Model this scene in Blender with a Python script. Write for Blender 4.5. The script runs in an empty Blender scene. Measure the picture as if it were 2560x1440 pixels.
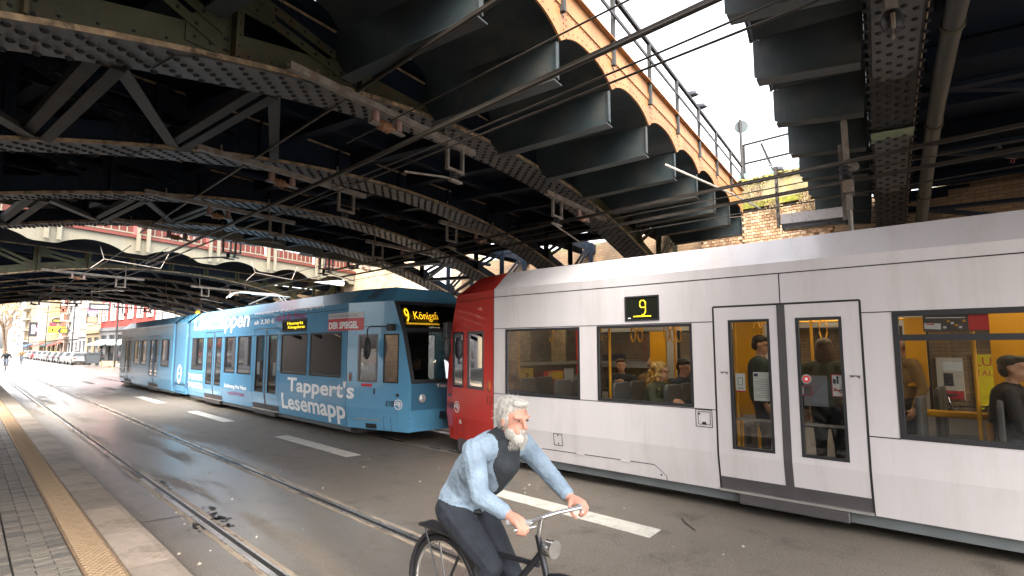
import bpy, math, random
import numpy as np
from mathutils import Vector, Matrix
random.seed(7); rng = np.random.default_rng(7)
R_ = math.radians
scene = bpy.context.scene
C = scene.collection

# ------------------------------------------------------------------ camera, sky, sun, exposure
cam = bpy.data.cameras.new('camera'); camo = bpy.data.objects.new('camera', cam); C.objects.link(camo)
cam.sensor_width = 36.0; cam.lens = 36.0 * 1402 / 2560
cam.clip_start = 0.05; cam.clip_end = 3000
camo.location = (0, 0, 1.94)
camo.rotation_euler = (R_(90 + 6.12), 0, R_(-44.22))
scene.camera = camo
world = bpy.data.worlds.new('World'); scene.world = world; world.use_nodes = True
SUN_EL, SUN_AZ = R_(48), R_(215)          # azimuth clockwise from +Y (street direction)
nt = world.node_tree; nt.nodes.clear()
sky = nt.nodes.new('ShaderNodeTexSky'); sky.sky_type = 'NISHITA'; sky.sun_disc = False
sky.sun_elevation = SUN_EL; sky.sun_rotation = SUN_AZ; sky.air_density = 1.0; sky.dust_density = 4.0; sky.ozone_density = 1.0
hs = nt.nodes.new('ShaderNodeHueSaturation'); hs.inputs['Saturation'].default_value = 0.22
bg = nt.nodes.new('ShaderNodeBackground'); bg.inputs['Strength'].default_value = 0.15
wo = nt.nodes.new('ShaderNodeOutputWorld')
nt.links.new(sky.outputs[0], hs.inputs['Color']); nt.links.new(hs.outputs[0], bg.inputs[0]); nt.links.new(bg.outputs[0], wo.inputs[0])
sl = bpy.data.lights.new('sun', 'SUN'); sl.energy = 1.5; sl.angle = R_(50); sl.color = (1.0, 0.95, 0.88)
so = bpy.data.objects.new('sun', sl); C.objects.link(so)
sd = Vector((math.sin(SUN_AZ) * math.cos(SUN_EL), math.cos(SUN_AZ) * math.cos(SUN_EL), math.sin(SUN_EL)))
so.rotation_euler = (-sd).to_track_quat('-Z', 'Y').to_euler(); so.location = (0, -20, 60)
vs = scene.view_settings; vs.view_transform = 'Standard'; vs.look = 'None'; vs.gamma = 1.0; vs.use_curve_mapping = False
vs.exposure = 2.9
try:
    scene.cycles.use_denoising = True
    scene.cycles.max_bounces = 9; scene.cycles.diffuse_bounces = 5; scene.cycles.glossy_bounces = 4
    scene.cycles.transparent_max_bounces = 16; scene.cycles.sample_clamp_indirect = 8
except Exception: pass

# ------------------------------------------------------------------ materials
MATS = {}
def mat(name, col, rough=0.6, metal=0.0, var=0.18, scale=3.0, bump=0.0, bscale=40.0, dirt=None, dscale=1.5, damt=0.5, dsharp=0.12, stretch=None, coat=0.0, emit=0.0, spec=0.5, rvar=0.0):
    if name in MATS: return MATS[name]
    m = bpy.data.materials.new(name); m.use_nodes = True; MATS[name] = m
    n = m.node_tree.nodes; l = m.node_tree.links; b = n['Principled BSDF']
    b.inputs['Roughness'].default_value = rough; b.inputs['Metallic'].default_value = metal
    b.inputs['Specular IOR Level'].default_value = spec
    b.inputs['Coat Weight'].default_value = coat
    tc = n.new('ShaderNodeTexCoord'); mp = n.new('ShaderNodeMapping'); l.new(tc.outputs['Object'], mp.inputs[0])
    if stretch: mp.inputs['Scale'].default_value = stretch
    c = (*col, 1.0)
    src = None
    if var > 0:
        nz = n.new('ShaderNodeTexNoise'); nz.inputs['Scale'].default_value = scale; nz.inputs['Detail'].default_value = 6
        l.new(mp.outputs[0], nz.inputs['Vector'])
        mr = n.new('ShaderNodeMapRange'); mr.inputs[1].default_value = 0.3; mr.inputs[2].default_value = 0.7
        mr.inputs[3].default_value = 1 - var; mr.inputs[4].default_value = 1 + var; l.new(nz.outputs['Fac'], mr.inputs[0])
        mx = n.new('ShaderNodeMix'); mx.data_type = 'RGBA'; mx.blend_type = 'MULTIPLY'; mx.inputs[0].default_value = 1
        mx.inputs[6].default_value = c; l.new(mr.outputs[0], mx.inputs[7]); src = mx.outputs[2]
        if rvar > 0:
            m2 = n.new('ShaderNodeMapRange'); m2.inputs[1].default_value = 0.3; m2.inputs[2].default_value = 0.7
            m2.inputs[3].default_value = max(0.02, rough - rvar); m2.inputs[4].default_value = min(1, rough + rvar)
            l.new(nz.outputs['Fac'], m2.inputs[0]); l.new(m2.outputs[0], b.inputs['Roughness'])
    if dirt:
        nz = n.new('ShaderNodeTexNoise'); nz.inputs['Scale'].default_value = dscale; nz.inputs['Detail'].default_value = 8; nz.inputs['Roughness'].default_value = 0.7
        l.new(mp.outputs[0], nz.inputs['Vector'])
        mr = n.new('ShaderNodeMapRange'); mr.inputs[1].default_value = 0.5; mr.inputs[2].default_value = 0.5 + dsharp; mr.inputs[3].default_value = 0; mr.inputs[4].default_value = damt
        l.new(nz.outputs['Fac'], mr.inputs[0])
        mx = n.new('ShaderNodeMix'); mx.data_type = 'RGBA'; l.new(mr.outputs[0], mx.inputs[0])
        if src: l.new(src, mx.inputs[6])
        else: mx.inputs[6].default_value = c
        mx.inputs[7].default_value = (*dirt, 1); src = mx.outputs[2]
    if src: l.new(src, b.inputs['Base Color'])
    else: b.inputs['Base Color'].default_value = c
    if bump > 0:
        nz = n.new('ShaderNodeTexNoise'); nz.inputs['Scale'].default_value = bscale; nz.inputs['Detail'].default_value = 4
        l.new(tc.outputs['Object'], nz.inputs['Vector'])
        bp = n.new('ShaderNodeBump'); bp.inputs['Strength'].default_value = bump; bp.inputs['Distance'].default_value = 0.02
        l.new(nz.outputs['Fac'], bp.inputs['Height']); l.new(bp.outputs[0], b.inputs['Normal'])
    if emit > 0:
        b.inputs['Emission Color'].default_value = c; b.inputs['Emission Strength'].default_value = emit
    return m
def glass_mat(name, tint=(0.7, 0.72, 0.7), refl=0.10):
    m = bpy.data.materials.new(name); m.use_nodes = True; MATS[name] = m
    n = m.node_tree.nodes; l = m.node_tree.links; n.clear()
    o = n.new('ShaderNodeOutputMaterial'); mix = n.new('ShaderNodeMixShader'); t = n.new('ShaderNodeBsdfTransparent'); g = n.new('ShaderNodeBsdfGlossy')
    t.inputs[0].default_value = (*tint, 1); g.inputs['Roughness'].default_value = 0.015; g.inputs[0].default_value = (1, 1, 1, 1)
    f = n.new('ShaderNodeFresnel'); f.inputs[0].default_value = 1.5
    mr = n.new('ShaderNodeMath'); mr.operation = 'MULTIPLY_ADD'; mr.inputs[1].default_value = 1.2; mr.inputs[2].default_value = refl - 0.05
    l.new(f.outputs[0], mr.inputs[0]); l.new(mr.outputs[0], mix.inputs[0]); l.new(t.outputs[0], mix.inputs[1]); l.new(g.outputs[0], mix.inputs[2]); l.new(mix.outputs[0], o.inputs[0])
    return m

# ------------------------------------------------------------------ mesh building
def tag(o, label=None, cat=None, group=None, kind=None):
    if label: o['label'] = label
    if cat: o['category'] = cat
    if group: o['group'] = group
    if kind: o['kind'] = kind
    return o
def empty(name, loc=(0, 0, 0), rz=0.0, label=None, cat=None, group=None, kind=None, parent=None):
    o = bpy.data.objects.new(name, None); C.objects.link(o); o.location = loc; o.rotation_euler = (0, 0, rz); o.empty_display_size = 0.2
    if parent: o.parent = parent
    return tag(o, label, cat, group, kind)
class MB:
    def __init__(s): s.v = []; s.f = []; s.m = []; s.cur = 0
    def add(s, vs, fs):
        b = len(s.v); s.v += [tuple(map(float, p)) for p in vs]
        for f in fs: s.f.append(tuple(b + i for i in f)); s.m.append(s.cur)
        return s
    def mt(s, i): s.cur = i; return s
    def box(s, x0, x1, y0, y1, z0, z1):
        return s.add([(x0, y0, z0), (x1, y0, z0), (x1, y1, z0), (x0, y1, z0), (x0, y0, z1), (x1, y0, z1), (x1, y1, z1), (x0, y1, z1)],
                     [(3, 2, 1, 0), (4, 5, 6, 7), (0, 1, 5, 4), (1, 2, 6, 5), (2, 3, 7, 6), (3, 0, 4, 7)])
    def cbox(s, c, d): return s.box(c[0] - d[0] / 2, c[0] + d[0] / 2, c[1] - d[1] / 2, c[1] + d[1] / 2, c[2] - d[2] / 2, c[2] + d[2] / 2)
    def quad(s, a, b, c, d): return s.add([a, b, c, d], [(0, 1, 2, 3)])
    def beam(s, p, q, w, h, up=(0, 0, 1)):
        p = Vector(p); q = Vector(q); d = (q - p).normalized(); u = Vector(up)
        r = d.cross(u)
        if r.length < 1e-4: r = d.cross(Vector((1, 0, 0)))
        r.normalize(); u = r.cross(d)
        vs = []
        for e in (p, q):
            for a, b in ((-1, -1), (1, -1), (1, 1), (-1, 1)): vs.append(e + r * (a * w / 2) + u * (b * h / 2))
        return s.add(vs, [(0, 1, 2, 3), (7, 6, 5, 4), (0, 4, 5, 1), (1, 5, 6, 2), (2, 6, 7, 3), (3, 7, 4, 0)])
    def tube(s, pts, r, n=8, caps=True):
        pts = [Vector(p) for p in pts]; rs = r if isinstance(r, (list, tuple)) else [r] * len(pts)
        b = len(s.v); d0 = (pts[1] - pts[0]).normalized(); ref = Vector((0, 0, 1)) if abs(d0.z) < 0.9 else Vector((1, 0, 0))
        for i, p in enumerate(pts):
            d = (pts[min(i + 1, len(pts) - 1)] - pts[max(i - 1, 0)]).normalized(); x = d.cross(ref)
            if x.length < 1e-5: x = d.cross(Vector((0, 1, 0)))
            x.normalize(); y = x.cross(d)
            for k in range(n):
                a = 2 * math.pi * k / n; s.v.append(tuple(p + (x * math.cos(a) + y * math.sin(a)) * rs[i]))
        for i in range(len(pts) - 1):
            for k in range(n):
                a = b + i * n + k; c = b + i * n + (k + 1) % n; s.f.append((a, a + n, c + n, c)); s.m.append(s.cur)
        if caps:
            s.f.append(tuple(b + k for k in range(n))); s.m.append(s.cur)
            e = b + (len(pts) - 1) * n; s.f.append(tuple(e + k for k in reversed(range(n)))); s.m.append(s.cur)
        return s
    def lathe(s, prof, c, axis='z', n=16):
        b = len(s.v)
        for r, h in prof:
            for k in range(n):
                a = 2 * math.pi * k / n; x, y = r * math.cos(a), r * math.sin(a)
                s.v.append({'z': (c[0] + x, c[1] + y, c[2] + h), 'x': (c[0] + h, c[1] + x, c[2] + y), 'y': (c[0] + y, c[1] + h, c[2] + x)}[axis])
        for i in range(len(prof) - 1):
            for k in range(n):
                s.f.append((b + i * n + k, b + i * n + (k + 1) % n, b + (i + 1) * n + (k + 1) % n, b + (i + 1) * n + k)); s.m.append(s.cur)
        s.f.append(tuple(b + k for k in reversed(range(n)))); s.m.append(s.cur)
        e = b + (len(prof) - 1) * n; s.f.append(tuple(e + k for k in range(n))); s.m.append(s.cur)
        return s
    def ball(s, c, r, n=10, m=7):
        r = r if isinstance(r, (tuple, list)) else (r, r, r); b = len(s.v)
        s.v.append((c[0], c[1], c[2] - r[2]))
        for i in range(1, m):
            t = math.pi * i / m
            for k in range(n):
                a = 2 * math.pi * k / n; s.v.append((c[0] + r[0] * math.sin(t) * math.cos(a), c[1] + r[1] * math.sin(t) * math.sin(a), c[2] - r[2] * math.cos(t)))
        s.v.append((c[0], c[1], c[2] + r[2])); e = len(s.v) - 1
        for k in range(n):
            s.f.append((b, b + 1 + (k + 1) % n, b + 1 + k)); s.m.append(s.cur)
            s.f.append((e, e - n + k, e - n + (k + 1) % n)); s.m.append(s.cur)
        for i in range(m - 2):
            for k in range(n):
                p = b + 1 + i * n + k; q = b + 1 + i * n + (k + 1) % n; s.f.append((p, q, q + n, p + n)); s.m.append(s.cur)
        return s
    def prism(s, poly, a0, a1, axis='y'):
        # poly in the two other axes (axis y -> (x,z); axis x -> (y,z); axis z -> (x,y))
        n = len(poly)
        def P(p, a): return {'y': (p[0], a, p[1]), 'x': (a, p[0], p[1]), 'z': (p[0], p[1], a)}[axis]
        vs = [P(p, a0) for p in poly] + [P(p, a1) for p in poly]
        fs = [tuple(range(n)), tuple(reversed(range(n, 2 * n)))] + [(i, n + i, n + (i + 1) % n, (i + 1) % n) for i in range(n)]
        return s.add(vs, fs)
    def dome(s, c, nrm, r, n=6):
        nv = Vector(nrm).normalized(); a = nv.orthogonal().normalized(); bb = nv.cross(a); c = Vector(c); vs = []
        for rr, h in ((1.0, 0.0), (0.72, 0.5)):
            for k in range(n):
                t = 2 * math.pi * k / n; vs.append(c + (a * math.cos(t) + bb * math.sin(t)) * r * rr + nv * r * h)
        vs.append(c + nv * r * 0.68)
        fs = [(k, (k + 1) % n, n + (k + 1) % n, n + k) for k in range(n)] + [(n + k, n + (k + 1) % n, 2 * n) for k in range(n)]
        return s.add(vs, fs)
    def mesh(s, name, mats):
        me = bpy.data.meshes.new(name); me.from_pydata(s.v, [], s.f)
        for m in (mats if isinstance(mats, (list, tuple)) else [mats]): me.materials.append(m)
        if any(s.m): me.polygons.foreach_set('material_index', s.m)
        me.update(); return me
    def obj(s, name, mats, parent=None, smooth=False, bevel=0.0, label=None, cat=None, group=None, kind=None, base=False, loc=None, seg=1, fix=True):
        off = None
        if base and s.v:
            a = np.array(s.v); off = ((a[:, 0].min() + a[:, 0].max()) / 2, (a[:, 1].min() + a[:, 1].max()) / 2, a[:, 2].min())
            s.v = [tuple(p) for p in (a - np.array(off))]
        me = s.mesh(name, mats)
        if fix:
            import bmesh
            bm = bmesh.new(); bm.from_mesh(me); bmesh.ops.recalc_face_normals(bm, faces=bm.faces); bm.to_mesh(me); bm.free()
        if smooth:
            me.polygons.foreach_set('use_smooth', [True] * len(me.polygons))
        o = bpy.data.objects.new(name, me); C.objects.link(o)
        if off: o.location = off
        if loc: o.location = loc
        if parent: o.parent = parent
        if bevel > 0:
            b = o.modifiers.new('bevel', 'BEVEL'); b.width = bevel; b.segments = seg; b.limit_method = 'ANGLE'
        if smooth:
            try: me.set_sharp_from_angle(angle=R_(50))
            except Exception: pass
        return tag(o, label, cat, group, kind)
def copy_obj(o, parent=None, loc=None, rz=None):
    c = o.copy(); C.objects.link(c)
    if parent is not None: c.parent = parent
    if loc is not None: c.location = loc
    if rz is not None: c.rotation_euler = (0, 0, rz)
    return c
def copy_tree(o, parent=None):
    c = o.copy(); C.objects.link(c); c.parent = parent
    for ch in list(o.children): copy_tree(ch, c)
    return c
def grid_panel(mb, us, zs, openings, P, th, inner=True):
    """panel in (u,z) with openings; P(u,z,d) gives the point at depth d"""
    us = sorted(set([round(x, 4) for x in us] + [round(x, 4) for o in openings for x in o[:2]])); us = [u for u in us]
    zs = sorted(set([round(x, 4) for x in zs] + [round(x, 4) for o in openings for x in o[2:4]]))
    def filled(i, j):
        if i < 0 or j < 0 or i >= len(us) - 1 or j >= len(zs) - 1: return None
        cu = (us[i] + us[i + 1]) / 2; cz = (zs[j] + zs[j + 1]) / 2
        return not any(o[0] < cu < o[1] and o[2] < cz < o[3] for o in openings)
    for i in range(len(us) - 1):
        for j in range(len(zs) - 1):
            if not filled(i, j): continue
            a, b, c, d = us[i], us[i + 1], zs[j], zs[j + 1]
            mb.quad(P(a, c, 0), P(b, c, 0), P(b, d, 0), P(a, d, 0))
            if inner: mb.quad(P(a, c, th), P(a, d, th), P(b, d, th), P(b, c, th))
            for (ii, jj, e0, e1) in ((i - 1, j, (a, c), (a, d)), (i + 1, j, (b, d), (b, c)), (i, j - 1, (b, c), (a, c)), (i, j + 1, (a, d), (b, d))):
                if not filled(ii, jj):
                    mb.quad(P(*e0, 0), P(*e1, 0), P(*e1, th), P(*e0, th))
    return mb
def ring(mb, u0, u1, z0, z1, w, P, d0, d1):
    """rectangular frame ring of width w inside the rectangle, between depths d0 and d1"""
    for a, b, c, d in ((u0, u1, z0, z0 + w), (u0, u1, z1 - w, z1), (u0, u0 + w, z0 + w, z1 - w), (u1 - w, u1, z0 + w, z1 - w)):
        vs = [P(a, c, d0), P(b, c, d0), P(b, d, d0), P(a, d, d0), P(a, c, d1), P(b, c, d1), P(b, d, d1), P(a, d, d1)]
        mb.add(vs, [(0, 1, 2, 3), (7, 6, 5, 4), (0, 4, 5, 1), (1, 5, 6, 2), (2, 6, 7, 3), (3, 7, 4, 0)])
    return mb
def text_mesh(txt, bold=0.0, shear=0.0, extrude=0.0):
    cu = bpy.data.curves.new('lettering', 'FONT'); cu.body = txt; cu.size = 1.0; cu.offset = bold; cu.shear = shear; cu.extrude = extrude; cu.resolution_u = 3; cu.fill_mode = 'BOTH' if extrude else 'FRONT'
    o = bpy.data.objects.new('lettering', cu); C.objects.link(o)
    bpy.context.view_layer.update()
    me = bpy.data.meshes.new_from_object(o.evaluated_get(bpy.context.evaluated_depsgraph_get()))
    bpy.data.objects.remove(o); bpy.data.curves.remove(cu)
    return me
def lettering(txt, m, parent, u_left, z0, width, height, x=-0.004, dir=-1, bold=0.0, shear=0.0, name='lettering', axis='side', z1=None, xf=None):
    """flat printed text on a plane x=const; runs towards -y (dir=-1) starting at u_left; fits width x height"""
    me = text_mesh(txt, bold, shear)
    n = len(me.vertices); co = np.zeros(n * 3); me.vertices.foreach_get('co', co); co = co.reshape(-1, 3)
    if n == 0: return None
    mn = co.min(0); mx = co.max(0); sx = width / max(1e-6, mx[0] - mn[0]); sy = height / max(1e-6, mx[1] - mn[1])
    U = u_left + dir * (co[:, 0] - mn[0]) * sx; Z = z0 + (co[:, 1] - mn[1]) * sy
    if z1 is not None: Z = Z + z1 * (co[:, 0] - mn[0]) * sx
    if axis == 'side':
        X = np.full(n, x) if xf is None else np.array([xf(a, b) for a, b in zip(U, Z)])
        out = np.stack([X, U, Z], 1)
    else: out = np.stack([U, np.full(n, x), Z], 1)
    me.vertices.foreach_set('co', out.ravel()); me.update()
    me.materials.clear(); me.materials.append(m)
    o = bpy.data.objects.new(name, me); C.objects.link(o); o.parent = parent
    return o
# ------------------------------------------------------------------ palette
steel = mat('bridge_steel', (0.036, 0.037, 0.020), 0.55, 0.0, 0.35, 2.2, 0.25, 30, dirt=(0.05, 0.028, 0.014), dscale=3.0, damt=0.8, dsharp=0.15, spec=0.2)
steel_dk = mat('bridge_steel_shaded', (0.005, 0.008, 0.014), 0.6, 0.0, 0.3, 2.0, 0.25, 30, dirt=(0.012, 0.010, 0.009), dscale=2.5, damt=0.4, spec=0.08)  # darker copy of the bridge steel: lack of light put into the colour
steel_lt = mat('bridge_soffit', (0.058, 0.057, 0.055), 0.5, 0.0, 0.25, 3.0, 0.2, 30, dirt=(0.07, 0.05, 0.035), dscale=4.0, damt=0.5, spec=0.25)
steel_gn = mat('bracket_paint', (0.020, 0.027, 0.028), 0.45, 0.0, 0.25, 2.0, 0.15, 25, dirt=(0.05, 0.04, 0.03), dscale=2.0, damt=0.5, spec=0.25)
lat_m = mat('lattice_steel', (0.026, 0.025, 0.023), 0.55, 0.0, 0.3, 3.0, 0.2, 30, dirt=(0.03, 0.02, 0.012), dscale=4, damt=.6, spec=0.15)
rivet_m = mat('rivet_paint', (0.012, 0.012, 0.013), 0.6, 0.0, 0.2, spec=0.15)
rust_lit_edge = mat('rusty_lit_edge', (0.20, 0.135, 0.075), 0.8, 0.0, 0.5, 9.0, 0.4, 60, dirt=(0.035, 0.022, 0.012), dscale=8, damt=0.9)  # rusty strip kept pale: light caught on flange edges put into the colour
orange = mat('ochre_fascia_paint', (0.27, 0.115, 0.034), 0.55, 0.0, 0.15, 2.0, 0.1, 25, dirt=(0.15, 0.055, 0.016), dscale=3.5, damt=0.55, stretch=(1, 1, 0.5))
cream = mat('cream_bridge_paint', (0.15, 0.135, 0.098), 0.6, 0.0, 0.14, 2.0, 0.1, 25, dirt=(0.13, 0.10, 0.06), dscale=2.0, damt=0.5, stretch=(1, 1, 0.3))
redox = mat('red_oxide_paint', (0.095, 0.017, 0.010), 0.6, 0.0, 0.2, 2.0, 0.1, 25)
galv = mat('galvanised_metal', (0.16, 0.14, 0.12), 0.5, 0.3, 0.3, 8.0, 0.2, 50, dirt=(0.12, 0.07, 0.04), dscale=6, damt=0.7, spec=0.3)
wire_m = mat('wire_metal', (0.05, 0.042, 0.034), 0.45, 0.6, 0.3, 3.0)
dark_metal = mat('dark_metal', (0.03, 0.03, 0.032), 0.45, 0.5, 0.2)
black_rub = mat('black_rubber', (0.012, 0.012, 0.014), 0.55, 0, 0.15)
insul = mat('brown_insulator', (0.20, 0.10, 0.05), 0.25, 0, 0.1)
white_paint = mat('white_line_paint', (0.52, 0.49, 0.43), 0.65, 0, 0.1, 6, 0.2, 80, dirt=(0.30, 0.27, 0.23), dscale=7, damt=0.55)
silver = mat('silver_metal', (0.55, 0.54, 0.52), 0.3, 0.8, 0.1)

# asphalt: patched, cracked, with polished damp strips beside the rails
def asphalt():
    m = bpy.data.materials.new('asphalt'); m.use_nodes = True
    n = m.node_tree.nodes; l = m.node_tree.links; b = n['Principled BSDF']
    g = n.new('ShaderNodeNewGeometry')
    def noise(scale, detail=6, st=(1, 1, 1), rough=0.6):
        mp = n.new('ShaderNodeMapping'); mp.inputs['Scale'].default_value = st; l.new(g.outputs['Position'], mp.inputs[0])
        z = n.new('ShaderNodeTexNoise'); z.inputs['Scale'].default_value = scale; z.inputs['Detail'].default_value = detail; z.inputs['Roughness'].default_value = rough
        l.new(mp.outputs[0], z.inputs['Vector']); return z.outputs['Fac']
    def rngm(s, a, b_, c, d):
        r = n.new('ShaderNodeMapRange'); r.inputs[1].default_value = a; r.inputs[2].default_value = b_; r.inputs[3].default_value = c; r.inputs[4].default_value = d
        l.new(s, r.inputs[0]); return r.outputs[0]
    def mul(a, b_):
        k = n.new('ShaderNodeMath'); k.operation = 'MULTIPLY'
        for i, s in enumerate((a, b_)):
            if isinstance(s, float): k.inputs[i].default_value = s
            else: l.new(s, k.inputs[i])
        return k.outputs[0]
    def mixc(f, a, c):
        k = n.new('ShaderNodeMix'); k.data_type = 'RGBA'; l.new(f, k.inputs[0])
        for i, s in ((6, a), (7, c)):
            if isinstance(s, tuple): k.inputs[i].default_value = (*s, 1)
            else: l.new(s, k.inputs[i])
        return k.outputs[2]
    base = mixc(rngm(noise(0.35, 5, (1, 0.35, 1)), 0.35, 0.65, 0, 1), (0.105, 0.089, 0.073), (0.160, 0.136, 0.112))
    base = mixc(rngm(noise(1.9, 8), 0.55, 0.68, 0, 0.75), base, (0.045, 0.038, 0.03))
    base = mixc(rngm(noise(7, 5), 0.45, 0.65, 0, 0.45), base, (0.12, 0.088, 0.06))
    base = mixc(rngm(noise(75, 2), 0.52, 0.70, 0, 0.8), base, (0.27, 0.24, 0.20))
    base = mixc(rngm(noise(60, 3), 0.32, 0.46, 0.75, 0), base, (0.022, 0.019, 0.016))
    # cracks
    mp = n.new('ShaderNodeMapping'); mp.inputs['Scale'].default_value = (0.35, 0.22, 1); l.new(g.outputs['Position'], mp.inputs[0])
    wz = n.new('ShaderNodeTexNoise'); wz.inputs['Scale'].default_value = 2.5; wz.inputs['Detail'].default_value = 6; l.new(g.outputs['Position'], wz.inputs['Vector'])
    ad = n.new('ShaderNodeMix'); ad.data_type = 'VECTOR'; ad.inputs[0].default_value = 0.12; l.new(mp.outputs[0], ad.inputs[4]); l.new(wz.outputs['Color'], ad.inputs[5])
    vo = n.new('ShaderNodeTexVoronoi'); vo.feature = 'DISTANCE_TO_EDGE'; vo.inputs['Scale'].default_value = 1.6; l.new(ad.outputs[1], vo.inputs['Vector'])
    base = mixc(rngm(vo.outputs['Distance'], 0.0, 0.006, 0.35, 0), base, (0.02, 0.017, 0.015))
    # damp polished strip around the near track
    sx = n.new('ShaderNodeSeparateXYZ'); l.new(g.outputs['Position'], sx.inputs[0])
    d1 = n.new('ShaderNodeMath'); d1.operation = 'SUBTRACT'; l.new(sx.outputs[0], d1.inputs[0]); d1.inputs[1].default_value = 2.75
    d2 = n.new('ShaderNodeMath'); d2.operation = 'ABSOLUTE'; l.new(d1.outputs[0], d2.inputs[0])
    band = rngm(d2.outputs[0], 0.7, 1.25, 1, 0)
    wet = mul(rngm(noise(1.1, 7, (1.7, 0.22, 1), 0.62), 0.39, 0.50, 0, 1), band)
    far_ = mul(rngm(sx.outputs[1], 24.0, 40.0, 0, 1), rngm(noise(.5, 6, (1, .25, 1)), 0.30, 0.50, 0.35, 1))
    mxw = n.new('ShaderNodeMath'); mxw.operation = 'MAXIMUM'; l.new(wet, mxw.inputs[0]); l.new(far_, mxw.inputs[1]); wet = mxw.outputs[0]
    rr = n.new('ShaderNodeMapRange'); rr.inputs[3].default_value = 0.58; rr.inputs[4].default_value = 0.36; l.new(wet, rr.inputs[0]); l.new(rr.outputs[0], b.inputs['Roughness'])
    sp = n.new('ShaderNodeMapRange'); sp.inputs[3].default_value = 0.45; sp.inputs[4].default_value = 1.0; l.new(wet, sp.inputs[0]); l.new(sp.outputs[0], b.inputs['Specular IOR Level'])
    l.new(wet, b.inputs['Coat Weight']); b.inputs['Coat Roughness'].default_value = 0.27
    base = mixc(mul(wet, 0.3), base, (0.06, 0.057, 0.054))
    l.new(base, b.inputs['Base Color'])
    bp = n.new('ShaderNodeBump'); bp.inputs['Strength'].default_value = 0.35; bp.inputs['Distance'].default_value = 0.01
    l.new(noise(130, 3), bp.inputs['Height']); l.new(bp.outputs[0], b.inputs['Normal'])
    return m
asph = asphalt()
ground_m = mat('far_ground', (0.20, 0.18, 0.15), 0.9, 0, 0.2, 0.2)
MB().quad((-1500, -600, -0.3), (1500, -600, -0.3), (1500, 2400, -0.3), (-1500, 2400, -0.3)).obj('ground', ground_m, kind='structure')
road = MB().box(-40, 40, -40, 420, -0.25, 0.0).obj('road', asph, kind='structure')

# lane dashes and stop lines painted on the road
for y0, y1 in ((3.32, 6.1), (9.45, 12.7), (16.1, 19.5), (23.2, 26.8), (31.0, 34.4), (38.0, 41.4), (45, 48.4), (52, 55.4)):
    x = 5.18
    if y0 < 4: MB().prism([(x + .02, y0), (x + .33, y0 + .05), (x + .28, y1), (x, y1)], 0.0, 0.004, 'z').obj('lane_dash', white_paint, road)
    else: MB().box(x - .12, x + .17, y0, y1, 0, 0.004).obj('lane_dash', white_paint, road)
for (x0, x1, y0, y1) in ((3.9, 4.9, 29.3, 29.6), (4.0, 6.2, 47.5, 47.9), (4.6, 4.75, 60, 100), (1.9, 4.2, 36.5, 36.8), (7.9, 8.05, 46, 90)):
    MB().box(x0, x1, y0, y1, 0, 0.004).obj('road_marking', white_paint, road)
# thin manhole / patch slabs lines in the near lane
tar = mat('tar_joint', (0.012, 0.011, 0.010), 0.5, 0, 0.2)
for pts in (((5.75, 3.1), (5.95, 3.35), (6.05, 3.42)), ((1.5, 7.55), (1.95, 7.52))):
    m = MB()
    for a, b in zip(pts[:-1], pts[1:]):
        d = Vector((b[0] - a[0], b[1] - a[1], 0)).normalized(); w = Vector((-d.y, d.x, 0)) * 0.012
        m.quad((a[0] + w.x, a[1] + w.y, .004), (a[0] - w.x, a[1] - w.y, .004), (b[0] - w.x, b[1] - w.y, .004), (b[0] + w.x, b[1] + w.y, .004))
    m.obj('tar_seam', tar, road, kind='stuff')
# oily drips and crumbs of asphalt
m = MB(); rr = random.Random(3)
for i in range(130):
    y = rr.uniform(2.2, 20); x = rr.choice((rr.uniform(1.6, 6.2), rr.gauss(2.3, .35), rr.gauss(5.6, .5))); s = rr.uniform(.006, .022)
    m.add([(x - s, y - s, 0), (x + s, y - s * .6, 0), (x + s * .8, y + s, 0), (x - s * .7, y + s * .8, 0), (x, y, s * .8)], [(0, 1, 4), (1, 2, 4), (2, 3, 4), (3, 0, 4)])
m.obj('grit', mat('grit_stone', (0.33, 0.29, 0.24), 0.8, 0, .5, 20), road, kind='stuff')
m = MB()
for (cx, cy, n_, sx, sy) in ((2.27, 7.05, 40, .05, .28), (2.0, 6.95, 22, .05, .12), (2.2, 9.6, 18, .03, .25)):
    for i in range(n_):
        x = rr.gauss(cx, sx); y = rr.gauss(cy, sy); s = rr.uniform(.012, .035)
        k = 7; m.add([(x + s * rr.uniform(.5, 1.2) * math.cos(t * 2 * math.pi / k), y + 1.6 * s * rr.uniform(.5, 1.2) * math.sin(t * 2 * math.pi / k), .0045) for t in range(k)], [tuple(range(k))])
m.obj('tar_crumbs', tar, road, kind='stuff')

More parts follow.
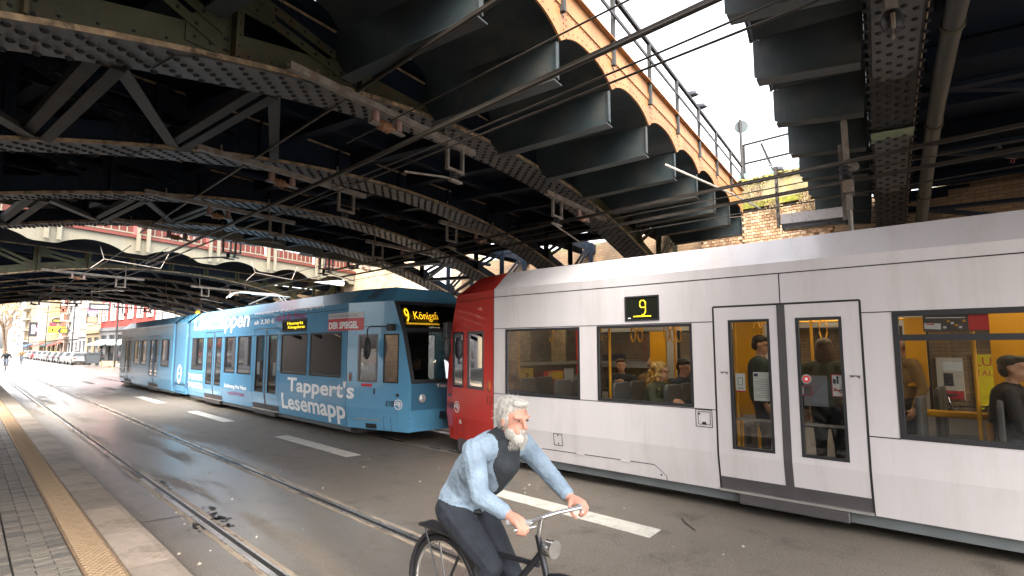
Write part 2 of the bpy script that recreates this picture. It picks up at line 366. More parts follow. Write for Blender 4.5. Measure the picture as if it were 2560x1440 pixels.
# grooved tram rails set into the asphalt
rail_head = mat('rail_head_steel', (0.42, 0.40, 0.38), 0.28, 0.85, 0.2, 4, stretch=(1, .2, 1), rvar=.12)
rail_edge = mat('rail_grout', (0.30, 0.24, 0.18), 0.6, 0.1, 0.35, 5, 0.2, 60, dirt=(0.06, 0.045, 0.035), dscale=5, damt=.8, stretch=(1, .25, 1))
for i, (x, lab) in enumerate(((2.05, 'grooved tram rail nearest the tactile platform strip'), (3.485, 'grooved tram rail between the damp strip and the lane dashes'),
                              (6.68, 'grooved tram rail showing below the gap between the two trams'), (8.115, 'grooved tram rail hidden under the far side of the trams'))):
    s = 1 if i % 2 == 0 else -1
    e = empty('tram_rail', (x, 0, 0), label=lab, cat='rail', group='tram rails in the road')
    y0, y1 = -6, 230
    if i >= 2:        # the far track swings to the right under the white tram
        pth = [(0, 230), (0, 10.5), (.03, 9), (.12, 7.5), (.27, 6), (.46, 4.2), (.68, 2.2), (.98, 0), (1.5, -3), (2.2, -6)]
        def strip_(a, b, z1, nm, mm):
            m = MB(); 
            for (px_, py_) in pth: m.v += [(px_ + a, py_, -.08), (px_ + b, py_, -.08), (px_ + b, py_, z1), (px_ + a, py_, z1)]
            for k in range(len(pth) - 1):
                for q in range(4): m.f.append((k * 4 + q, k * 4 + (q + 1) % 4, k * 4 + 4 + (q + 1) % 4, k * 4 + 4 + q)); m.m.append(0)
            m.obj(nm, mm, e)
        strip_(-.028, .028, .005, 'rail_head', rail_head); strip_(min(s * .030, s * .075), max(s * .030, s * .075), .0025, 'groove', tar); strip_(min(s * .077, s * .10), max(s * .077, s * .10), .005, 'guard_lip', rail_head)
        strip_(min(-s * .031, -s * .085), max(-s * .031, -s * .085), .003, 'grout_strip', rail_edge); strip_(min(s * .102, s * .15), max(s * .102, s * .15), .003, 'grout_strip', rail_edge)
        continue
    MB().box(-.028, .028, y0, y1, -.10, .005).obj('rail_head', rail_head, e)
    MB().box(min(s * .030, s * .075), max(s * .030, s * .075), y0, y1, -.08, .0025).obj('groove', tar, e)
    MB().box(min(s * .077, s * .10), max(s * .077, s * .10), y0, y1, -.08, .005).obj('guard_lip', rail_head, e)
    MB().box(min(-s * .031, -s * .085), max(-s * .031, -s * .085), y0, y1, -.08, .003).obj('grout_strip', rail_edge, e)
    MB().box(min(s * .102, s * .15), max(s * .102, s * .15), y0, y1, -.08, .003).obj('grout_strip', rail_edge, e)

# ------------------------------------------------------------------ platform
bed = mat('paver_bedding', (0.035, 0.032, 0.028), 0.95, 0, .2)
plat = MB().box(-7, 1.088, -12, 75, -.1, .128).obj('platform', bed, kind='structure')
pav = [mat('paver_%s' % k, c, .8, 0, .22, 9, .3, 90, dirt=(.07, .06, .05), dscale=6, damt=.35) for k, c in
       (('grey', (.155, .135, .112)), ('warm_grey', (.185, .155, .125)), ('dark_grey', (.105, .095, .082)))]
def paver_mesh(w, d, mi):
    m = MB(); e = .004; g = .003
    m.add([(-w / 2 + g, -d / 2 + g, -.05), (w / 2 - g, -d / 2 + g, -.05), (w / 2 - g, d / 2 - g, -.05), (-w / 2 + g, d / 2 - g, -.05),
           (-w / 2 + g, -d / 2 + g, -e), (w / 2 - g, -d / 2 + g, -e), (w / 2 - g, d / 2 - g, -e), (-w / 2 + g, d / 2 - g, -e),
           (-w / 2 + g + e, -d / 2 + g + e, 0), (w / 2 - g - e, -d / 2 + g + e, 0), (w / 2 - g - e, d / 2 - g - e, 0), (-w / 2 + g + e, d / 2 - g - e, 0)],
          [(0, 1, 5, 4), (1, 2, 6, 5), (2, 3, 7, 6), (3, 0, 4, 7), (4, 5, 9, 8), (5, 6, 10, 9), (6, 7, 11, 10), (7, 4, 8, 11), (8, 9, 10, 11)])
    return m
PM = {}
rest = MB(); npv = 0
def lay(cx, cy, w, d):
    global npv
    mi = random.choices((0, 1, 2), (5, 3, 2))[0]; dz = random.uniform(-.0025, .0025)
    if npv < 298 and 5.2 < cy < 11.5 and cx > .05 + .03 * cy:
        key = (round(w, 3), round(d, 3), mi)
        if key not in PM: PM[key] = paver_mesh(w, d, mi).mesh('paver', pav[mi])
        o = bpy.data.objects.new('paver', PM[key]); C.objects.link(o); o.parent = plat; o.location = (cx, cy, .15 + dz); npv += 1
    else:
        q = paver_mesh(w, d, mi); rest.mt(mi); rest.add([(x + cx, y + cy, z + .15 + dz) for x, y, z in q.v], q.f)
y = 4.2
while y < 40:
    for mx in range(-4 if y < 8 else -1, 1):
        x1 = .815 + mx * .40; x0 = x1 - .39; w = .13
        bw = .058; cd = .115
        lay((x0 + x1) / 2, y + bw / 2, .39, bw)
        ys = y + bw
        lay(x0 + w / 2, ys + cd / 2, w, cd)
        lay(x0 + w * 1.5 + .001, ys + cd * .28, w * .97, cd * .55); lay(x0 + w * 1.5 + .001, ys + cd * .78, w * .97, cd * .45)
        lay(x0 + w * 2.5, ys + cd / 2, w, cd)
    y += .173
rest.obj('pavers', pav, plat, kind='stuff', fix=False)
# tactile strip of ribbed yellow tiles
tact_m = mat('tactile_yellow', (.28, .19, .11), .7, 0, .2, 6, .2, 90, dirt=(.16, .11, .06), dscale=5, damt=.55)
m = MB(); L = .30; W = .262
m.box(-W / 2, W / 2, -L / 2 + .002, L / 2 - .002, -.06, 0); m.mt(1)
for j in range(8):
    for i in range(5):
        cx = -W / 2 + (i + .5 + (.5 if j % 2 else 0) - .25) * W / 5; cy = -L / 2 + (j + .5) * L / 8
        if abs(cx) + .021 > W / 2: continue
        k = 8; a, b = .0225, .0135
        vs = [(cx + a * math.cos(t * 2 * math.pi / k), cy + b * math.sin(t * 2 * math.pi / k), 0) for t in range(k)] + \
             [(cx + a * .75 * math.cos(t * 2 * math.pi / k), cy + b * .7 * math.sin(t * 2 * math.pi / k), .010) for t in range(k)]
        m.add(vs, [(t, (t + 1) % k, k + (t + 1) % k, k + t) for t in range(k)] + [tuple(range(k, 2 * k))])
tme = m.mesh('tactile_tile', [mat('tactile_base_shaded', (.20, .13, .075), .8, 0, .25, 8, .2, 90), tact_m])  # base browner than the bumps: shadows round the bumps put into the colour
y = 4.2
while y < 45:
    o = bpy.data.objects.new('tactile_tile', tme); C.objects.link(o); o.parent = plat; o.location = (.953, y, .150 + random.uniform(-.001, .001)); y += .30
# kerb stones with a fine ribbed tread
kerb_m = [mat('kerb_concrete_%s' % k, c, .75, 0, .2, 4, .25, 70, dirt=(.10, .075, .055), dscale=2.2, damt=.7) for k, c in (('a', (.25, .20, .155)), ('b', (.21, .17, .135)), ('c', (.28, .225, .18)))]
def kerb_mesh(mi, ribs):
    m = MB(); m.prism([(-.178, -.2), (.18, -.2), (.18, -.012), (.168, 0), (-.178, 0)], -.572, .572, 'y')
    if ribs:
        n_ = 60
        for i in range(n_):
            y_ = -.565 + 1.13 * (i + .5) / n_; d = .0045
            m.add([(-.165, y_ - d, 0), (.115, y_ - d, 0), (.115, y_ + d, 0), (-.165, y_ + d, 0), (-.165, y_, .0016), (.115, y_, .0016)], [(0, 1, 5, 4), (3, 2, 5, 4), (0, 3, 4), (1, 2, 5)])
    return m.mesh('kerb_stone', kerb_m[mi])
KM = {(a, b): kerb_mesh(a, b) for a in range(3) for b in (True, False)}
y = 3.9; k = 0
while y < 75:
    o = bpy.data.objects.new('kerb_stone', KM[(k * 7 % 3, 3 < y < 8.4)]); C.objects.link(o); o.parent = plat; o.location = (1.27, y, .15 + random.uniform(-.002, .002)); y += 1.15; k += 1
# pavement on the far side, in front of the abutment and the houses
pv2 = mat('pavement_slabs', (.21, .18, .15), .8, 0, .2, 1.5, .2, 50)
MB().box(10.3, 14.6, -8, 62, -.2, .13).obj('pavement', pv2, kind='structure')
# ------------------------------------------------------------------ railway bridges: arched riveted ribs, decks, fascias
def archz(X): return 4.85 - (.0235 if X > 5.8 else .0252) * (X - 5.8) ** 2
TOPZ = 5.17
class Br:
    def __init__(s, name, O, az, label):
        s.O = Vector((O[0], O[1], 0)); a = R_(az); s.D = Vector((math.sin(a), math.cos(a), 0)); s.N = Vector((-math.cos(a), math.sin(a), 0))
        s.e = empty(name, (O[0], O[1], 0), R_(90 - az), label=label, cat='bridge')
    def t(s, X, y): return (X - s.O.x - s.N.x * y) / s.D.x
    def X(s, t, y): return s.O.x + s.D.x * t + s.N.x * y
    def Y(s, t, y): return s.O.y + s.D.y * t + s.N.y * y
    def loc(s, p):
        d = Vector(p) - s.O; return (d.dot(s.D), d.dot(s.N), p[2])
def rib(B, y, Xa=-4.0, Xb=14.0, detail=2, hw=.3, near=True, sidx=0, wm=None, lm=None):
    wm = wm or steel; lm = lm or steel_lt
    N = 64; ts = [B.t(Xa + (Xb - Xa) * i / N, y) for i in range(N + 1)]
    zs = [archz(B.X(t, y)) for t in ts]
    m = MB(); th = .03
    # bottom flange (soffit plate)
    def strip(m, y0, y1, f0, f1):
        b = len(m.v)
        for t, z in zip(ts, zs):
            m.v += [(t, y0, f0(z)), (t, y1, f0(z)), (t, y1, f1(z)), (t, y0, f1(z))]
        for i in range(N):
            o = b + i * 4
            for k in range(4): m.f.append((o + k, o + (k + 1) % 4, o + 4 + (k + 1) % 4, o + 4 + k)); m.m.append(m.cur)
        m.f.append((b, b + 1, b + 2, b + 3)); m.f.append((b + 4 * N + 3, b + 4 * N + 2, b + 4 * N + 1, b + 4 * N)); m.m += [m.cur] * 2
    strip(m, y - hw, y + hw, lambda z: z, lambda z: z + th)
    r = m.obj('arch_rib', lm, B.e)
    m = MB(); strip(m, y - hw - .012, y - hw - .002, lambda z: z - .004, lambda z: z + .04); m.obj('flange_edge', rust_lit_edge, r)
    # webs of the chords
    m = MB(); wz = .25
    for s in (-1, 1):
        yy = y + s * (hw - .06)
        strip(m, yy - .008, yy + .008, lambda z: z + th + .001, lambda z: min(z + th + wz, TOPZ - .001))
    m.obj('lower_chord_web', wm, r)
    m = MB()
    for s in (-1, 1):
        yy = y + s * (hw - .06)
        strip(m, yy - .012, yy + .012, lambda z: max(TOPZ - .26, z + th + .002), lambda z: TOPZ - .002)
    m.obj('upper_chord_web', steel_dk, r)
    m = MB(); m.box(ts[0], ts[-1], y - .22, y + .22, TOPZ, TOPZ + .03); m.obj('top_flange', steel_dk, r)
    if detail >= 1:
        m = MB(); m.box(ts[0], ts[-1], y - .235, y - .222, TOPZ - .03, TOPZ + .04); m.obj('flange_edge', rust_lit_edge, r)
    rv = MB()
    # verticals and diagonals on the near face
    sp = 1.35; X = .05
    xs = []
    while X < Xb:
        xs.append(X); X += sp
    for k, X in enumerate(xs):
        t = B.t(X, y); z0 = archz(X) + th; gap = TOPZ - z0
        yy = y - hw + .06 - .010
        if detail >= 1:
            m = MB(); w = .09
            for s in (-1, 1): m.box(t + s * .055 - .045, t + s * .055 + .045, yy - .014, yy - .002, z0 + .01, TOPZ - .01)
            m.box(t - .012, t + .012, yy - .10, yy - .0145, z0 + .01, TOPZ - .01)
            m.obj('stiffener', wm, r)
            if detail >= 2:
                z = z0 + .06
                while z < TOPZ - .05:
                    for s in (-1, 1): rv.dome((t + s * .06, yy - .014, z), (0, -1, 0), .017)
                    z += .10
        if k + 1 < len(xs):
            X2 = xs[k + 1]; za = archz(X) + .14; zb = archz(X2) + .14
            g = min(TOPZ - za, TOPZ - zb)
            if g > .34 and detail >= 1:
                up = X < 5.8     # diagonals fall towards the crown
                p = (B.t(X, y) + .1, 0, (TOPZ - .14) if up else za + .05); q = (B.t(X2, y) - .1, 0, zb + .05 if up else (TOPZ - .14))
                m = MB()
                for s in (-1, 1):
                    d = Vector((q[0] - p[0], 0, q[2] - p[2])).normalized(); nn = Vector((-d.z, 0, d.x)) * .07 * s
                    m.beam((p[0] + nn.x, yy - .022, p[2] + nn.z), (q[0] + nn.x, yy - .022, q[2] + nn.z), .012, .085, (-d.z, 0, d.x))
                    if detail >= 2:
                        L = (Vector(q) - Vector(p)).length; a = .12
                        while a < L - .1:
                            rv.dome((p[0] + d.x * a + nn.x, yy - .030, p[2] + d.z * a + nn.z), (0, -1, 0), .018); a += .16
                m.obj('diagonal', wm, r)
                for (c, zc, sg) in ((q[0] - .04, q[2], -1 if up else 1), (p[0] + .05, p[2], 1 if up else -1)):
                    m = MB(); hh = .2
                    zlo = max(zc - .16, archz(B.X(c, y)) + .05)
                    m.prism([(c - .24, zlo), (c + .24, zlo), (c + .24, zc + .02), (c + .06, zc + .16), (c - .12, zc + .16), (c - .24, zc + .04)], yy - .0135, yy - .0035, 'y')
                    m.obj('gusset_plate', wm, r)
                    if detail >= 2:
                        for dx in (-.17, -.04, .1, .19):
                            for dz in (-.1, .0): rv.dome((c + dx, yy - .014, zc + dz), (0, -1, 0), .017)
    # soffit cover plates and rivets
    if detail >= 1:
        X = 1.0 + .37 * sidx
        while X < Xb - 2.2:
            n_ = 12; m = MB(); pts = []
            x0, x1 = X, X + 1.9
            tt = [B.t(x0 + (x1 - x0) * i / n_, y) for i in range(n_ + 1)]
            b = 0
            for i, t in enumerate(tt):
                z = archz(B.X(t, y)); hh = hw - .03 - (.09 if i in (0, n_) else 0)
                m.v += [(t, y - hh, z - .014), (t, y + hh, z - .014), (t, y + hh, z - .001), (t, y - hh, z - .001)]
            for i in range(n_):
                o = i * 4
                for k in range(4): m.f.append((o + k, o + (k + 1) % 4, o + 4 + (k + 1) % 4, o + 4 + k)); m.m.append(0)
            m.f.append((0, 1, 2, 3)); m.f.append((n_ * 4 + 3, n_ * 4 + 2, n_ * 4 + 1, n_ * 4)); m.m += [0, 0]
            m.obj('cover_plate', steel_lt, r)
            X += 3.3
    step = .19 if detail >= 1 else .3
    X = max(Xa, -.2); rows = (-.235, -.135, -.045, .045, .135, .235) if detail >= 1 else (-.2, 0, .2)
    while X < Xb:
        for i, o in enumerate(rows):
            t = B.t(X + (step / 2 if i % 2 else 0), y); z = archz(B.X(t, y)); rv.dome((t, y + o, z - .012), (0, 0, -1), .031 if detail >= 1 else .03, 6)
        X += step
    if detail >= 2:
        X = -.2
        while X < Xb:
            t = B.t(X, y); z = archz(X); rv.dome((t, y - hw + .05, min(z + .1, TOPZ - .05)), (0, -1, 0), .014, 5); rv.dome((t, y - hw + .045, TOPZ - .08), (0, -1, 0), .014, 5); X += .22
    rv.obj('rivets', rivet_m, r, kind='stuff', fix=False)
    return r
def lattice(B, ya, yb, X0=-.7, X1=12.5):
    m0 = None; X = X0
    def pt(X, y): t = B.t(X, y); return (t, y, archz(X) + .005)
    while X < X1:
        a, b = Vector(pt(X, ya)), Vector(pt(X - .28, yb)); d = (b - a).normalized(); s = Vector((-d.y, d.x, 0))
        m = MB()
        for k in (-1, 1): m.beam(a + s * .085 * k, b + s * .085 * k, .11, .014); m.beam(a + s * .135 * k + Vector((0, 0, .04)), b + s * .135 * k + Vector((0, 0, .04)), .012, .07)
        m.obj('bracing_strut', lat_m, B.e)
        a, b = Vector(pt(X + .10, ya)), Vector(pt(X + 1.05, yb))
        m = MB(); m.beam(a, b, .12, .014); m.beam(a + Vector((0, 0, .045)), b + Vector((0, 0, .045)), .014, .075)
        m.obj('bracing_diagonal', lat_m, B.e)
        X += 1.35
# ---- main bridge
B1 = Br('railway_bridge', (2.76, 0), 77.3, 'dark riveted steel arch bridge with ochre scalloped edge over the trams')
YF = 3.22; ribs = (5.37, 8.15, 10.93, 13.66)
for i, y in enumerate(ribs): rib(B1, y, detail=2 if i < 2 else 1, sidx=i, wm=steel if i == 0 else steel_dk)  # first rib keeps the lit olive tone, ribs behind take the shaded copy
lattice(B1, 5.67, 7.85, X1=2.5); lattice(B1, 11.23, 13.36, X1=4.0); lattice(B1, 11.23, 13.36, X0=10.0, X1=13)
SP = 1.345
t0b = B1.t(2.93, YF) ; tb = [t0b + SP * k for k in range(-5, 10)]
TIP, BLOW = 5.14, 4.70
tb = [t for t in tb if B1.X(t, YF) < 14.6]
FZT = 5.78
for t in tb:
    m = MB()
    m.prism([(YF + .02, BLOW + .44), (YF + .02, BLOW + .02), (YF + .06, BLOW), (4.9, 4.62), (5.1, 4.9), (5.1, TOPZ)], t - .007, t + .007, 'x')
    br = m.obj('deck_bracket', steel_gn, B1.e)
    m = MB(); m.prism([(YF + .03, BLOW - .0005), (YF + .03, BLOW - .014), (4.92, 4.605), (4.92, 4.6185)], t - .085, t + .085, 'x'); m.obj('bracket_flange', steel_gn, br)
    m = MB(); m.box(t - .05, t - .0075, YF + .021, YF + .035, BLOW + .03, BLOW + .42).obj('end_angle', steel_gn, br)
    MB().box(t - .08, t + .08, 5.6, 15.4, 4.985, 5.2).obj('cross_beam', steel_dk, B1.e)
for t, t2 in zip(tb[:-1], tb[1:]):
    m = MB(); n_ = 14; ys = (YF + .03, 5.05)
    def vz(s): return TIP + .02 + .21 * math.sqrt(max(0, 1 - (2 * s - 1) ** 2))
    for i in range(n_ + 1):
        s = i / n_; x = t + .008 + (t2 - t - .016) * s
        for yy in ys: m.v.append((x, yy, vz(s)))
    for i in range(n_): m.f.append((2 * i, 2 * i + 1, 2 * i + 3, 2 * i + 2)); m.m.append(0)
    m.obj('vault_plate', steel_gn, B1.e, smooth=True)
    m = MB()                                           # stiffening rib across the vault and an angle
    m.prism([(YF + .6, TIP + .06), (YF + .6, TIP - .1), (4.9, TIP - .16), (4.9, TIP + .06)], (t + t2) / 2 - .28, (t + t2) / 2 - .27, 'x').obj('vault_stiffener', steel_gn, B1.e)
    # fascia bay with the scalloped lower edge
    m = MB(); poly = []
    for i in range(n_ + 1):
        s = i / n_; poly.append((t + (t2 - t) * s, TIP + .185 * max(0, 1 - abs(2 * s - 1) ** 2.6) if 0 < i < n_ else TIP))
    vs = [(p[0], YF - .012, p[1]) for p in poly] + [(p[0], YF - .012, FZT) for p in poly] + [(p[0], YF + .012, p[1]) for p in poly] + [(p[0], YF + .012, FZT) for p in poly]
    k = n_ + 1; fs = []
    for i in range(n_):
        fs += [(i, i + 1, k + i + 1, k + i), (2 * k + i, 3 * k + i, 3 * k + i + 1, 2 * k + i + 1), (i, 2 * k + i, 2 * k + i + 1, i + 1), (k + i, k + i + 1, 3 * k + i + 1, 3 * k + i)]
    m.add(vs, fs)
    fp = m.obj('fascia_plate', orange, B1.e)
    rv = MB()
    for i in range(14):
        x = t + (t2 - t) * (i + .5) / 14; rv.dome((x, YF - .012, 5.50), (0, -1, 0), .014, 5)
    for dx in (.05, .11):
        for i in range(6): rv.dome((t + dx, YF - .012, TIP + .08 + i * .07), (0, -1, 0), .014, 5)
    for i in range(10):
        s = .12 + .76 * i / 9; rv.dome((t + (t2 - t) * s, YF - .012, TIP + .185 * (1 - abs(2 * s - 1) ** 2.6) + .06), (0, -1, 0), .012, 5)
    rv.obj('rivets', mat('rust_rivet', (.16, .06, .02), .7), fp, kind='stuff', fix=False)
    MB().box(t + .002, t2 - .002, YF - .075, YF - .0125, FZT - .012, FZT).obj('fascia_lip', orange, B1.e)
    MB().box(t + .004, t2 - .004, YF - .026, YF - .0125, 5.52, 5.60).obj('fascia_angle', orange, B1.e)
    rp = mat('railing_paint', (.030, .028, .026), .55, .1, .2, spec=.2)
    MB().box(t - .028, t + .028, YF - .012 - .05, YF - .012 - .004, 5.45, 6.36).obj('railing_post', rp, B1.e)
    MB().beam((t - .028, YF - .035, 6.39), (t2 - .03, YF - .035, 6.39), .05, .05).obj('hand_rail', rp, B1.e)
    MB().beam((t - .028, YF - .085, 6.07), (t2 - .03, YF - .085, 6.07), .02, .045).obj('mid_rail', rp, B1.e)
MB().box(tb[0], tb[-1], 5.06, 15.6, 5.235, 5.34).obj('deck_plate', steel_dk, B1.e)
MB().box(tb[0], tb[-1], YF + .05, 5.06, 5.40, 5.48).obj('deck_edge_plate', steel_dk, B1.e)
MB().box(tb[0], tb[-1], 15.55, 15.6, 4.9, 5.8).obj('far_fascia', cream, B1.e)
for k in range(10):      # longitudinal secondary stringers, in the shaded steel tone
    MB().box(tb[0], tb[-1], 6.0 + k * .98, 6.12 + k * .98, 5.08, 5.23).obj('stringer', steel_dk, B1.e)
# horizontal wind-bracing pipes
for (y, z) in ((9.6, 4.95), (12.3, 4.95)):
    MB().tube([(B1.t(-2, y), y, z), (B1.t(13.5, y), y, z)], .06, 10).obj('drain_pipe', steel_dk, B1.e, smooth=True)

# ---- bridge overhead on the near side
B0 = Br('railway_bridge', (2.76, 0), 77.3, 'dark steel bridge overhead with stepped bracket edge, pipe and riveted arch rib')
rib(B0, .31, Xa=-2.5, Xb=14, detail=2, hw=.22, sidx=2, wm=steel_dk, lm=lat_m)
YE = 1.56; t0e = B0.t(3.1, YE)
te = [t0e + SP * k for k in range(-4, 10)]; te = [t for t in te if B0.X(t, YE) < 14.6]
for t in te:
    m = MB(); m.prism([(YE - .02, BLOW + .44), (YE - .02, BLOW + .06), (YE - .1, BLOW), (.6, 4.63), (.55, TOPZ)], t - .007, t + .007, 'x')
    br = m.obj('deck_bracket', steel_gn, B0.e)
    MB().prism([(YE - .05, BLOW - .0005), (YE - .05, BLOW - .014), (.6, 4.615), (.6, 4.6285)], t - .085, t + .085, 'x').obj('bracket_flange', steel_gn, br)
    MB().box(t - .08, t + .08, -4.5, .0, 4.985, 5.2).obj('cross_beam', steel_dk, B0.e)
for t, t2 in zip(te[:-1], te[1:]):
    m = MB(); n_ = 14
    for i in range(n_ + 1):
        s = i / n_; x = t + .008 + (t2 - t - .016) * s
        for yy in (YE - .03, .55): m.v.append((x, yy, TIP + .02 + .21 * math.sqrt(max(0, 1 - (2 * s - 1) ** 2))))
    for i in range(n_): m.f.append((2 * i, 2 * i + 1, 2 * i + 3, 2 * i + 2)); m.m.append(0)
    m.obj('vault_plate', steel_gn, B0.e, smooth=True)
    m = MB(); m.prism([(YE - .45, TIP + .08), (YE - .45, TIP - .06), (.7, TIP - .12), (.7, TIP + .08)], t + .34, t + .35, 'x').obj('vault_stiffener', steel_gn, B0.e)
    m = MB(); poly = [(t + (t2 - t) * i / n_, TIP + .185 * max(0, 1 - abs(2 * i / n_ - 1) ** 2.6)) for i in range(n_ + 1)] + [(t2, 5.74), (t, 5.74)]
    m.prism(poly, YE - .012, YE + .012, 'y'); m.obj('fascia_plate', steel_gn, B0.e)
MB().box(te[0], te[-1], -5, .55, 5.235, 5.34).obj('deck_plate', steel_dk, B0.e)
MB().box(te[0], te[-1], .55, YE - .05, 5.40, 5.48).obj('deck_edge_plate', steel_dk, B0.e)
# drain pipe beside the rib and struts beyond
y = -.12
pp = [(B0.t(X, y), y, archz(X) + .02) for X in (3.5, 5, 6.5, 8, 9.5, 11, 12.2)]
MB().tube(pp, .085, 12).obj('drain_pipe', mat('pipe_paint', (.022, .022, .018), .5, 0, .3, 2, .2, 30), B0.e, smooth=True)
for X in (6.2, 8.4, 10.6): 
    q = (B0.t(X, y), y, archz(X) + .02); m = MB(); m.lathe([(.10, -.04), (.10, .04)], q, 'x', 14); m.obj('pipe_collar', steel, B0.e)
for X in (5.0, 7.6, 9.3, 11.2):
    MB().beam((B0.t(X, .1), .1, archz(X) + .05), (B0.t(X + .5, -2.4), -2.4, archz(X) + .05), .14, .05).obj('bracing_strut', steel_dk, B0.e)
    MB().beam((B0.t(X, .1), .1, archz(X) + .12), (B0.t(X + 1.6, -2.4), -2.4, archz(X + 1.3) + .12), .10, .06).obj('bracing_diagonal', steel_dk, B0.e)
rib(B0, -2.6, Xa=-2, Xb=14, detail=1, hw=.22, wm=steel_dk)
gp = mat('green_patch_paint', (.14, .17, .10), .6, 0, .2)
MB().box(B0.t(8.2, .31), B0.t(8.75, .31), .08, .54, archz(8.45) - .018, archz(8.45) - .008).obj('patch_plate', gp, B0.e)

# ---- far bridge: cream fascia with red oxide panels and paired posts
B2 = Br('railway_bridge', (14, 25.9), 72.0, 'cream and rust-red railway bridge with scalloped fascia above the far street')
P2 = 2.63; tt2 = [.0 - P2 * k for k in range(0, 7)][::-1]
for i in range(6): rib(B2, 1.6 + 2.85 * i, Xa=-4, Xb=14, detail=1 if i == 0 else 0, sidx=i, wm=steel if i == 0 else steel_dk, lm=None if i == 0 else lat_m)  # ribs behind the first coloured darker for the shade under the deck
rib(B2, 1.6 + 2.85 * 6, Xa=-4, Xb=14, detail=0, wm=steel_dk, lm=lat_m)
for i in range(6):
    y0 = 1.9 + 2.85 * i
    for k in range(9):
        X = .5 + 1.5 * k; MB().beam((B2.t(X, y0), y0, archz(X) + .03), (B2.t(X + .9, y0 + 2.25), y0 + 2.25, archz(X + .9) + .03), .12, .05).obj('bracing_diagonal', steel_dk, B2.e)
MB().box(tt2[0] - 2, tt2[-1] + 1, .1, 21, 5.6, 5.72).obj('deck_plate', steel_dk, B2.e)
for t, t2 in zip(tt2[:-1], tt2[1:]):
    m = MB(); n_ = 20; poly = []
    for i in range(n_ + 1):
        s = i / n_; q = max(0, min(1, (s - .14) / .72)); poly.append((t + (t2 - t) * s, 5.15 + .27 * math.sin(math.pi * q) ** .75))
    k = n_ + 1
    vs = [(p[0], -.015, p[1]) for p in poly] + [(p[0], -.015, 5.82) for p in poly] + [(p[0], .015, p[1]) for p in poly] + [(p[0], .015, 5.82) for p in poly]; fs = []
    for i in range(n_): fs += [(i, i + 1, k + i + 1, k + i), (2 * k + i, 3 * k + i, 3 * k + i + 1, 2 * k + i + 1), (i, 2 * k + i, 2 * k + i + 1, i + 1), (k + i, k + i + 1, 3 * k + i + 1, 3 * k + i)]
    fp = m.add(vs, fs).obj('fascia_plate', cream, B2.e)
    rv = MB()
    for i in range(22): rv.dome((t + (t2 - t) * (i + .5) / 22, -.015, 5.62), (0, -1, 0), .013, 5)
    for i in range(5):
        for dx in (-.06, .06): rv.dome((t2 - .18 + dx, -.015, 5.24 + i * .09), (0, -1, 0), .013, 5)
    rv.obj('rivets', mat('cream_rivet', (.22, .19, .13), .7), fp, kind='stuff', fix=False)
    MB().box(t, t2 - .002, -.10, -.016, 5.70, 5.80).obj('red_flange', redox, B2.e)
    # walkway parapet plate in red oxide behind the railing, built as panels
    nb = 9
    for i in range(nb):
        a = t + .32 + (t2 - t - .42) * i / nb; b = t + .32 + (t2 - t - .42) * (i + 1) / nb
        MB().box(a + .004, b - .004, .02, .04, 5.80, 6.22).obj('red_panel', redox, B2.e)
        MB().box(a - .014, a + .014, -.07, -.045, 5.84, 6.58).obj('baluster', cream, B2.e)
    MB().box(t + .02, t + .31, -.012, .04, 5.822, 6.26).obj('red_panel', redox, B2.e)
    MB().box(t + .1, t2 - .1, -.08, -.04, 5.825, 5.87).obj('lower_rail', cream, B2.e)
    MB().box(t + .1, t2 - .1, -.085, -.035, 6.58, 6.63).obj('hand_rail', cream, B2.e)
    for dx in (.0, .33):
        m = MB(); x = t + dx; m.box(x - .055, x + .055, -.17, -.105, 5.26, 6.72); m.box(x - .07, x + .07, -.185, -.09, 5.24, 5.259); m.box(x - .065, x + .065, -.18, -.095, 6.721, 6.75)
        m.obj('parapet_post', cream, B2.e)
# ------------------------------------------------------------------ trams
W_ = 2.65
def xoff(z): return max(0, .68 - z) * .13 + max(0, z - 2.93) * 1.1
tram_white = mat('tram_white_paint', (.50, .468, .472), .26, 0, .03, 1.2, bump=.035, bscale=1.6, coat=.3, dirt=(.33, .285, .25), dscale=1.6, damt=.45, dsharp=.3, stretch=(1, 2.2, .35))
tram_red = mat('tram_red_paint', (.62, .036, .026), .22, 0, .05, 1.0, coat=.4)
tram_blue = mat('tram_blue_paint', (.11, .32, .51), .25, 0, .05, 1.0, coat=.6, dirt=(.09, .24, .38), dscale=1.5, damt=.3, dsharp=.3)
tram_blue_sheen = mat('tram_blue_roof_sheen', (.17, .37, .53), .35, 0, .05, 1.0, coat=.2)  # paler than the sides: sky reflection on the roof put into the colour
grey_skirt = mat('skirt_grey', (.10, .11, .115), .5, 0, .15, 3)
grey_dk = mat('door_edge_grey', (.055, .05, .052), .5, 0, .1)
seam_m = mat('panel_gap', (.010, .009, .010), .7, 0, 0)
int_wall = mat('interior_wall', (.30, .28, .24), .5, 0, .1)
int_floor = mat('interior_floor', (.06, .06, .065), .6, 0, .2, 12)
yel = mat('interior_yellow', (.62, .29, .006), .4, 0, .06)
seat_m = mat('seat_grey', (.075, .075, .082), .55, 0, .1)
lamp_m = mat('added_ceiling_glow', (1.0, .86, .62), .5, 0, 0, emit=3.2)  # glowing ceiling strips, not seen lit, added to brighten the tram interiors
led = mat('amber_led', (1.0, .52, .03), .5, 0, 0, emit=1.2)
led_y = mat('yellow_led', (1.0, .72, .02), .5, 0, 0, emit=.32)
led_bg = mat('display_backing', (.012, .014, .010), .2, 0, 0)
led_glow = mat('display_dim_glow', (.10, .065, .004), .4, 0, 0, emit=.25)
glass = glass_mat('tram_glass', (.60, .60, .56), .07)
glass_d = glass_mat('tram_dark_glass', (.30, .32, .33), .10)
def near(u, z, d): return (xoff(z) + d, u, z)
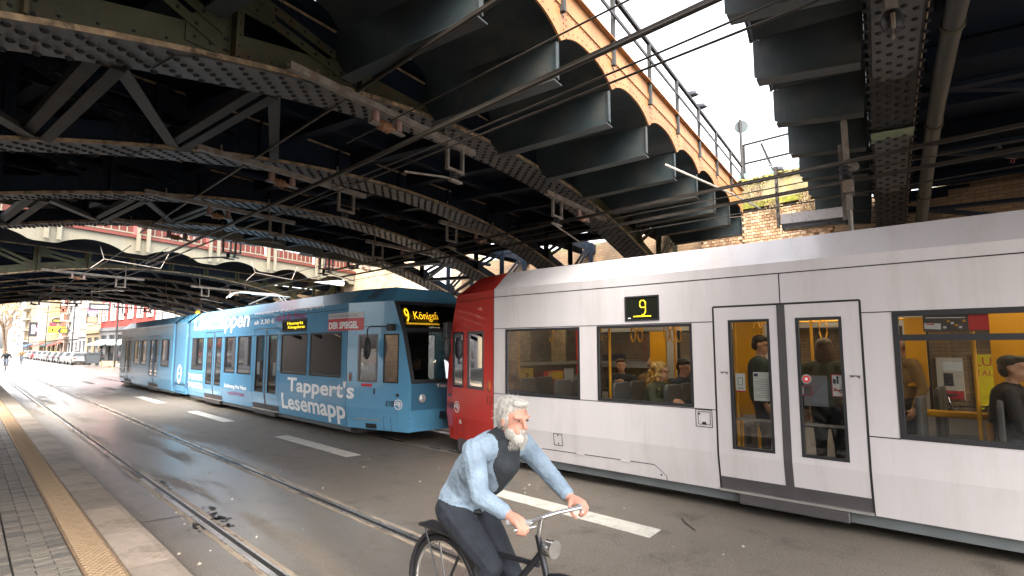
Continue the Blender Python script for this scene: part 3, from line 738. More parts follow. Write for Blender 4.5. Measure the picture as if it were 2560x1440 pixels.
def far(u, z, d): return (W_ - xoff(z) - d, u, z)
ZS = (.24, .46, .68, 2.93)
def window(T, P, u0, u1, z0, z1, split=None, g=glass, fr=.035, frame_m=None, name='window'):
    m = MB(); ring(m, u0, u1, z0, z1, fr, P, -.006, .05)
    if split: 
        for a, b in ((split - .03, split + .03),):
            vs = [P(u0 + fr, a, -.006), P(u1 - fr, a, -.006), P(u1 - fr, b, -.006), P(u0 + fr, b, -.006), P(u0 + fr, a, .05), P(u1 - fr, a, .05), P(u1 - fr, b, .05), P(u0 + fr, b, .05)]
            m.add(vs, [(0, 1, 2, 3), (7, 6, 5, 4), (0, 4, 5, 1), (1, 5, 6, 2), (2, 6, 7, 3), (3, 7, 4, 0)])
    w = m.obj(name, frame_m or black_rub, T)
    m = MB()
    zz = [(z0 + fr, z1 - fr)] if not split else [(z0 + fr, split - .03), (split + .03, z1 - fr)]
    for a, b in zz:
        MB().quad(P(u0 + fr, a, .012), P(u1 - fr, a, .012), P(u1 - fr, b, .012), P(u0 + fr, b, .012)).obj('pane', g, w)
    return w
def seam(T, P, u0, z0, u1, z1, w=.012):
    m = MB()
    if abs(u1 - u0) > abs(z1 - z0): vs = [P(u0, z0 - w / 2, -.0025), P(u1, z1 - w / 2, -.0025), P(u1, z1 + w / 2, -.0025), P(u0, z0 + w / 2, -.0025)]
    else: vs = [P(u0 - w / 2, z0, -.0025), P(u0 + w / 2, z0, -.0025), P(u1 + w / 2, z1, -.0025), P(u1 - w / 2, z1, -.0025)]
    m.quad(*vs); return m.obj('panel_gap', seam_m, T)
def leaf(T, P, u0, u1, z0, z1, g0, g1, gz0, gz1, body, kick=True):
    """one door leaf u0<u1 with glass opening"""
    m = MB(); grid_panel(m, (u0, u1), [z for z in (z0 + (.14 if kick else 0), .46, .68, z1) if z >= z0], [(g0, g1, gz0, gz1)], P, .045)
    d = m.obj('door_leaf', body, T)
    m = MB(); ring(m, g0, g1, gz0, gz1, .03, P, -.004, .05); m.obj('door_gasket', black_rub, d)
    MB().quad(P(g0 + .03, gz0 + .03, .012), P(g1 - .03, gz0 + .03, .012), P(g1 - .03, gz1 - .03, .012), P(g0 + .03, gz1 - .03, .012)).obj('door_pane', glass, d)
    if kick:
        m = MB(); grid_panel(m, (u0, u1), (z0, z0 + .139), [], lambda u, z, dd: P(u, z, dd), .045); m.obj('kick_plate', grey_dk, d)
    return d
def roof_shell(T, u0, u1, mt_):
    m = MB(); pr = [(0, 2.93), (.363, 3.26), (.9, 3.33), (W_ - .9, 3.33), (W_ - .363, 3.26), (W_, 2.93)]
    for a, b in zip(pr[:-1], pr[1:]): m.quad((a[0], u0, a[1]), (a[0], u1, a[1]), (b[0], u1, b[1]), (b[0], u0, b[1]))
    return m.obj('roof', mt_, T)
def cab(T, yS, sg, side_m, front_m, lower_m):
    """tapered driver's cab: side seam at yS, nose towards sg"""
    tp = .264
    def nose(z):
        for (z0, s0), (z1, s1) in zip(((.24, 1.66), (.72, 1.76), (1.25, 1.75), (2.24, 1.55), (2.93, 1.30), (3.26, .95)), ((.72, 1.76), (1.25, 1.75), (2.24, 1.55), (2.93, 1.30), (3.26, .95), (9, 0))):
            if z <= z1: return s0 + (s1 - s0) * (z - z0) / (z1 - z0)
    def wt(s): return tp * min(s, 1.75) + .35 * max(0, s - 1.5) ** 1.5
    zs = (.24, .46, .68, 1.22, 2.24, 2.60, 2.93, 3.10, 3.26)
    fr = (0, .33, .89, 1.05, 1.46, 9)
    def PS(s, z, d, side):
        s = min(s, nose(z)); x = wt(s) + xoff(z) + d
        return (x if side == 0 else W_ - x, yS + sg * s, z)
    wins = ((.33, .89), (1.05, 1.46))
    body = MB()
    for side in (0, 1):
        for i in range(len(fr) - 1):
            for j in range(len(zs) - 1):
                if zs[j] == 1.22 and any(abs(fr[i] - w[0]) < .01 for w in wins): continue
                s0, s1 = fr[i], fr[i + 1]
                if s1 > 8: s0 = 1.46
                a = [PS(s0, zs[j], 0, side), PS(s1, zs[j], 0, side), PS(s1, zs[j + 1], 0, side), PS(s0, zs[j + 1], 0, side)]
                if (Vector(a[0]) - Vector(a[1])).length < 1e-4 and (Vector(a[3]) - Vector(a[2])).length < 1e-4: continue
                body.quad(*a)
                b = [PS(s0, zs[j], .04, side), PS(s1, zs[j], .04, side), PS(s1, zs[j + 1], .04, side), PS(s0, zs[j + 1], .04, side)]
                body.quad(*b[::-1])
    # roof of the cab
    n_ = 6
    for a, b in zip((0, .5, .95)[:-1], (0, .5, .95)[1:]):
        body.quad(PS(a, 3.26, 0, 0), PS(b, 3.26, 0, 0), PS(b, 3.26, 0, 1), PS(a, 3.26, 0, 1))
    # lower front apron
    for j in range(3):
        body.quad(PS(9, zs[j], 0, 0), PS(9, zs[j], 0, 1), PS(9, zs[j + 1], 0, 1), PS(9, zs[j + 1], 0, 0))
    body.quad(PS(9, 2.93, 0, 0), PS(9, 2.93, 0, 1), PS(9, 3.26, 0, 1), PS(9, 3.26, 0, 0))
    cb = body.obj('cab', side_m, T)
    m = MB(); m.quad(PS(9, .68, 0, 0), PS(9, .68, 0, 1), PS(9, 1.22, 0, 1), PS(9, 1.22, 0, 0)); m.obj('front_apron', lower_m, cb)
    MB().quad(PS(0, .24, .01, 0), PS(9, .24, .01, 0), PS(9, .24, .01, 1), PS(0, .24, .01, 1)).obj('underside', grey_dk, cb)
    # windscreen wraps the front between the pillars
    def F(a, z, d):
        p = Vector(PS(9, z, 0, 0)); q = Vector(PS(9, z, 0, 1)); r = p.lerp(q, a); bow = .10 * math.sin(math.pi * a)
        return (r.x, r.y + sg * (bow - d), r.z)
    ws = MB(); k = 8
    for i in range(k):
        for (z0, z1) in ((1.22, 2.24), (2.24, 2.60), (2.60, 2.93)):
            ws.quad(F(i / k, z0, 0), F((i + 1) / k, z0, 0), F((i + 1) / k, z1, 0), F(i / k, z1, 0))
    ws.obj('windscreen', glass_d, cb, smooth=True)
    fm = MB()
    for i in range(k):
        fm.quad(F(i / k, 2.93, 0), F((i + 1) / k, 2.93, 0), F((i + 1) / k, 2.93, .2), F(i / k, 2.93, .2))
    for (za, zb) in ((1.22, 1.30), (2.28, 2.36), (2.86, 2.93)):
        for i in range(k): fm.quad(F(i / k, za, -.004), F((i + 1) / k, za, -.004), F((i + 1) / k, zb, -.004), F(i / k, zb, -.004))
    for (a0, a1) in ((0, .05), (.95, 1)):
        for (z0, z1) in ((1.22, 2.24), (2.24, 2.93)): fm.quad(F(a0, z0, -.005), F(a1, z0, -.005), F(a1, z1, -.005), F(a0, z1, -.005))
    fm.obj('windscreen_frame', black_rub, cb)
    ds = MB(); ds.quad(F(.08, 2.40, .06), F(.92, 2.40, .06), F(.92, 2.84, .06), F(.08, 2.84, .06)); disp = ds.obj('front_display', led_bg, cb)
    # side windows
    for side in (0, 1):
        for kx, w in enumerate(wins):
            def Q(u, z, d): return PS(u, z, d, side)
            fw = MB(); ring(fw, w[0], w[1], 1.22, 2.24, .05 if kx == 0 else .028, Q, -.006, .05)
            o = fw.obj('cab_window', mat('window_alu', (.12, .11, .11), .4, .3, .1) if kx == 0 else black_rub, cb)
            MB().quad(Q(w[0] + .03, 1.25, .012), Q(w[1] - .03, 1.25, .012), Q(w[1] - .03, 2.21, .012), Q(w[0] + .03, 2.21, .012)).obj('pane', glass, o)
    # headlights, coupler
    for a in (.14, .86):
        c = F(a, .92, -.02); m = MB(); m.lathe([(.085, -.03 * sg), (.09, 0), (.07, .025 * sg), (.0, .03 * sg)], c, 'y', 16); m.obj('headlight', mat('lamp_glass', (.5, .5, .5), .1, .3, 0), cb, smooth=True)
    m = MB(); m.beam((W_ / 2, yS + sg * 1.5, .55), (W_ / 2, yS + sg * 2.12, .55), .16, .14); m.box(W_ / 2 - .2, W_ / 2 + .2, *sorted((yS + sg * 2.12, yS + sg * 2.22)), .42, .70); m.obj('coupler', dark_metal, cb)
    # a driver's desk and rear bulkhead
    MB().box(.55, W_ - .55, *sorted((yS + sg * 1.05, yS + sg * 1.5)), .9, 1.12).obj('driver_desk', black_rub, cb)
    return cb, PS, F, disp
def logo_kvb(T, S, sC, z, PSf):
    """KVB lettering with the round arrow badge on the cab side; PSf(s,z,d) surface point, s grows towards the nose"""
    ink = mat('logo_ink', (.015, .02, .035), .4, 0, 0); wht = mat('logo_white', (.75, .73, .72), .4, 0, 0)
    me = text_mesh('KVB', .035, .2); n = len(me.vertices); co = np.zeros(n * 3); me.vertices.foreach_get('co', co); co = co.reshape(-1, 3)
    mn, mx = co.min(0), co.max(0); h = .115; w = .27
    a = sC; 
    return me, co, mn, mx, ink, wht
def badge(T, cab_o, Pt, s0, z0, flip):
    """Pt(s,z,d): point; text starts at s0 and runs along +flip"""
    me, co, mn, mx, ink, wht = logo_kvb(T, None, 0, 0, None)
    out = [Pt(s0 + flip * (c[0] - mn[0]) / (mx[0] - mn[0]) * .23, z0 + (c[1] - mn[1]) / (mx[1] - mn[1]) * .12, -.004) for c in co]
    me.vertices.foreach_set('co', np.array(out).ravel()); me.materials.clear(); me.materials.append(ink); me.update()
    o = bpy.data.objects.new('logo_letters', me); C.objects.link(o); o.parent = cab_o
    cs = s0 + flip * .34; cz = z0 + .055; m = MB(); k = 24
    for i in range(k):
        a, b = 2 * math.pi * i / k, 2 * math.pi * (i + 1) / k
        m.quad(*[Pt(cs + flip * r * math.cos(t), cz + r * math.sin(t), -.004) for t, r in ((a, .085), (b, .085), (b, .105), (a, .105))])
    for i in range(3, 20):
        a, b = 2 * math.pi * i / k - 2.2, 2 * math.pi * (i + 1) / k - 2.2
        m.quad(*[Pt(cs + flip * r * math.cos(t), cz + r * math.sin(t), -.004) for t, r in ((a, .038), (b, .038), (b, .062), (a, .062))])
    m.quad(*[Pt(cs + flip * x, cz + z, -.0045) for x, z in ((-.09, -.012), (.0, -.012), (.0, .012), (-.09, .012))])
    m.add([Pt(cs + flip * x, cz + z, -.0045) for x, z in ((.0, -.035), (.045, 0), (.0, .035))], [(0, 1, 2)])
    m.obj('round_badge', wht, cab_o)
def mirror_arm(T, P0, out, sg, m_=None):
    """wing mirror on a bent tube"""
    p = Vector(P0); 
    m = MB(); m.tube([p, p + Vector((-out, 0, .0)), p + Vector((-out - .02, 0, -.05)), p + Vector((-out - .02, 0, -.32))], .012, 8)
    o = m.obj('mirror_arm', dark_metal, T, smooth=True)
    m = MB(); c = p + Vector((-out - .02, 0, -.36)); m.ball(c, (.09, .05, .21), 12, 8); m.obj('mirror_housing', black_rub, o, smooth=True)
    return o
def seats(T, x0, u, face, z=.40, n=1, w=.44):
    """a two-place bench: back shell facing; face=+1 looks towards +y"""
    for k in range(n):
        x = x0 + k * (w + .03)
        s = MB(); s.box(x, x + w, u - .22, u + .22, z + .40, z + .47); b = s.obj('seat', seat_m, T, bevel=.03, seg=2)
        yb = u - face * .24
        m = MB(); vs = [(x, yb), (x + w, yb)]
        m.prism([(x + .02, z + .42), (x + w - .02, z + .42), (x + w, z + 1.02), (x + w - .04, z + 1.09), (x + .04, z + 1.09), (x, z + 1.02)], yb - .025, yb + .025, 'y'); m.obj('seat_back', seat_m, b, bevel=.015, seg=2)
        MB().box(x + .1, x + w - .1, u - .12, u + .12, z + .01, z + .40).obj('seat_pedestal', seat_m, b)
def strap(T, x, u, z=2.20):
    m = MB(); k = 10
    m.tube([(x, u + .045 * math.cos(a), z - .13 + .13 * math.sin(a)) for a in [math.pi * (0.5 + 2 * i / k) for i in range(k)]] + [(x, u, z)], .010, 6); m.obj('hanging_strap', yel, T, smooth=True)
def pole(T, x, u, z0=.40, z1=2.45, m_=None): MB().tube([(x, u, z0), (x, u, z1)], .019, 10).obj('grab_pole', m_ or yel, T, smooth=True)

# ---------------------------------------------------------------- white tram with the red cab (nearest)
TW = empty('tram', (6.595, 4.0, 0), R_(3.51), label='white low-floor tram with red cab in front of the cyclist', cat='tram')
SE, U0 = 3.03, -10.5
ops = [(1.267, 2.761, 1.19, 2.25), (-.473, .962, 1.20, 2.255), (-2.335, -.755, .24, 2.445), (-4.3, -2.61, 1.04, 2.31), (-6.1, -4.55, 1.04, 2.31), (-8.2, -6.4, .24, 2.445)]
m = MB(); grid_panel(m, (U0, SE), ZS, ops, near, .05); m.obj('body_side', tram_white, TW)
opf = [(1.2, 2.8, 1.1, 2.25), (-.5, 1.0, 1.1, 2.25), (-2.35, -.7, .75, 2.25), (-4.3, -2.6, 1.04, 2.3), (-6.1, -4.55, 1.04, 2.31)]
m = MB(); grid_panel(m, (U0, SE), ZS, opf, far, .05); m.obj('body_side', tram_white, TW)
for o in opf: window(TW, far, *o)
roof_shell(TW, U0, SE - .001, tram_white)
window(TW, near, *ops[0]); window(TW, near, *ops[1]); window(TW, near, *ops[3], split=2.045, fr=.05); window(TW, near, *ops[4], split=2.045, fr=.05)
# double door
def door_pair(T, P, u0, u1, z0, z1, body, n0=.18, n1=.03, gz=(.75, 2.28)):
    mid = (u0 + u1) / 2
    leaf(T, P, mid + .045, u1 - .012, z0, z1 - .012, mid + n1 + .10, u1 - n0, gz[0], gz[1], body)
    leaf(T, P, u0 + .012, mid - .045, z0, z1 - .012, u0 + n0, mid - n1 - .12, gz[0], gz[1], body)
    m = MB(); grid_panel(m, (mid - .044, mid + .044), (z0 + .01, .46, .68, z1 - .012), [], lambda u, z, d: P(u, z, d - .004), .05); m.obj('door_seal', grey_dk, T)
    MB().box(*sorted((P(u0, .28, -.035)[0], P(u0, .28, .03)[0])), u0 + .0, u1 - .0, z0 - .028, z0 - .002).obj('door_sill', silver, T)
    MB().box(*sorted((P(u0, .2, -.04)[0], P(u0, .2, .1)[0])), u0 + .22, u1 - .22, z0 - .15, z0 - .03).obj('folding_step', grey_dk, T, bevel=.01)
door_pair(TW, near, -2.335, -.755, .27, 2.445, tram_white)
door_pair(TW, near, -8.2, -6.4, .27, 2.445, tram_white)
# skirt, floor, ceiling, under-gear
MB().box(.11, .14, U0, SE, .12, .30).obj('skirt', grey_skirt, TW)
MB().box(W_ - .14, W_ - .11, U0, SE, .12, .30).obj('skirt', grey_skirt, TW)
MB().box(.1, W_ - .1, U0, SE, .30, .36).obj('floor', int_floor, TW)
MB().box(.055, W_ - .055, U0, SE, 2.52, 2.56).obj('ceiling', int_wall, TW)
MB().box(.3, W_ - .3, U0, SE + 1.2, .08, .29).obj('under_gear', grey_dk, TW)
for s in (.62, W_ - .72):
    for a in (1.9, -.3, -2.5, -4.7): MB().box(s, s + .1, a, a + 1.5, 2.505, 2.519).obj('added_ceiling_lamp', lamp_m, TW)
MB().box(.06, W_ - .06, U0, U0 + .05, .3, 2.9).obj('end_wall', int_wall, TW)
# panel gaps
seam(TW, near, U0, 2.80, SE, 2.80); seam(TW, near, -.755, 2.265, SE, 2.265, .01); seam(TW, near, -.755, 1.19, SE, 1.19, .01)
seam(TW, near, -4.3, 2.31, -2.335, 2.31, .01); seam(TW, near, -2.61, 1.04, -2.335, 1.04, .012); seam(TW, near, -1.545, 2.445, -1.545, 2.80)
for u in (-2.335, -.755):
    for (a, b) in ((.24, .46), (.46, .68), (.68, 2.445)): seam(TW, near, u, a, u, b, .022)
seam(TW, near, -2.335, 2.445, -.755, 2.445, .022)
for q in ((2.36, .40, .12, .42), (.12, .42, -.04, .30)): seam(TW, near, q[0], q[1], q[2], q[3], .010)
seam(TW, near, -.045, .24, -.045, .30, .01)
for u in (2.1, 1.3, .55): MB().cbox((xoff(.42) - .004, u, .41), (.012, .14, .022)).obj('hatch_hinge', tram_white, TW)
def plate(T, u0, u1, z0, z1, body, extra=None):
    m = MB(); ring(m, u0, u1, z0, z1, .008, near, -.003, .0); m.obj('hatch_outline', seam_m, T)
plate(TW, 1.612, 1.776, .485, .665, tram_white)
for z in (.515, .64): MB().lathe([(.011, -.004), (.011, 0)], (xoff(z) - .001, 1.69, z), 'x', 10).obj('hatch_screw', dark_metal, TW)
MB().lathe([(.013, -.004), (.013, 0)], (xoff(.3) - .001, .03, .30), 'x', 10).obj('hatch_screw', dark_metal, TW)
m = MB(); ring(m, -.70, -.485, .97, 1.185, .008, near, -.004, 0); ring(m, -.675, -.515, 1.0, 1.16, .006, near, -.004, 0); m.obj('door_release_box', seam_m, TW)
m = MB(); m.add([near(-.63, 1.0, -.005), near(-.56, 1.0, -.005), near(-.575, 1.035, -.005), near(-.615, 1.035, -.005)], [(0, 1, 2, 3)]); m.obj('release_handle', dark_metal, TW)
MB().lathe([(.012, -.006), (.012, 0)], (-.001, -.535, 1.13), 'x', 10).obj('release_button', dark_metal, TW)
res = mat('sticker_residue', (.40, .37, .36), .6, 0, .3, 30); rdk = mat('torn_sticker', (.10, .09, .09), .7, 0, .3, 30)
for (a, b_) in ((-.925, -.81), (-2.31, -2.19)):
    m = MB(); ring(m, a, b_, 1.43, 1.66, .004, near, -.003, 0); o = m.obj('sticker_residue', res, TW); MB().add([near(a + .01, 1.655, -.0035), near(b_ - .01, 1.655, -.0035), near(b_ - .02, 1.63, -.0035), near(a + .05, 1.645, -.0035), near(a + .02, 1.62, -.0035)], [(0, 1, 2, 3, 4)]).obj('torn_edge', rdk, o)
# destination box "9"
m = MB(); ring(m, -.03, .49, 2.31, 2.65, .022, near, -.012, .02); o = m.obj('side_display', black_rub, TW)
MB().quad(near(-.01, 2.33, -.004), near(.47, 2.33, -.004), near(.47, 2.63, -.004), near(-.01, 2.63, -.004)).obj('display_panel', led_bg, o)
MB().quad(near(.09, 2.365, -.0055), near(.36, 2.365, -.0055), near(.36, 2.378, -.0055), near(.09, 2.378, -.0055)).obj('display_glow', led_y, o)
m = MB(); pts = [(.02, .13), (.0, .15), (.0, .19), (.025, .215), (.055, .215), (.08, .19), (.08, .14), (.06, .11), (.02, .11), (.0, .13)]
tp_ = [near(.255 - x, 2.38 + z, -.008) for x, z in ((.085, .11), (.02, .11), (.0, .135), (.0, .18), (.02, .205), (.06, .205), (.085, .18), (.085, .05), (.06, .012), (.03, .012))]
m.tube(tp_, .0065, 6); m.obj('display_numeral', led_y, o)
MB().quad(near(.44, 2.345, -.0055), near(.405, 2.345, -.0055), near(.405, 2.352, -.0055), near(.44, 2.352, -.0055)).obj('display_mark', mat('display_white', (.8, .8, .8), .5, 0, 0, emit=.6), o)
cw, PSw, Fw_, dw = cab(TW, SE, 1, tram_red, tram_red, tram_red)
MB().quad((0, SE - .006, .24), (0, SE + .006, .24), (0, SE + .006, .24), (0, SE - .006, .24))
seam(TW, near, SE, .68, SE, 2.93, .014)
badge(TW, cw, lambda s, z, d: PSw(s, z, d, 0), 1.62, .80, -1)
m = MB(); m.quad(PSw(1.66, 1.02, -.004, 0), PSw(1.52, 1.02, -.004, 0), PSw(1.52, 1.08, -.004, 0), PSw(1.66, 1.08, -.004, 0)); m.obj('number_label', black_rub, cw)
m = MB(); m.quad(PSw(1.20, .56, -.004, 0), PSw(1.12, .56, -.004, 0), PSw(1.12, .63, -.004, 0), PSw(1.20, .63, -.004, 0)); m.obj('white_label', mat('label_white', (.7, .68, .66), .5, 0, 0), cw)
def cseam(cb, PS, s0, z0, s1, z1, w=.010):
    a = [PS(s0, z0 - w / 2, -.003, 0), PS(s1, z1 - w / 2, -.003, 0), PS(s1, z1 + w / 2, -.003, 0), PS(s0, z0 + w / 2, -.003, 0)] if abs(s1 - s0) > abs(z1 - z0) else [PS(s0 - w / 2, z0, -.003, 0), PS(s0 + w / 2, z0, -.003, 0), PS(s1 + w / 2, z1, -.003, 0), PS(s1 - w / 2, z1, -.003, 0)]
    MB().quad(*a).obj('panel_gap', seam_m, cb)
cseam(cw, PSw, 1.0, .66, 1.7, .66); cseam(cw, PSw, 1.3, .3, 1.3, .66); cseam(cw, PSw, 1.05, .3, 1.05, .66); cseam(cw, PSw, 0.0, 2.80, 1.3, 2.80, .008)
m = MB(); c = PSw(.14, 1.30, -.012, 0); m.ball(c, (.018, .035, .095), 10, 8); m.obj('marker_lamp', mat('marker_orange', (.35, .10, .03), .3, 0, 0), cw, smooth=True)
m = MB(); ring(m, .07, .2, 1.0, 1.13, .006, lambda u, z, d: PSw(u, z, d, 0), -.004, 0); m.obj('hatch_outline', seam_m, cw)
p = PSw(1.50, 2.30, 0, 0); mirror_arm(cw, p, .10, 1)
MB().box(p[0] - .16, p[0] - .02, p[1] - .02, p[1] + .10, 2.12, 2.44).obj('camera_housing', black_rub, cw, bevel=.02)
bh = MB().box(.3, W_ - .3, SE + .0, SE + .03, .4, 2.5).obj('cab_bulkhead', mat('bulkhead_grey', (.04, .035, .03), .5, 0, .3, 5), TW)
def bpost(w0, w1, z0, z1, m_, name='poster'): return MB().box(w0, w1, SE - .006, SE - .001, z0, z1).obj(name, m_, bh)
py = mat('poster_yellow', (.50, .34, .02), .6, 0, .1, 6)
bpost(.42, 1.02, 1.02, 1.58, py)
for a in (.58, .84):
    m = MB(); m.tube([(a + .05 * math.sin(i * 2.1), SE - .012, 1.22 + i * .035) for i in range(9)], .013, 6); m.obj('scrawled_figure', mat('scrawl_ink', (.012, .012, .02), .6, 0, 0), bh)
bpost(1.04, 1.28, 1.0, 1.52, mat('poster_maroon', (.09, .02, .02), .6, 0, .4, 4)); bpost(1.32, 1.92, .98, 1.52, mat('poster_crimson', (.40, .02, .03), .6, 0, .25, 7)); bpost(1.95, 2.25, .95, 1.55, mat('poster_pale', (.36, .37, .42), .7, 0, .2, 6))
for (a, b_, z0, z1, m_) in ((1.55, 1.9, 1.36, 1.5, py), (1.33, 1.58, 1.0, 1.12, mat('slip_white', (.6, .6, .6), .7)), (1.62, 1.9, 1.0, 1.12, mat('print_orange', (.60, .22, .01), .6, 0, 0)), (1.45, 1.6, 1.2, 1.5, mat('print_skin', (.45, .22, .13), .7, 0, .2))): MB().box(a, b_, SE - .010, SE - .0065, z0, z1).obj('print_block', m_, bh)
bpost(.42, .95, 1.72, 2.42, mat('speckled_panel', (.16, .14, .11), .8, 0, .6, 30, .4, 40), 'grey_panel'); bpost(1.55, 2.0, 1.62, 2.3, mat('tan_panel', (.20, .14, .08), .8, 0, .3, 8), 'tan_panel'); MB().box(.3, W_ - .3, SE - .03, SE - .012, 1.63, 1.69).obj('bulkhead_rail', silver, bh)
# interior
for u in (2.35, 1.6, .55, -.25): seats(TW, .12, u, -1, .36, 2); seats(TW, 1.66, u, -1, .36, 2)
for u in (-3.0, -3.62, -4.4, -5.2): seats(TW, .10, u, -1, .36, 1, .46); seats(TW, 1.66, u, -1, .36, 2)
for x in (.62, 1.9):
    for u in (2.3, 1.55, 1.42, .75, .68, .25, -.15, -.33, -.42): strap(TW, x + .15 * ((u * 7) % 1), u, 2.30)
for u in (-.95, -1.05, -1.3, -1.75, -2.0): strap(TW, .95, u, 2.30)
for x in (.6, 2.0): MB().tube([(x + .1, U0 + 1, 2.32), (x + .1, SE - .3, 2.32)], .014, 8).obj('overhead_rail', yel, TW, smooth=True)
for (x, u) in ((.35, -.88), (.35, -2.2), (1.5, -.5), (1.2, -1.55), (1.7, .6), (.28, 2.72), (.28, .93), (.28, -3.22)): pole(TW, x, u)
MB().box(1.25, 1.29, .54, .80, 1.0, 2.20).obj('yellow_partition', yel, TW)
MB().box(1.45, 1.49, -.86, -.46, 1.0, 2.35).obj('yellow_partition', yel, TW)
MB().box(1.1, 1.14, -3.9, -3.32, 1.25, 2.35).obj('yellow_partition', yel, TW)
MB().box(1.2, 1.24, -2.75, -2.55, 1.5, 2.3).obj('yellow_partition', yel, TW)
m = MB(); m.prism([(-.99, .95), (-1.13, 1.08), (-1.13, .55), (-.99, .55)], .7, .74, 'x'); m.obj('yellow_panel', yel, TW)
MB().box(.62, .70, -3.9, -2.75, 1.22, 1.29).obj('yellow_ledge', yel, TW, bevel=.015)
MB().tube([(.36, -3.28, 1.22), (.36, -3.30, .9), (.36, -3.33, .4)], .03, 10).obj('grab_pole', yel, TW, smooth=True)
for (u0, u1, xx) in ((-2.13, -1.72, .05), (-1.39, -.98, .05)): MB().beam((xx + .03, u0, 1.10), (xx + .03, u1, 1.10), .012, .03).obj('door_handrail', silver, TW)
# printed notices behind the panes
def sheet(T, u0, u1, z0, z1, m_, d=.018, name='paper_notice'): 
    return MB().box(d, d + .002, u0, u1, z0, z1).obj(name, m_, T)
paper = mat('paper_white', (.62, .63, .66), .7, 0, .03); red_ink = mat('red_print', (.55, .03, .04), .6, 0, 0); dk_ink = mat('dark_print', (.03, .03, .045), .6, 0, 0); grey_ink = mat('grey_print', (.28, .28, .31), .6, 0, 0)
n_ = sheet(TW, -1.385, -1.20, 1.33, 1.66, paper)
m = MB()
for k in range(9): m.quad((.0165, -1.37, 1.57 - k * .025), (.0165, -1.22 - .06 * (k % 3 == 0), 1.57 - k * .025), (.0165, -1.22 - .06 * (k % 3 == 0), 1.577 - k * .025), (.0165, -1.37, 1.577 - k * .025))
m.obj('printed_lines', grey_ink, n_, kind='stuff'); MB().quad((.0165, -1.255, 1.61), (.0165, -1.21, 1.61), (.0165, -1.21, 1.645), (.0165, -1.255, 1.645)).obj('printed_emblem', mat('navy_print', (.01, .03, .12), .6, 0, 0), n_)
n_ = sheet(TW, -1.105, -.995, 1.42, 1.64, paper); MB().box(.0165, .0175, -1.105, -.995, 1.42, 1.437).obj('red_edge', red_ink, n_)
m = MB(); ring(m, -1.08, -1.02, 1.5, 1.59, .006, lambda u, z, d: (.0165, u, z), 0, 0); m.quad((.0165, -1.09, 1.462), (.0165, -1.03, 1.462), (.0165, -1.03, 1.47), (.0165, -1.09, 1.47)); m.add([(.0165, -1.02, 1.466), (.0165, -1.035, 1.455), (.0165, -1.035, 1.478)], [(0, 1, 2)]); m.obj('arrow_print', dk_ink, n_)
n_ = sheet(TW, -2.135, -2.02, 1.42, 1.66, paper)
m = MB(); ring(m, -2.135, -2.02, 1.42, 1.66, .010, lambda u, z, d: (.0165, u, z), 0, 0); m.quad((.016, -2.115, 1.47), (.016, -2.105, 1.46), (.016, -2.035, 1.51), (.016, -2.045, 1.52)); m.obj('prohibition_bar', red_ink, n_)
m = MB(); m.quad((.0163, -2.12, 1.49), (.0163, -2.035, 1.482), (.0163, -2.035, 1.492), (.0163, -2.12, 1.50)); m.quad((.0163, -2.09, 1.56), (.0163, -2.07, 1.56), (.0163, -2.07, 1.64), (.0163, -2.09, 1.64)); m.quad((.0163, -2.06, 1.55), (.0163, -2.035, 1.57), (.0163, -2.04, 1.62), (.0163, -2.065, 1.60)); m.obj('pictogram', dk_ink, n_)
n_ = sheet(TW, -1.98, -1.74, 1.31, 1.64, mat('back_of_paper', (.16, .16, .19), .7, 0, .1)); 
n_ = sheet(TW, -1.825, -1.72, 1.42, 1.525, paper); m = MB(); ring(m, -1.825, -1.72, 1.42, 1.525, .008, lambda u, z, d: (.0165, u, z), 0, 0); m.obj('red_edge', red_ink, n_)
m = MB(); m.lathe([(.052, 0), (.052, .002)], (.014, -1.775, 1.60), 'x', 20); b_ = m.obj('door_button', paper, TW); MB().lathe([(.038, 0), (.038, .001)], (.0115, -1.775, 1.60), 'x', 20).obj('button_ring', red_ink, b_); MB().lathe([(.016, 0), (.016, .001)], (.0100, -1.775, 1.60), 'x', 16).obj('button_core', paper, b_)
# advert strip in the hopper window
adv = sheet(TW, -3.36, -2.86, 2.10, 2.26, mat('advert_grey', (.07, .06, .065), .6, 0, 0), .03, 'advert_card')
MB().quad((.0285, -3.36, 2.11), (.0285, -3.21, 2.11), (.0285, -3.21, 2.255), (.0285, -3.36, 2.255)).obj('red_field', red_ink, adv)
MB().quad((.0285, -3.0, 2.12), (.0285, -2.87, 2.13), (.0285, -2.87, 2.185), (.0285, -3.0, 2.18)).obj('white_field', paper, adv)
MB().quad((.0283, -2.95, 2.165), (.0283, -2.885, 2.168), (.0283, -2.885, 2.18), (.0283, -2.95, 2.178)).obj('red_line', red_ink, adv)
MB().quad((.0284, -3.19, 2.226), (.0284, -2.885, 2.232), (.0284, -2.885, 2.243), (.0284, -3.19, 2.237)).obj('headline_bar', paper, adv)
m = MB()
for k in range(6): u = -3.03 - k * .03; z = 2.13 + .02 * ((k * 3) % 4); m.mt(k % 2); m.quad((.0284, u - .012, z), (.0284, u + .012, z), (.0284, u + .012, z + .02), (.0284, u - .012, z + .02))
m.obj('speech_bubbles', [paper, yel], adv, kind='stuff')
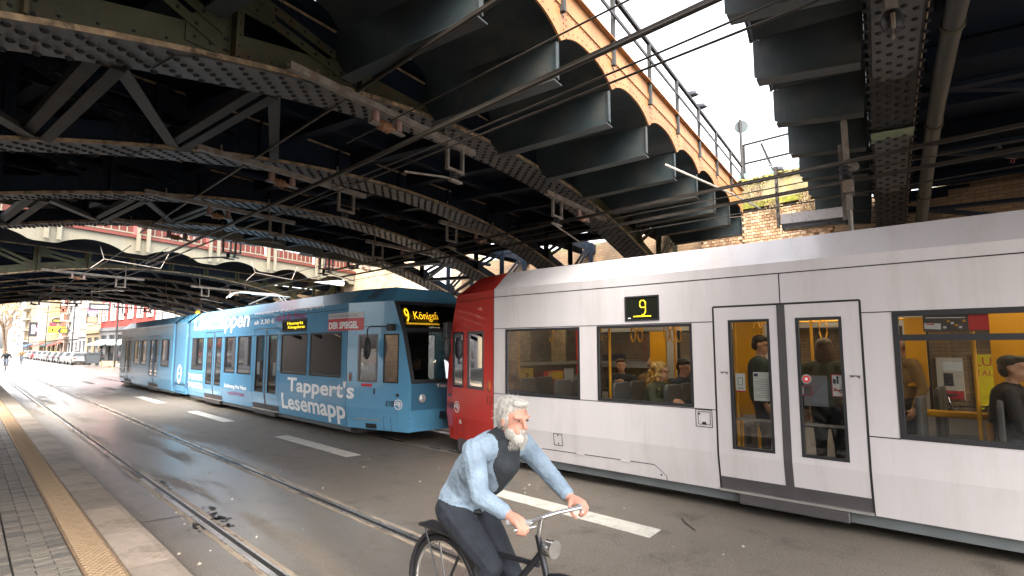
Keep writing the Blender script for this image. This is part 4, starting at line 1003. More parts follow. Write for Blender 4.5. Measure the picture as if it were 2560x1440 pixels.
# ---------------------------------------------------------------- blue advertising tram ahead
TB = empty('tram', (6.05, 0, 0), 0, label='blue advertising tram with white lettering ahead of the red cab', cat='tram')
def section(y0, y1, ops, doors, fops):
    m = MB(); grid_panel(m, (y0, y1), ZS, ops + doors, near, .05); m.obj('body_side', tram_blue, TB)
    m = MB(); grid_panel(m, (y0, y1), ZS, fops, far, .05); m.obj('body_side', tram_blue, TB)
    for o in fops: window(TB, far, *o)
    for o in ops: window(TB, near, *o)
    for d in doors: door_pair(TB, near, d[0], d[1], d[2] + .03, d[3], tram_blue, .18, .04, (.72, 2.30))
    roof_shell(TB, y0, y1, tram_blue_sheen)
    MB().box(.11, .14, y0, y1, .14, .30).obj('skirt', grey_skirt, TB); MB().box(W_ - .14, W_ - .11, y0, y1, .14, .30).obj('skirt', grey_skirt, TB)
    MB().box(.1, W_ - .1, y0, y1, .30, .36).obj('floor', int_floor, TB); MB().box(.055, W_ - .055, y0, y1, 2.52, 2.56).obj('ceiling', int_wall, TB)
    MB().box(.3, W_ - .3, y0, y1, .08, .29).obj('under_gear', grey_dk, TB)
    for s in (.62, W_ - .72):
        a = y0 + .5
        while a < y1 - 1.6: MB().box(s, s + .1, a, a + 1.5, 2.505, 2.519).obj('added_ceiling_lamp', lamp_m, TB); a += 2.4
    for d in doors:
        for u in d[:2]: seam(TB, near, u, .68, u, d[3], .018)
        seam(TB, near, d[0], d[3], d[1], d[3], .018)
    seam(TB, near, y0, 2.80, y1, 2.80, .014); seam(TB, near, y0, 2.30, y1, 2.30, .008)
FS = 11.41
section(FS, 23.45, [(21.74, 23.1, 1.17, 2.30), (18.5, 19.5, 1.17, 2.30), (17.15, 18.3, 1.17, 2.30), (13.42, 15.0, 1.28, 2.30), (11.66, 13.27, 1.28, 2.30)],
        [(19.62, 21.54, .24, 2.48), (15.08, 16.97, .24, 2.48)], [(21.7, 23.1, 1.1, 2.3), (19.6, 21.5, .8, 2.3), (17.2, 19.5, 1.1, 2.3), (15.1, 17, .8, 2.3), (13.4, 15, 1.1, 2.3), (11.7, 13.2, 1.1, 2.3)])
section(25.75, 36.25, [(26.3, 27.6, 1.17, 2.30), (30.3, 31.4, 1.17, 2.30), (31.7, 32.9, 1.17, 2.30)], [(28.0, 29.8, .24, 2.48), (33.4, 35.1, .24, 2.48)],
        [(26.3, 27.6, 1.1, 2.3), (28, 29.8, .8, 2.3), (30.3, 32.9, 1.1, 2.3), (33.4, 35.1, .8, 2.3)])
# short middle module between two bellows
m = MB(); grid_panel(m, (23.95, 25.3), (.62, .68, 2.93), [], near, .05); m.obj('joint_module', tram_blue, TB)
m = MB(); grid_panel(m, (23.95, 25.3), (.62, .68, 2.93), [], far, .05); m.obj('joint_module', tram_blue, TB); roof_shell(TB, 23.8, 25.45, tram_blue)
blue_dk = mat('bellows_blue', (.02, .07, .13), .6, 0, .1)
for (a, b) in ((23.45, 23.95), (25.3, 25.75)):
    n_ = 5
    for k in range(n_):
        u0 = a + (b - a) * k / n_; u1 = a + (b - a) * (k + 1) / n_; m = MB(); um = (u0 + u1) / 2
        pr = lambda i: [(i, .45), (i, 2.9), (.36 + i * .7, 3.2 - i * .5), (W_ - .36 - i * .7, 3.2 - i * .5), (W_ - i, 2.9), (W_ - i, .45)]
        for (ua, ia, ub, ib) in ((u0, .12, um, .04), (um, .04, u1, .12)):
            A, B_ = pr(ia), pr(ib)
            for i in range(5): m.quad((A[i][0], ua, A[i][1]), (A[i + 1][0], ua, A[i + 1][1]), (B_[i + 1][0], ub, B_[i + 1][1]), (B_[i][0], ub, B_[i][1]))
        m.obj('bellows_fold', blue_dk, TB)
m = MB(); m.prism([(23.7, .42), (23.85, .6), (25.4, .6), (25.55, .42), (25.5, .22), (23.75, .22)], .06, .12, 'x'); m.obj('bogie_cover', tram_blue, TB)
m = MB(); ring(m, 23.95, 25.3, .27, .55, .02, lambda u, z, d: (.055, u, z), 0, 0); m.obj('bogie_cover_edge', seam_m, TB)
wl = mat('white_vinyl', (.88, .88, .88), .4, 0, .02); mg = mat('magenta_vinyl', (.35, .015, .13), .4, 0, 0)
m = MB(); k = 20
for i in range(k):
    a, b = 2 * math.pi * i / k, 2 * math.pi * (i + 1) / k
    m.quad(*[(-.004, 24.62 + r * math.cos(t), .95 + r * 1.2 * math.sin(t)) for t, r in ((a, .20), (b, .20), (b, .30), (a, .30))])
m.quad((-.004, 24.42, .93), (-.004, 24.75, .93), (-.004, 24.75, .99), (-.004, 24.42, .99)); m.add([(-.004, 24.42, .86), (-.004, 24.42, 1.06), (-.004, 24.34, .96)], [(0, 1, 2)]); m.obj('round_badge', wl, TB)
cf, PSb, Fb, disp_b = cab(TB, FS, -1, tram_blue, tram_blue, tram_blue)
cr, PSr, Fr_, disp_r = cab(TB, 36.25, 1, tram_blue, tram_blue, tram_blue)
seam(TB, near, FS, .68, FS, 2.93, .014); seam(TB, near, FS, .24, FS, .68, .014)
def PC(u, z, d):
    """continuous side surface over the seam of the front cab (u decreasing towards the nose)"""
    return near(u, z, d) if u >= FS else PSb((FS - u) * .69, z, d, 0)
def sideprint(txt, m_, u, z0, w, h, bold=0, shear=0, parent=TB, surf=None, name='lettering', subdiv=True):
    me = text_mesh(txt, bold, shear)
    import bmesh
    n = len(me.vertices); co = np.zeros(n * 3); me.vertices.foreach_get('co', co); co = co.reshape(-1, 3); mn, mx = co.min(0), co.max(0)
    sf = surf or near
    # cut along the fold lines so that the print follows the surface
    bm = bmesh.new(); bm.from_mesh(me)
    bmesh.ops.triangulate(bm, faces=bm.faces)
    for v in bm.verts: v.co = ((v.co.x - mn[0]) / (mx[0] - mn[0]) * w, (v.co.y - mn[1]) / (mx[1] - mn[1]) * h + z0, 0)
    for (pc, pn) in (((0, 2.93, 0), (0, 1, 0)), ((0, .68, 0), (0, 1, 0)), ((u - FS, 0, 0), (1, 0, 0))):
        bmesh.ops.bisect_plane(bm, geom=bm.verts[:] + bm.edges[:] + bm.faces[:], plane_co=pc, plane_no=pn)
    for v in bm.verts: v.co = sf(u - v.co.x, v.co.y, -.005)
    bm.to_mesh(me); bm.free(); me.materials.clear(); me.materials.append(m_)
    o = bpy.data.objects.new(name, me); C.objects.link(o); o.parent = parent; return o
sideprint('Lesemappen', wl, 23.0, 2.42, 5.6, .66, .028, .12)
sideprint('mieten - Lesemappen', wl, 17.0, 2.86, 4.4, .13, .01, .1); sideprint('ab 3,30 €', wl, 17.0, 2.60, 1.5, .15, .02, .1)
sideprint('- auch für Privat', mg, 15.55, 2.66, 2.0, .19, .012, .12)
sideprint("Tappert's", wl, 14.5, .745, 3.45, .47, .028, 0, surf=PC); sideprint('Lesemapp', wl, 14.85, .27, 3.42, .52, .028, 0, surf=PC)
sideprint('740705', wl, 23.38, .80, 1.7, .22, .025); sideprint('7407270', wl, 23.38, .50, 1.72, .22, .025)
sideprint('Lieferung frei Haus', wl, 19.35, .68, 1.95, .15, .03); sideprint('- auch für Privat', mg, 19.1, .50, 1.5, .13, .012, .1)
sideprint('Tappert', wl, 36.1, .62, 1.3, .3, .05); sideprint('Lesemap', wl, 36.1, .35, 1.3, .22, .05)
# magazine advert straddling the cab seam
def patch(u0, u1, z0, z1, m_, d=-.004, name='advert_panel', parent=TB):
    m = MB(); us = [u0] + ([FS] if u0 < FS < u1 else []) + [u1]
    for a, b in zip(us[:-1], us[1:]): m.quad(PC(a, z0, d), PC(b, z0, d), PC(b, z1, d), PC(a, z1, d))
    return m.obj(name, m_, parent)
ad = patch(10.72, 12.34, 2.33, 2.60, mat('spiegel_red', (.55, .03, .035), .4, 0, 0)); patch(10.72, 12.34, 2.601, 2.73, mat('advert_white', (.55, .55, .57), .4, 0, 0), name='advert_strip')
sideprint('DER SPIEGEL', wl, 12.30, 2.37, 1.35, .16, .05, surf=lambda u, z, d: PC(u, z, -.008)); sideprint('SPIEGEL-Leser wissen mehr', mat('grey_vinyl', (.22, .2, .21), .5, 0, 0), 12.27, 2.635, 1.3, .06, .0, surf=lambda u, z, d: PC(u, z, -.008))
# side display
m = MB(); ring(m, 13.48, 14.98, 2.36, 2.68, .05, near, -.012, .02); o = m.obj('side_display', black_rub, TB)
MB().quad(near(13.5, 2.38, -.003), near(14.96, 2.38, -.003), near(14.96, 2.66, -.003), near(13.5, 2.66, -.003)).obj('display_panel', led_bg, o)
sideprint('Heumarkt', led_y, 14.65, 2.54, .95, .08, 0, 0, o, lambda u, z, d: near(u, z, -.006)); sideprint('Königsforst', led_y, 14.6, 2.42, 1.0, .095, 0, 0, o, lambda u, z, d: near(u, z, -.006))
# front display text
def fprint(txt, a0, a1, z0, h, m_, bold=0):
    me = text_mesh(txt, bold); n = len(me.vertices); co = np.zeros(n * 3); me.vertices.foreach_get('co', co); co = co.reshape(-1, 3); mn, mx = co.min(0), co.max(0)
    out = [Fb(a0 + (a1 - a0) * (c[0] - mn[0]) / (mx[0] - mn[0]), z0 + h * (c[1] - mn[1]) / (mx[1] - mn[1]), .035) for c in co]
    me.vertices.foreach_set('co', np.array(out).ravel()); me.materials.clear(); me.materials.append(m_); me.update(); o = bpy.data.objects.new('display_text', me); C.objects.link(o); o.parent = cf
led_f = mat('front_led', (1.0, .50, .02), .5, 0, 0, emit=1.0)
fprint('9', .09, .145, 2.48, .30, led_f, .01); fprint('Königsforst', .20, .66, 2.50, .22, led_f, 0)
m = MB(); m.quad(Fb(.09, 2.44, .04), Fb(.9, 2.44, .04), Fb(.9, 2.475, .04), Fb(.09, 2.475, .04)); m.obj('display_glow', mat('front_glow', (.4, .2, .01), .5, 0, 0, emit=.8), cf)
fprint("Tappert's", .35, .78, 1.11, .09, wl, .03)
for o_ in cf.children:
    pass
# cab details: door, handle, lamp, grille, mirror, badge, fenders
def PB(s, z, d=0): return PSb(s, z, d, 0)
cseam(cf, PSb, .25, 2.40, .99, 2.40); cseam(cf, PSb, .25, .44, .25, 2.40); cseam(cf, PSb, .98, .44, .98, 2.40)
MB().quad(PB(.25, .43, -.008), PB(.98, .43, -.008), PB(.98, .455, -.008), PB(.25, .455, -.008)).obj('door_step_edge', silver, cf)
MB().quad(PB(.80, .98, -.006), PB(.84, .98, -.006), PB(.84, 1.10, -.006), PB(.80, 1.10, -.006)).obj('door_handle', black_rub, cf)
MB().quad(PB(.45, 1.13, -.006), PB(.76, 1.13, -.006), PB(.76, 1.19, -.006), PB(.45, 1.19, -.006)).obj('red_label', red_ink, cf)
m = MB(); m.ball(PB(.12, 1.32, -.012), (.018, .035, .10), 10, 8); m.obj('marker_lamp', MATS['marker_orange'], cf, smooth=True)
badge(TB, cf, lambda s, z, d: PSb(s, z, d, 0), 1.13, .74, 1)
MB().quad(PB(1.40, .95, -.004), PB(1.49, .95, -.004), PB(1.49, 1.01, -.004), PB(1.40, 1.01, -.004)).obj('number_label', black_rub, cf)
cseam(cf, PSb, 1.05, .52, 1.75, .52); cseam(cf, PSb, 1.05, .24, 1.05, .52); cseam(cf, PSb, 1.25, .24, 1.25, .52)
MB().quad(PB(.55, .26, -.006), PB(.85, .26, -.006), PB(.85, .36, -.006), PB(.55, .36, -.006)).obj('foot_step', black_rub, cf)
for k in range(5):
    z = 3.00 + k * .045; MB().quad(PB(.42, z, -.006), PB(.72, z, -.006), PB(.72, z + .025, -.012), PB(.42, z + .025, -.012)).obj('vent_slat', grey_dk, cf)
m = MB(); a = Vector(PB(1.22, 2.34)); m.box(a.x - .12, a.x - .0, a.y - .22, a.y - .02, 2.30, 2.44); m.obj('camera_housing', black_rub, cf, bevel=.015)
m = MB(); m.tube([a + Vector((-.1, -.1, .05)), a + Vector((-.30, .32, .05)), a + Vector((-.33, .36, .0)), a + Vector((-.33, .36, -.42))], .014, 8); m.obj('mirror_arm', dark_metal, cf, smooth=True)
m = MB(); m.ball(a + Vector((-.33, .36, -.40)), (.07, .10, .24), 12, 8); m.obj('mirror_housing', black_rub, cf, smooth=True)
# red advert poster seen inside the cab door glass
MB().quad(PB(.36, 1.62, .03), PB(.86, 1.62, .03), PB(.86, 2.19, .03), PB(.36, 2.19, .03)).obj('red_poster', mat('poster_red', (.40, .035, .02), .6, 0, .2, 6), cf)
MB().quad(PB(.40, 1.80, .026), PB(.82, 1.80, .026), PB(.82, 1.85, .026), PB(.40, 1.85, .026)).obj('poster_writing', wl, cf)
MB().quad(PB(1.2, 1.75, .05), PB(1.34, 1.75, .05), PB(1.34, 2.2, .05), PB(1.2, 2.2, .05)).obj('red_poster', MATS['poster_red'], cf)
MB().box(.5, W_ - .5, FS - .05, FS, .4, 2.5).obj('cab_bulkhead', seat_m, cf)
# pantograph folded low on the roof
m = MB(); Zr = 3.36; yc = 19.6
m.box(.9, 1.75, yc - .9, yc + .9, Zr, Zr + .06); pg = m.obj('pantograph', dark_metal, TB)
pan_m = mat('pantograph_tube', (.45, .42, .38), .4, .6, .1)
for x in (1.0, 1.65):
    MB().tube([(x, yc + .8, Zr + .1), (x, yc - 1.0, Zr + .28)], .022, 8).obj('lower_arm', pan_m, pg, smooth=True)
    MB().tube([(x, yc - 1.0, Zr + .28), (x + (.12 if x < 1.3 else -.12), yc + 1.0, Zr + .48)], .018, 8).obj('upper_arm', pan_m, pg, smooth=True)
for dy in (-.16, .16):
    MB().tube([(.35, yc + 1.0 + dy, Zr + .30), (.5, yc + 1 + dy, Zr + .46), (.75, yc + 1 + dy, Zr + .52), (1.9, yc + 1 + dy, Zr + .52), (2.15, yc + 1 + dy, Zr + .46), (2.3, yc + 1 + dy, Zr + .30)], .018, 8).obj('contact_bow', pan_m, pg, smooth=True)
MB().tube([(1.0, yc - 1, Zr + .28), (1.65, yc - 1, Zr + .28)], .018, 8).obj('cross_tube', pan_m, pg, smooth=True)
m = MB(); m.lathe([(.10, 0), (.10, .12), (.06, .17)], (.75, 25.5, 3.3), 'z', 14); m.obj('warning_beacon', mat('beacon_yellow', (.7, .42, .02), .3, 0, 0), TB, smooth=True)
# interior fittings
for u in (22.4, 19.0, 17.7, 14.6, 13.9, 13.0, 12.3): seats(TB, .12, u, -1, .36, 2); seats(TB, 1.66, u, -1, .36, 2)
for (x, u) in ((.4, 15.3), (.4, 16.8), (.5, 19.9), (.5, 21.3), (1.5, 13.3), (.3, 11.75)): pole(TB, x, u)
for u in (14.7, 14.0, 13.1, 12.9, 12.2, 12.05): strap(TB, .7, u, 2.32)
for (a, b) in ((12.05, 12.35), (14.0, 14.5)): MB().box(1.2, 1.24, a, b, 1.5, 2.25).obj('yellow_partition', yel, TB)
for (u, z) in ((15.35, 1.2), (16.5, 1.2), (20.0, 1.3), (21.2, 1.3)): sheet(TB, u, u + .2, z, z + .35, paper)
# ------------------------------------------------------------------ abutment walls
def brick_mat(name, c1, c2, mortar, bw=.22, bh=.075, dirt=(.05, .04, .03), damt=.6, rot=(R_(90), 0, R_(90))):
    m = bpy.data.materials.new(name); m.use_nodes = True; MATS[name] = m
    n = m.node_tree.nodes; l = m.node_tree.links; b = n['Principled BSDF']; b.inputs['Roughness'].default_value = .85
    g = n.new('ShaderNodeTexCoord'); sp = n.new('ShaderNodeSeparateXYZ'); l.new(g.outputs['Object'], sp.inputs[0]); cb = n.new('ShaderNodeCombineXYZ')
    l.new(sp.outputs[1], cb.inputs[0]); l.new(sp.outputs[2], cb.inputs[1])
    br = n.new('ShaderNodeTexBrick'); br.inputs['Color1'].default_value = (*c1, 1); br.inputs['Color2'].default_value = (*c2, 1); br.inputs['Mortar'].default_value = (*mortar, 1)
    br.inputs['Scale'].default_value = 1; br.inputs['Mortar Size'].default_value = .007; br.inputs['Brick Width'].default_value = bw; br.inputs['Row Height'].default_value = bh; br.inputs['Bias'].default_value = -.2
    l.new(cb.outputs[0], br.inputs['Vector'])
    nz = n.new('ShaderNodeTexNoise'); nz.inputs['Scale'].default_value = .9; nz.inputs['Detail'].default_value = 8; l.new(g.outputs['Object'], nz.inputs['Vector'])
    mr = n.new('ShaderNodeMapRange'); mr.inputs[1].default_value = .48; mr.inputs[2].default_value = .68; mr.inputs[4].default_value = damt; l.new(nz.outputs['Fac'], mr.inputs[0])
    mx = n.new('ShaderNodeMix'); mx.data_type = 'RGBA'; l.new(mr.outputs[0], mx.inputs[0]); l.new(br.outputs['Color'], mx.inputs[6]); mx.inputs[7].default_value = (*dirt, 1)
    l.new(mx.outputs[2], b.inputs['Base Color'])
    bp = n.new('ShaderNodeBump'); bp.inputs['Strength'].default_value = .6; bp.inputs['Distance'].default_value = .01; l.new(br.outputs['Fac'], bp.inputs['Height']); bp.invert = True; l.new(bp.outputs[0], b.inputs['Normal'])
    return m
brk = brick_mat('abutment_brick', (.27, .17, .09), (.20, .115, .06), (.10, .075, .055))
brk2 = brick_mat('sunlit_tint_brick', (.44, .34, .22), (.34, .23, .13), (.20, .15, .10), bw=.26, bh=.09, dirt=(.20, .13, .08))  # brick tinted cream: the daylight on this wall is put into the colour
XA = 14.0
ab = empty('abutment_wall', (XA, 5, 0), label='brick abutment with mossy concrete parapet between the two near bridges', cat='wall')
def ly(Y): return Y - 5
MB().box(.025, 1.2, ly(-9), ly(17.3), 0, 5.12).obj('lower_wall', brk, ab)
MB().box(.10, 1.2, ly(-9), ly(3.6), 5.12, 5.234).obj('wall_cap', brk, ab); MB().box(.10, 1.2, ly(6.3), ly(10.5), 5.12, 5.234).obj('wall_cap', brk, ab)
MB().box(.03, 1.2, ly(3.6), ly(6.3), 5.12, 5.42).obj('backing_wall', mat('mortar', (.10, .075, .055), .9, 0, .2), ab)
# bricks that can be picked out, laid proud of the mortar
bcol = [mat('brick_%d' % i, c, .85, 0, .25, 9, .3, 80, dirt=(.16, .09, .05), dscale=5, damt=.4) for i, c in enumerate(((.50, .33, .19), (.43, .26, .14), (.55, .39, .25), (.34, .19, .10)))]
bme = []
for i in range(4):
    m = MB(); m.prism([(-.052, -.031), (.052, -.031), (.052, .031), (-.052, .031)], -.004, .03, 'x')
    bme.append(m.mesh('brick', bcol[i]))
nb = 0
for r in range(11):
    z = 4.57 + r * .077; k = 0
    Y = 3.9 + (.058 if r % 2 else 0)
    while Y < 5.98:
        if not (Y < 4.55 and r < 5 and (k * 5 + r) % 3 == 0):
            o = bpy.data.objects.new('brick', bme[(k * 7 + r * 3 + (k * r) % 5) % 4]); C.objects.link(o); o.parent = ab; o.location = (-.004 + random.uniform(-.003, .003), ly(Y), z); nb += 1
        Y += .116; k += 1
for r in range(4):         # lower stretch of bricks running on beneath the bridge edge
    z = 4.57 + r * .077
    for k in range(9):
        o = bpy.data.objects.new('brick', bme[(k * 3 + r) % 4]); C.objects.link(o); o.parent = ab; o.location = (-.004, ly(6.05 + k * .116 + (.058 if r % 2 else 0)), z)
moss_c = mat('mossy_concrete', (.22, .18, .10), .9, 0, .3, 3, .4, 40, dirt=(.21, .165, .02), dscale=2.2, damt=.85, dsharp=.2, stretch=(1, 1, .35))
par = MB(); par.box(-.05, .5, ly(3.95), ly(6.0), 5.44, 6.12); pa = par.obj('parapet', moss_c, ab, bevel=.02)
moss_y = mat('yellow_moss', (.16, .16, .015), .9, 0, .4, 12, .5, 60); moss_b = mat('brown_moss', (.085, .065, .02), .95, 0, .5, 14, .6, 60, dirt=(.30, .28, .04), dscale=5, damt=.8)
MB().box(-.062, -.051, ly(4.35), ly(5.95), 5.445, 5.58).obj('moss_patch', moss_y, pa)
m = MB(); q = random.Random(5)
for i in range(300):
    y = q.uniform(ly(4.0), ly(5.95)); z = 6.12 + q.uniform(-.03, .07); s = q.uniform(.03, .065); m.ball((-.05 + q.uniform(-.03, .1), y, z), (s, s * 1.3, s * .8), 6, 4)
m.obj('moss_cushions', moss_b, pa, kind='stuff', smooth=True)
MB().box(.12, .16, ly(3.9), ly(6.1), 6.10, 6.42).obj('parapet_edging', mat('teal_sheet_metal', (.22, .33, .31), .5, .2, .1), ab)
# dead creepers hanging over the bricks
twig = mat('dry_twig', (.26, .17, .10), .9, 0, .3)
def creeper(Y0, Y1, z0, n_, L, label):
    e = MB(); q = random.Random(int(Y0 * 100))
    for i in range(n_):
        y = q.uniform(Y0, Y1); p = Vector((XA - .06 - q.uniform(0, .05), y, z0 + q.uniform(-.05, .08))); pts = [p]
        for k in range(5):
            p = p + Vector((q.uniform(-.04, .03), q.uniform(-.10, .10), -L / 5 * q.uniform(.4, 1.3))); p.x = min(p.x, XA - .03); pts.append(p)
        e.tube(pts, [.006, .005, .0045, .004, .003, .002], 4, False)
    q2 = random.Random(9)
    lf = MB()
    for i in range(n_ * 5):
        y = q.uniform(Y0 - .1, Y1 + .1); z = z0 + q.uniform(-L * .6, .25); x = XA - .09 - q.uniform(0, .08); s = q.uniform(.008, .02); a = q.uniform(0, 6.28)
        lf.add([(x, y - s, z), (x - .02, y, z - s * .8), (x, y + s, z + s * .3), (x + .01, y, z + s)], [(0, 1, 2, 3)])
    r = empty('creeper', (0, 0, 0), label=label, cat='plant', group='dead creepers on the parapet')
    e.obj('stems', twig, r, kind='stuff', fix=False); lf.obj('leaves', mat('dry_leaf', (.25, .19, .07), .9, 0, .5, 12), r, kind='stuff', fix=False)
creeper(5.0, 5.25, 5.5, 26, .5, 'dry bunch of creeper stems hanging over the middle of the bricks')
creeper(4.0, 4.5, 5.65, 70, .9, 'thick dry creeper hanging at the near end of the mossy parapet beside the floodlight')
creeper(5.4, 5.9, 5.9, 22, .5, 'thin creeper at the far end of the mossy parapet by the ochre fascia')
# guard rail on the parapet
gr = empty('guard_rail', (XA + .25, 5, 6.1), label='grey two-bar guard rail on top of the mossy parapet', cat='railing')
rp = MATS['railing_paint']
for z in (.62, 1.12): MB().tube([(0, -1.3, z), (0, .95, z)], .03, 8).obj('rail_bar', rp, gr, smooth=True)
for y in (.95, -1.3): MB().beam((0, y, -.2), (0, y, 1.14), .05, .05).obj('rail_post', rp, gr)
MB().beam((0, .5, 1.05), (0, .1, -.1), .05, .05).obj('rail_brace', rp, gr)
# round sign seen from behind
sg_ = empty('round_sign', (XA + .05, 5.93, 5.6), label='round grey signal disc on a pole above the ochre bridge edge', cat='sign')
MB().tube([(0, 0, 0), (0, 0, 2.25)], .035, 10).obj('pole', rp, sg_, smooth=True)
m = MB(); k = 24; d = Vector((.75, .66, 0))
m.lathe([(.165, -.008), (.17, 0), (.165, .008)], (0, 0, 0), 'x', 28); dm = m.obj('disc', mat('sign_back', (.035, .045, .045), .5, .3, .1), sg_); dm.location = (.06, 0, 2.08); dm.rotation_euler = (0, 0, R_(23))
# gap 1/2: brick wall tinted as sunlit, stone pier, whitewashed bay
ab2 = empty('abutment_wall', (XA, 21, 0), label='brick wall in a sunlit cream tint with sandstone pier between the bridges', cat='wall')
MB().box(0, 1.2, 17.3 - 21, 17.9 - 21, 0, 6.4).obj('brick_bay', brk2, ab2); MB().box(.12, 1.2, 17.9 - 21, 20.1 - 21, 0, 6.7).obj('whitewashed_bay', mat('whitewash', (.50, .49, .50), .9, 0, .12, 2, .5, 18, dirt=(.34, .33, .34), dscale=9, damt=.5), ab2)
MB().box(0.03, 1.2, 21.3 - 21, 27 - 21, 0, 6.9).obj('brick_bay', brk2, ab2)
sand = mat('sandstone', (.47, .33, .21), .85, 0, .2, 2, .3, 30, dirt=(.62, .52, .40), dscale=1.6, damt=.7)
z = 0; k = 0
while z < 6.8:
    h = .62; a = .0 if k % 2 else .14; MB().box(-.10, 1.2, 20.1 - 21 + (a if k % 2 else 0), 21.3 - 21 + (.12 if k % 2 else 0), z + .006, z + h - .006).obj('sandstone_block', sand, ab2, bevel=.015); z += h; k += 1
ab3 = MB().box(XA, XA + 1.2, 27, 46, 0, 5.15).obj('abutment_wall', brk, label='dark brick abutment wall beneath the far cream bridge', cat='wall', base=True)
# the bridges run on over embankments
MB().box(XA + 1.2, 60, -9, 46, 0, 5.5).obj('embankment', mat('embankment_soil', (.12, .11, .06), .95, 0, .3, 1.2), kind='structure')

# posters on the abutment behind the white tram
def poster(Y0, Y1, z0, z1, m_, label, group=None):
    o = MB().box(XA - .012, XA + .024, Y0, Y1, z0, z1).obj('poster', m_, label=label, cat='poster', base=True); return o
def on_poster(o, y0, y1, z0, z1, m_, d=.004, name='print_block'):
    c = o.location; return MB().box(-.018 - d, -.018, y0, y1, z0, z1).obj(name, m_, o)
pr_ = mat('poster_crimson', (.40, .02, .03)); pg_ = mat('poster_pale', (.36, .37, .42)); pw = mat('poster_cream', (.52, .46, .40), .7, 0, .1)
skin_p = mat('print_skin', (.45, .22, .13), .7, 0, .2)
o = poster(9.6, 10.4, 1.25, 1.75, dk_ink, 'black band poster with grey lettering behind the second window'); lettering('PHILLIP BOA', grey_ink, o, .36, .2, .7, .09, x=-.0205)
o = poster(5.75, 6.15, .95, 1.45, pw, 'cream poster with thin capitals behind the left door leaf'); lettering('BLO', grey_ink, o, .15, .30, .26, .10, x=-.0205); lettering('PART', grey_ink, o, .17, .15, .32, .10, x=-.0205)
o = poster(2.5, 2.92, .45, 1.35, pg_, 'grey portrait poster behind the standing passenger')
on_poster(o, -.15, .12, .12, .62, dk_ink); 
m = MB(); m.ball((-.022, -.01, .40), (.006, .085, .12), 12, 8); m.obj('printed_face', skin_p, o)
o = poster(1.78, 2.2, .95, 1.75, pw, 'cream notice with red foot on the wall behind the last window'); on_poster(o, -.2, .2, .0, .16, pr_); on_poster(o, -.2, .1, .55, .72, paper); on_poster(o, -.05, .1, .25, .5, dk_ink)
o = poster(1.20, 1.62, .78, 1.82, mat('poster_bright_yellow', (.75, .58, .01), .6, 0, .03), 'bright yellow poster with red capitals behind the last tram window'); lettering('LUS', red_ink, o, .18, .82, .36, .17, x=-.0205); lettering('TÄUS', red_ink, o, .18, .63, .36, .13, x=-.0205)
MB().box(XA - .05, XA + .02, .90, 1.12, .4, 2.3).obj('wall_pier', mat('pier_stone', (.2, .18, .15), .9, 0, .2), label='narrow stone pilaster beside the bright yellow poster', cat='pilaster', base=True)
MB().box(XA - .22, XA + .02, 6.5, 15, 1.38, 1.55).obj('wall_ledge', mat('ledge_stone', (.30, .28, .25), .9, 0, .2), label='stone ledge along the abutment behind the first tram windows', cat='ledge', base=True)
MB().box(XA - .2, XA + .02, 2.9, 6.2, 2.35, 2.6).obj('wall_ledge', mat('ledge_moss', (.16, .20, .04), .9, 0, .4, 8), label='mossy green ledge on the abutment behind the tram door', cat='ledge', base=True)

# ------------------------------------------------------------------ overhead line: conductor rails and wires
def wire(X0, z0, X1, z1, Ya, Yb, r, label, sag=.03, name='overhead_wire', m_=None):
    n_ = 40; pts = []
    for i in range(n_ + 1):
        s = i / n_; Y = Ya + (Yb - Ya) * s; pts.append((X0 + (X1 - X0) * s, Y, z0 + (z1 - z0) * s - sag * abs(math.sin(s * math.pi * 8))))
    return MB().tube(pts, r, 8).obj(name, m_ or wire_m, smooth=True, label=label, cat='wire', group='overhead tram wires')
def crail(X, z, Ya, Yb, label):
    m = MB(); m.tube([(X, Ya, z), (X, Yb, z)], .015, 8); e = m.obj('conductor_rail', wire_m, smooth=True, label=label, cat='conductor rail', group='overhead conductor rails')
    MB().box(X - .004, X + .004, Ya, Yb, z + .013, z + .038).obj('rail_web', wire_m, e); return e
crail(2.75, 4.60, 1.2, 15.2, 'highest thick conductor rail crossing below the first arch rib'); crail(2.90, 3.89, -.6, 15.2, 'thick conductor rail below the ochre edge over the near track')
wire(3.25, 4.42, 3.2, 4.45, 1.0, 6.2, .008, 'thin feeder wire between the two thick near conductor rails', 0)
wire(3.05, 3.84, 3.05, 3.98, -.6, 50, .0075, 'thin contact wire just under the thick near conductor rail'); wire(3.25, 3.84, 3.15, 3.95, -.6, 16, .009, 'lowest thin wire over the near track', 0)
crail(7.6, 4.20, -1.5, 15.6, 'upper thick conductor rail above the white tram roof'); crail(8.0, 4.06, -1.5, 15.6, 'lower thick conductor rail above the white tram roof')
wire(7.8, 4.12, 7.8, 4.2, -1.5, 24, .008, 'thin wire between the two conductor rails over the white tram', 0.01); wire(8.3, 3.97, 8.1, 4.0, -1.5, 50, .009, 'lowest contact wire over the white and blue trams', 0.01)
wire(2.55, 4.25, 2.4, 4.5, 15, 70, .009, 'wire running under the far bridge towards the street', .05); wire(7.2, 4.3, 6.6, 4.5, 15, 75, .009, 'wire under the far bridge above the blue tram rear', .05)
wire(3.3, 4.3, 4.2, 5.2, 15, 90, .007, 'thin slack wire fading into the street under the far bridge', .08)
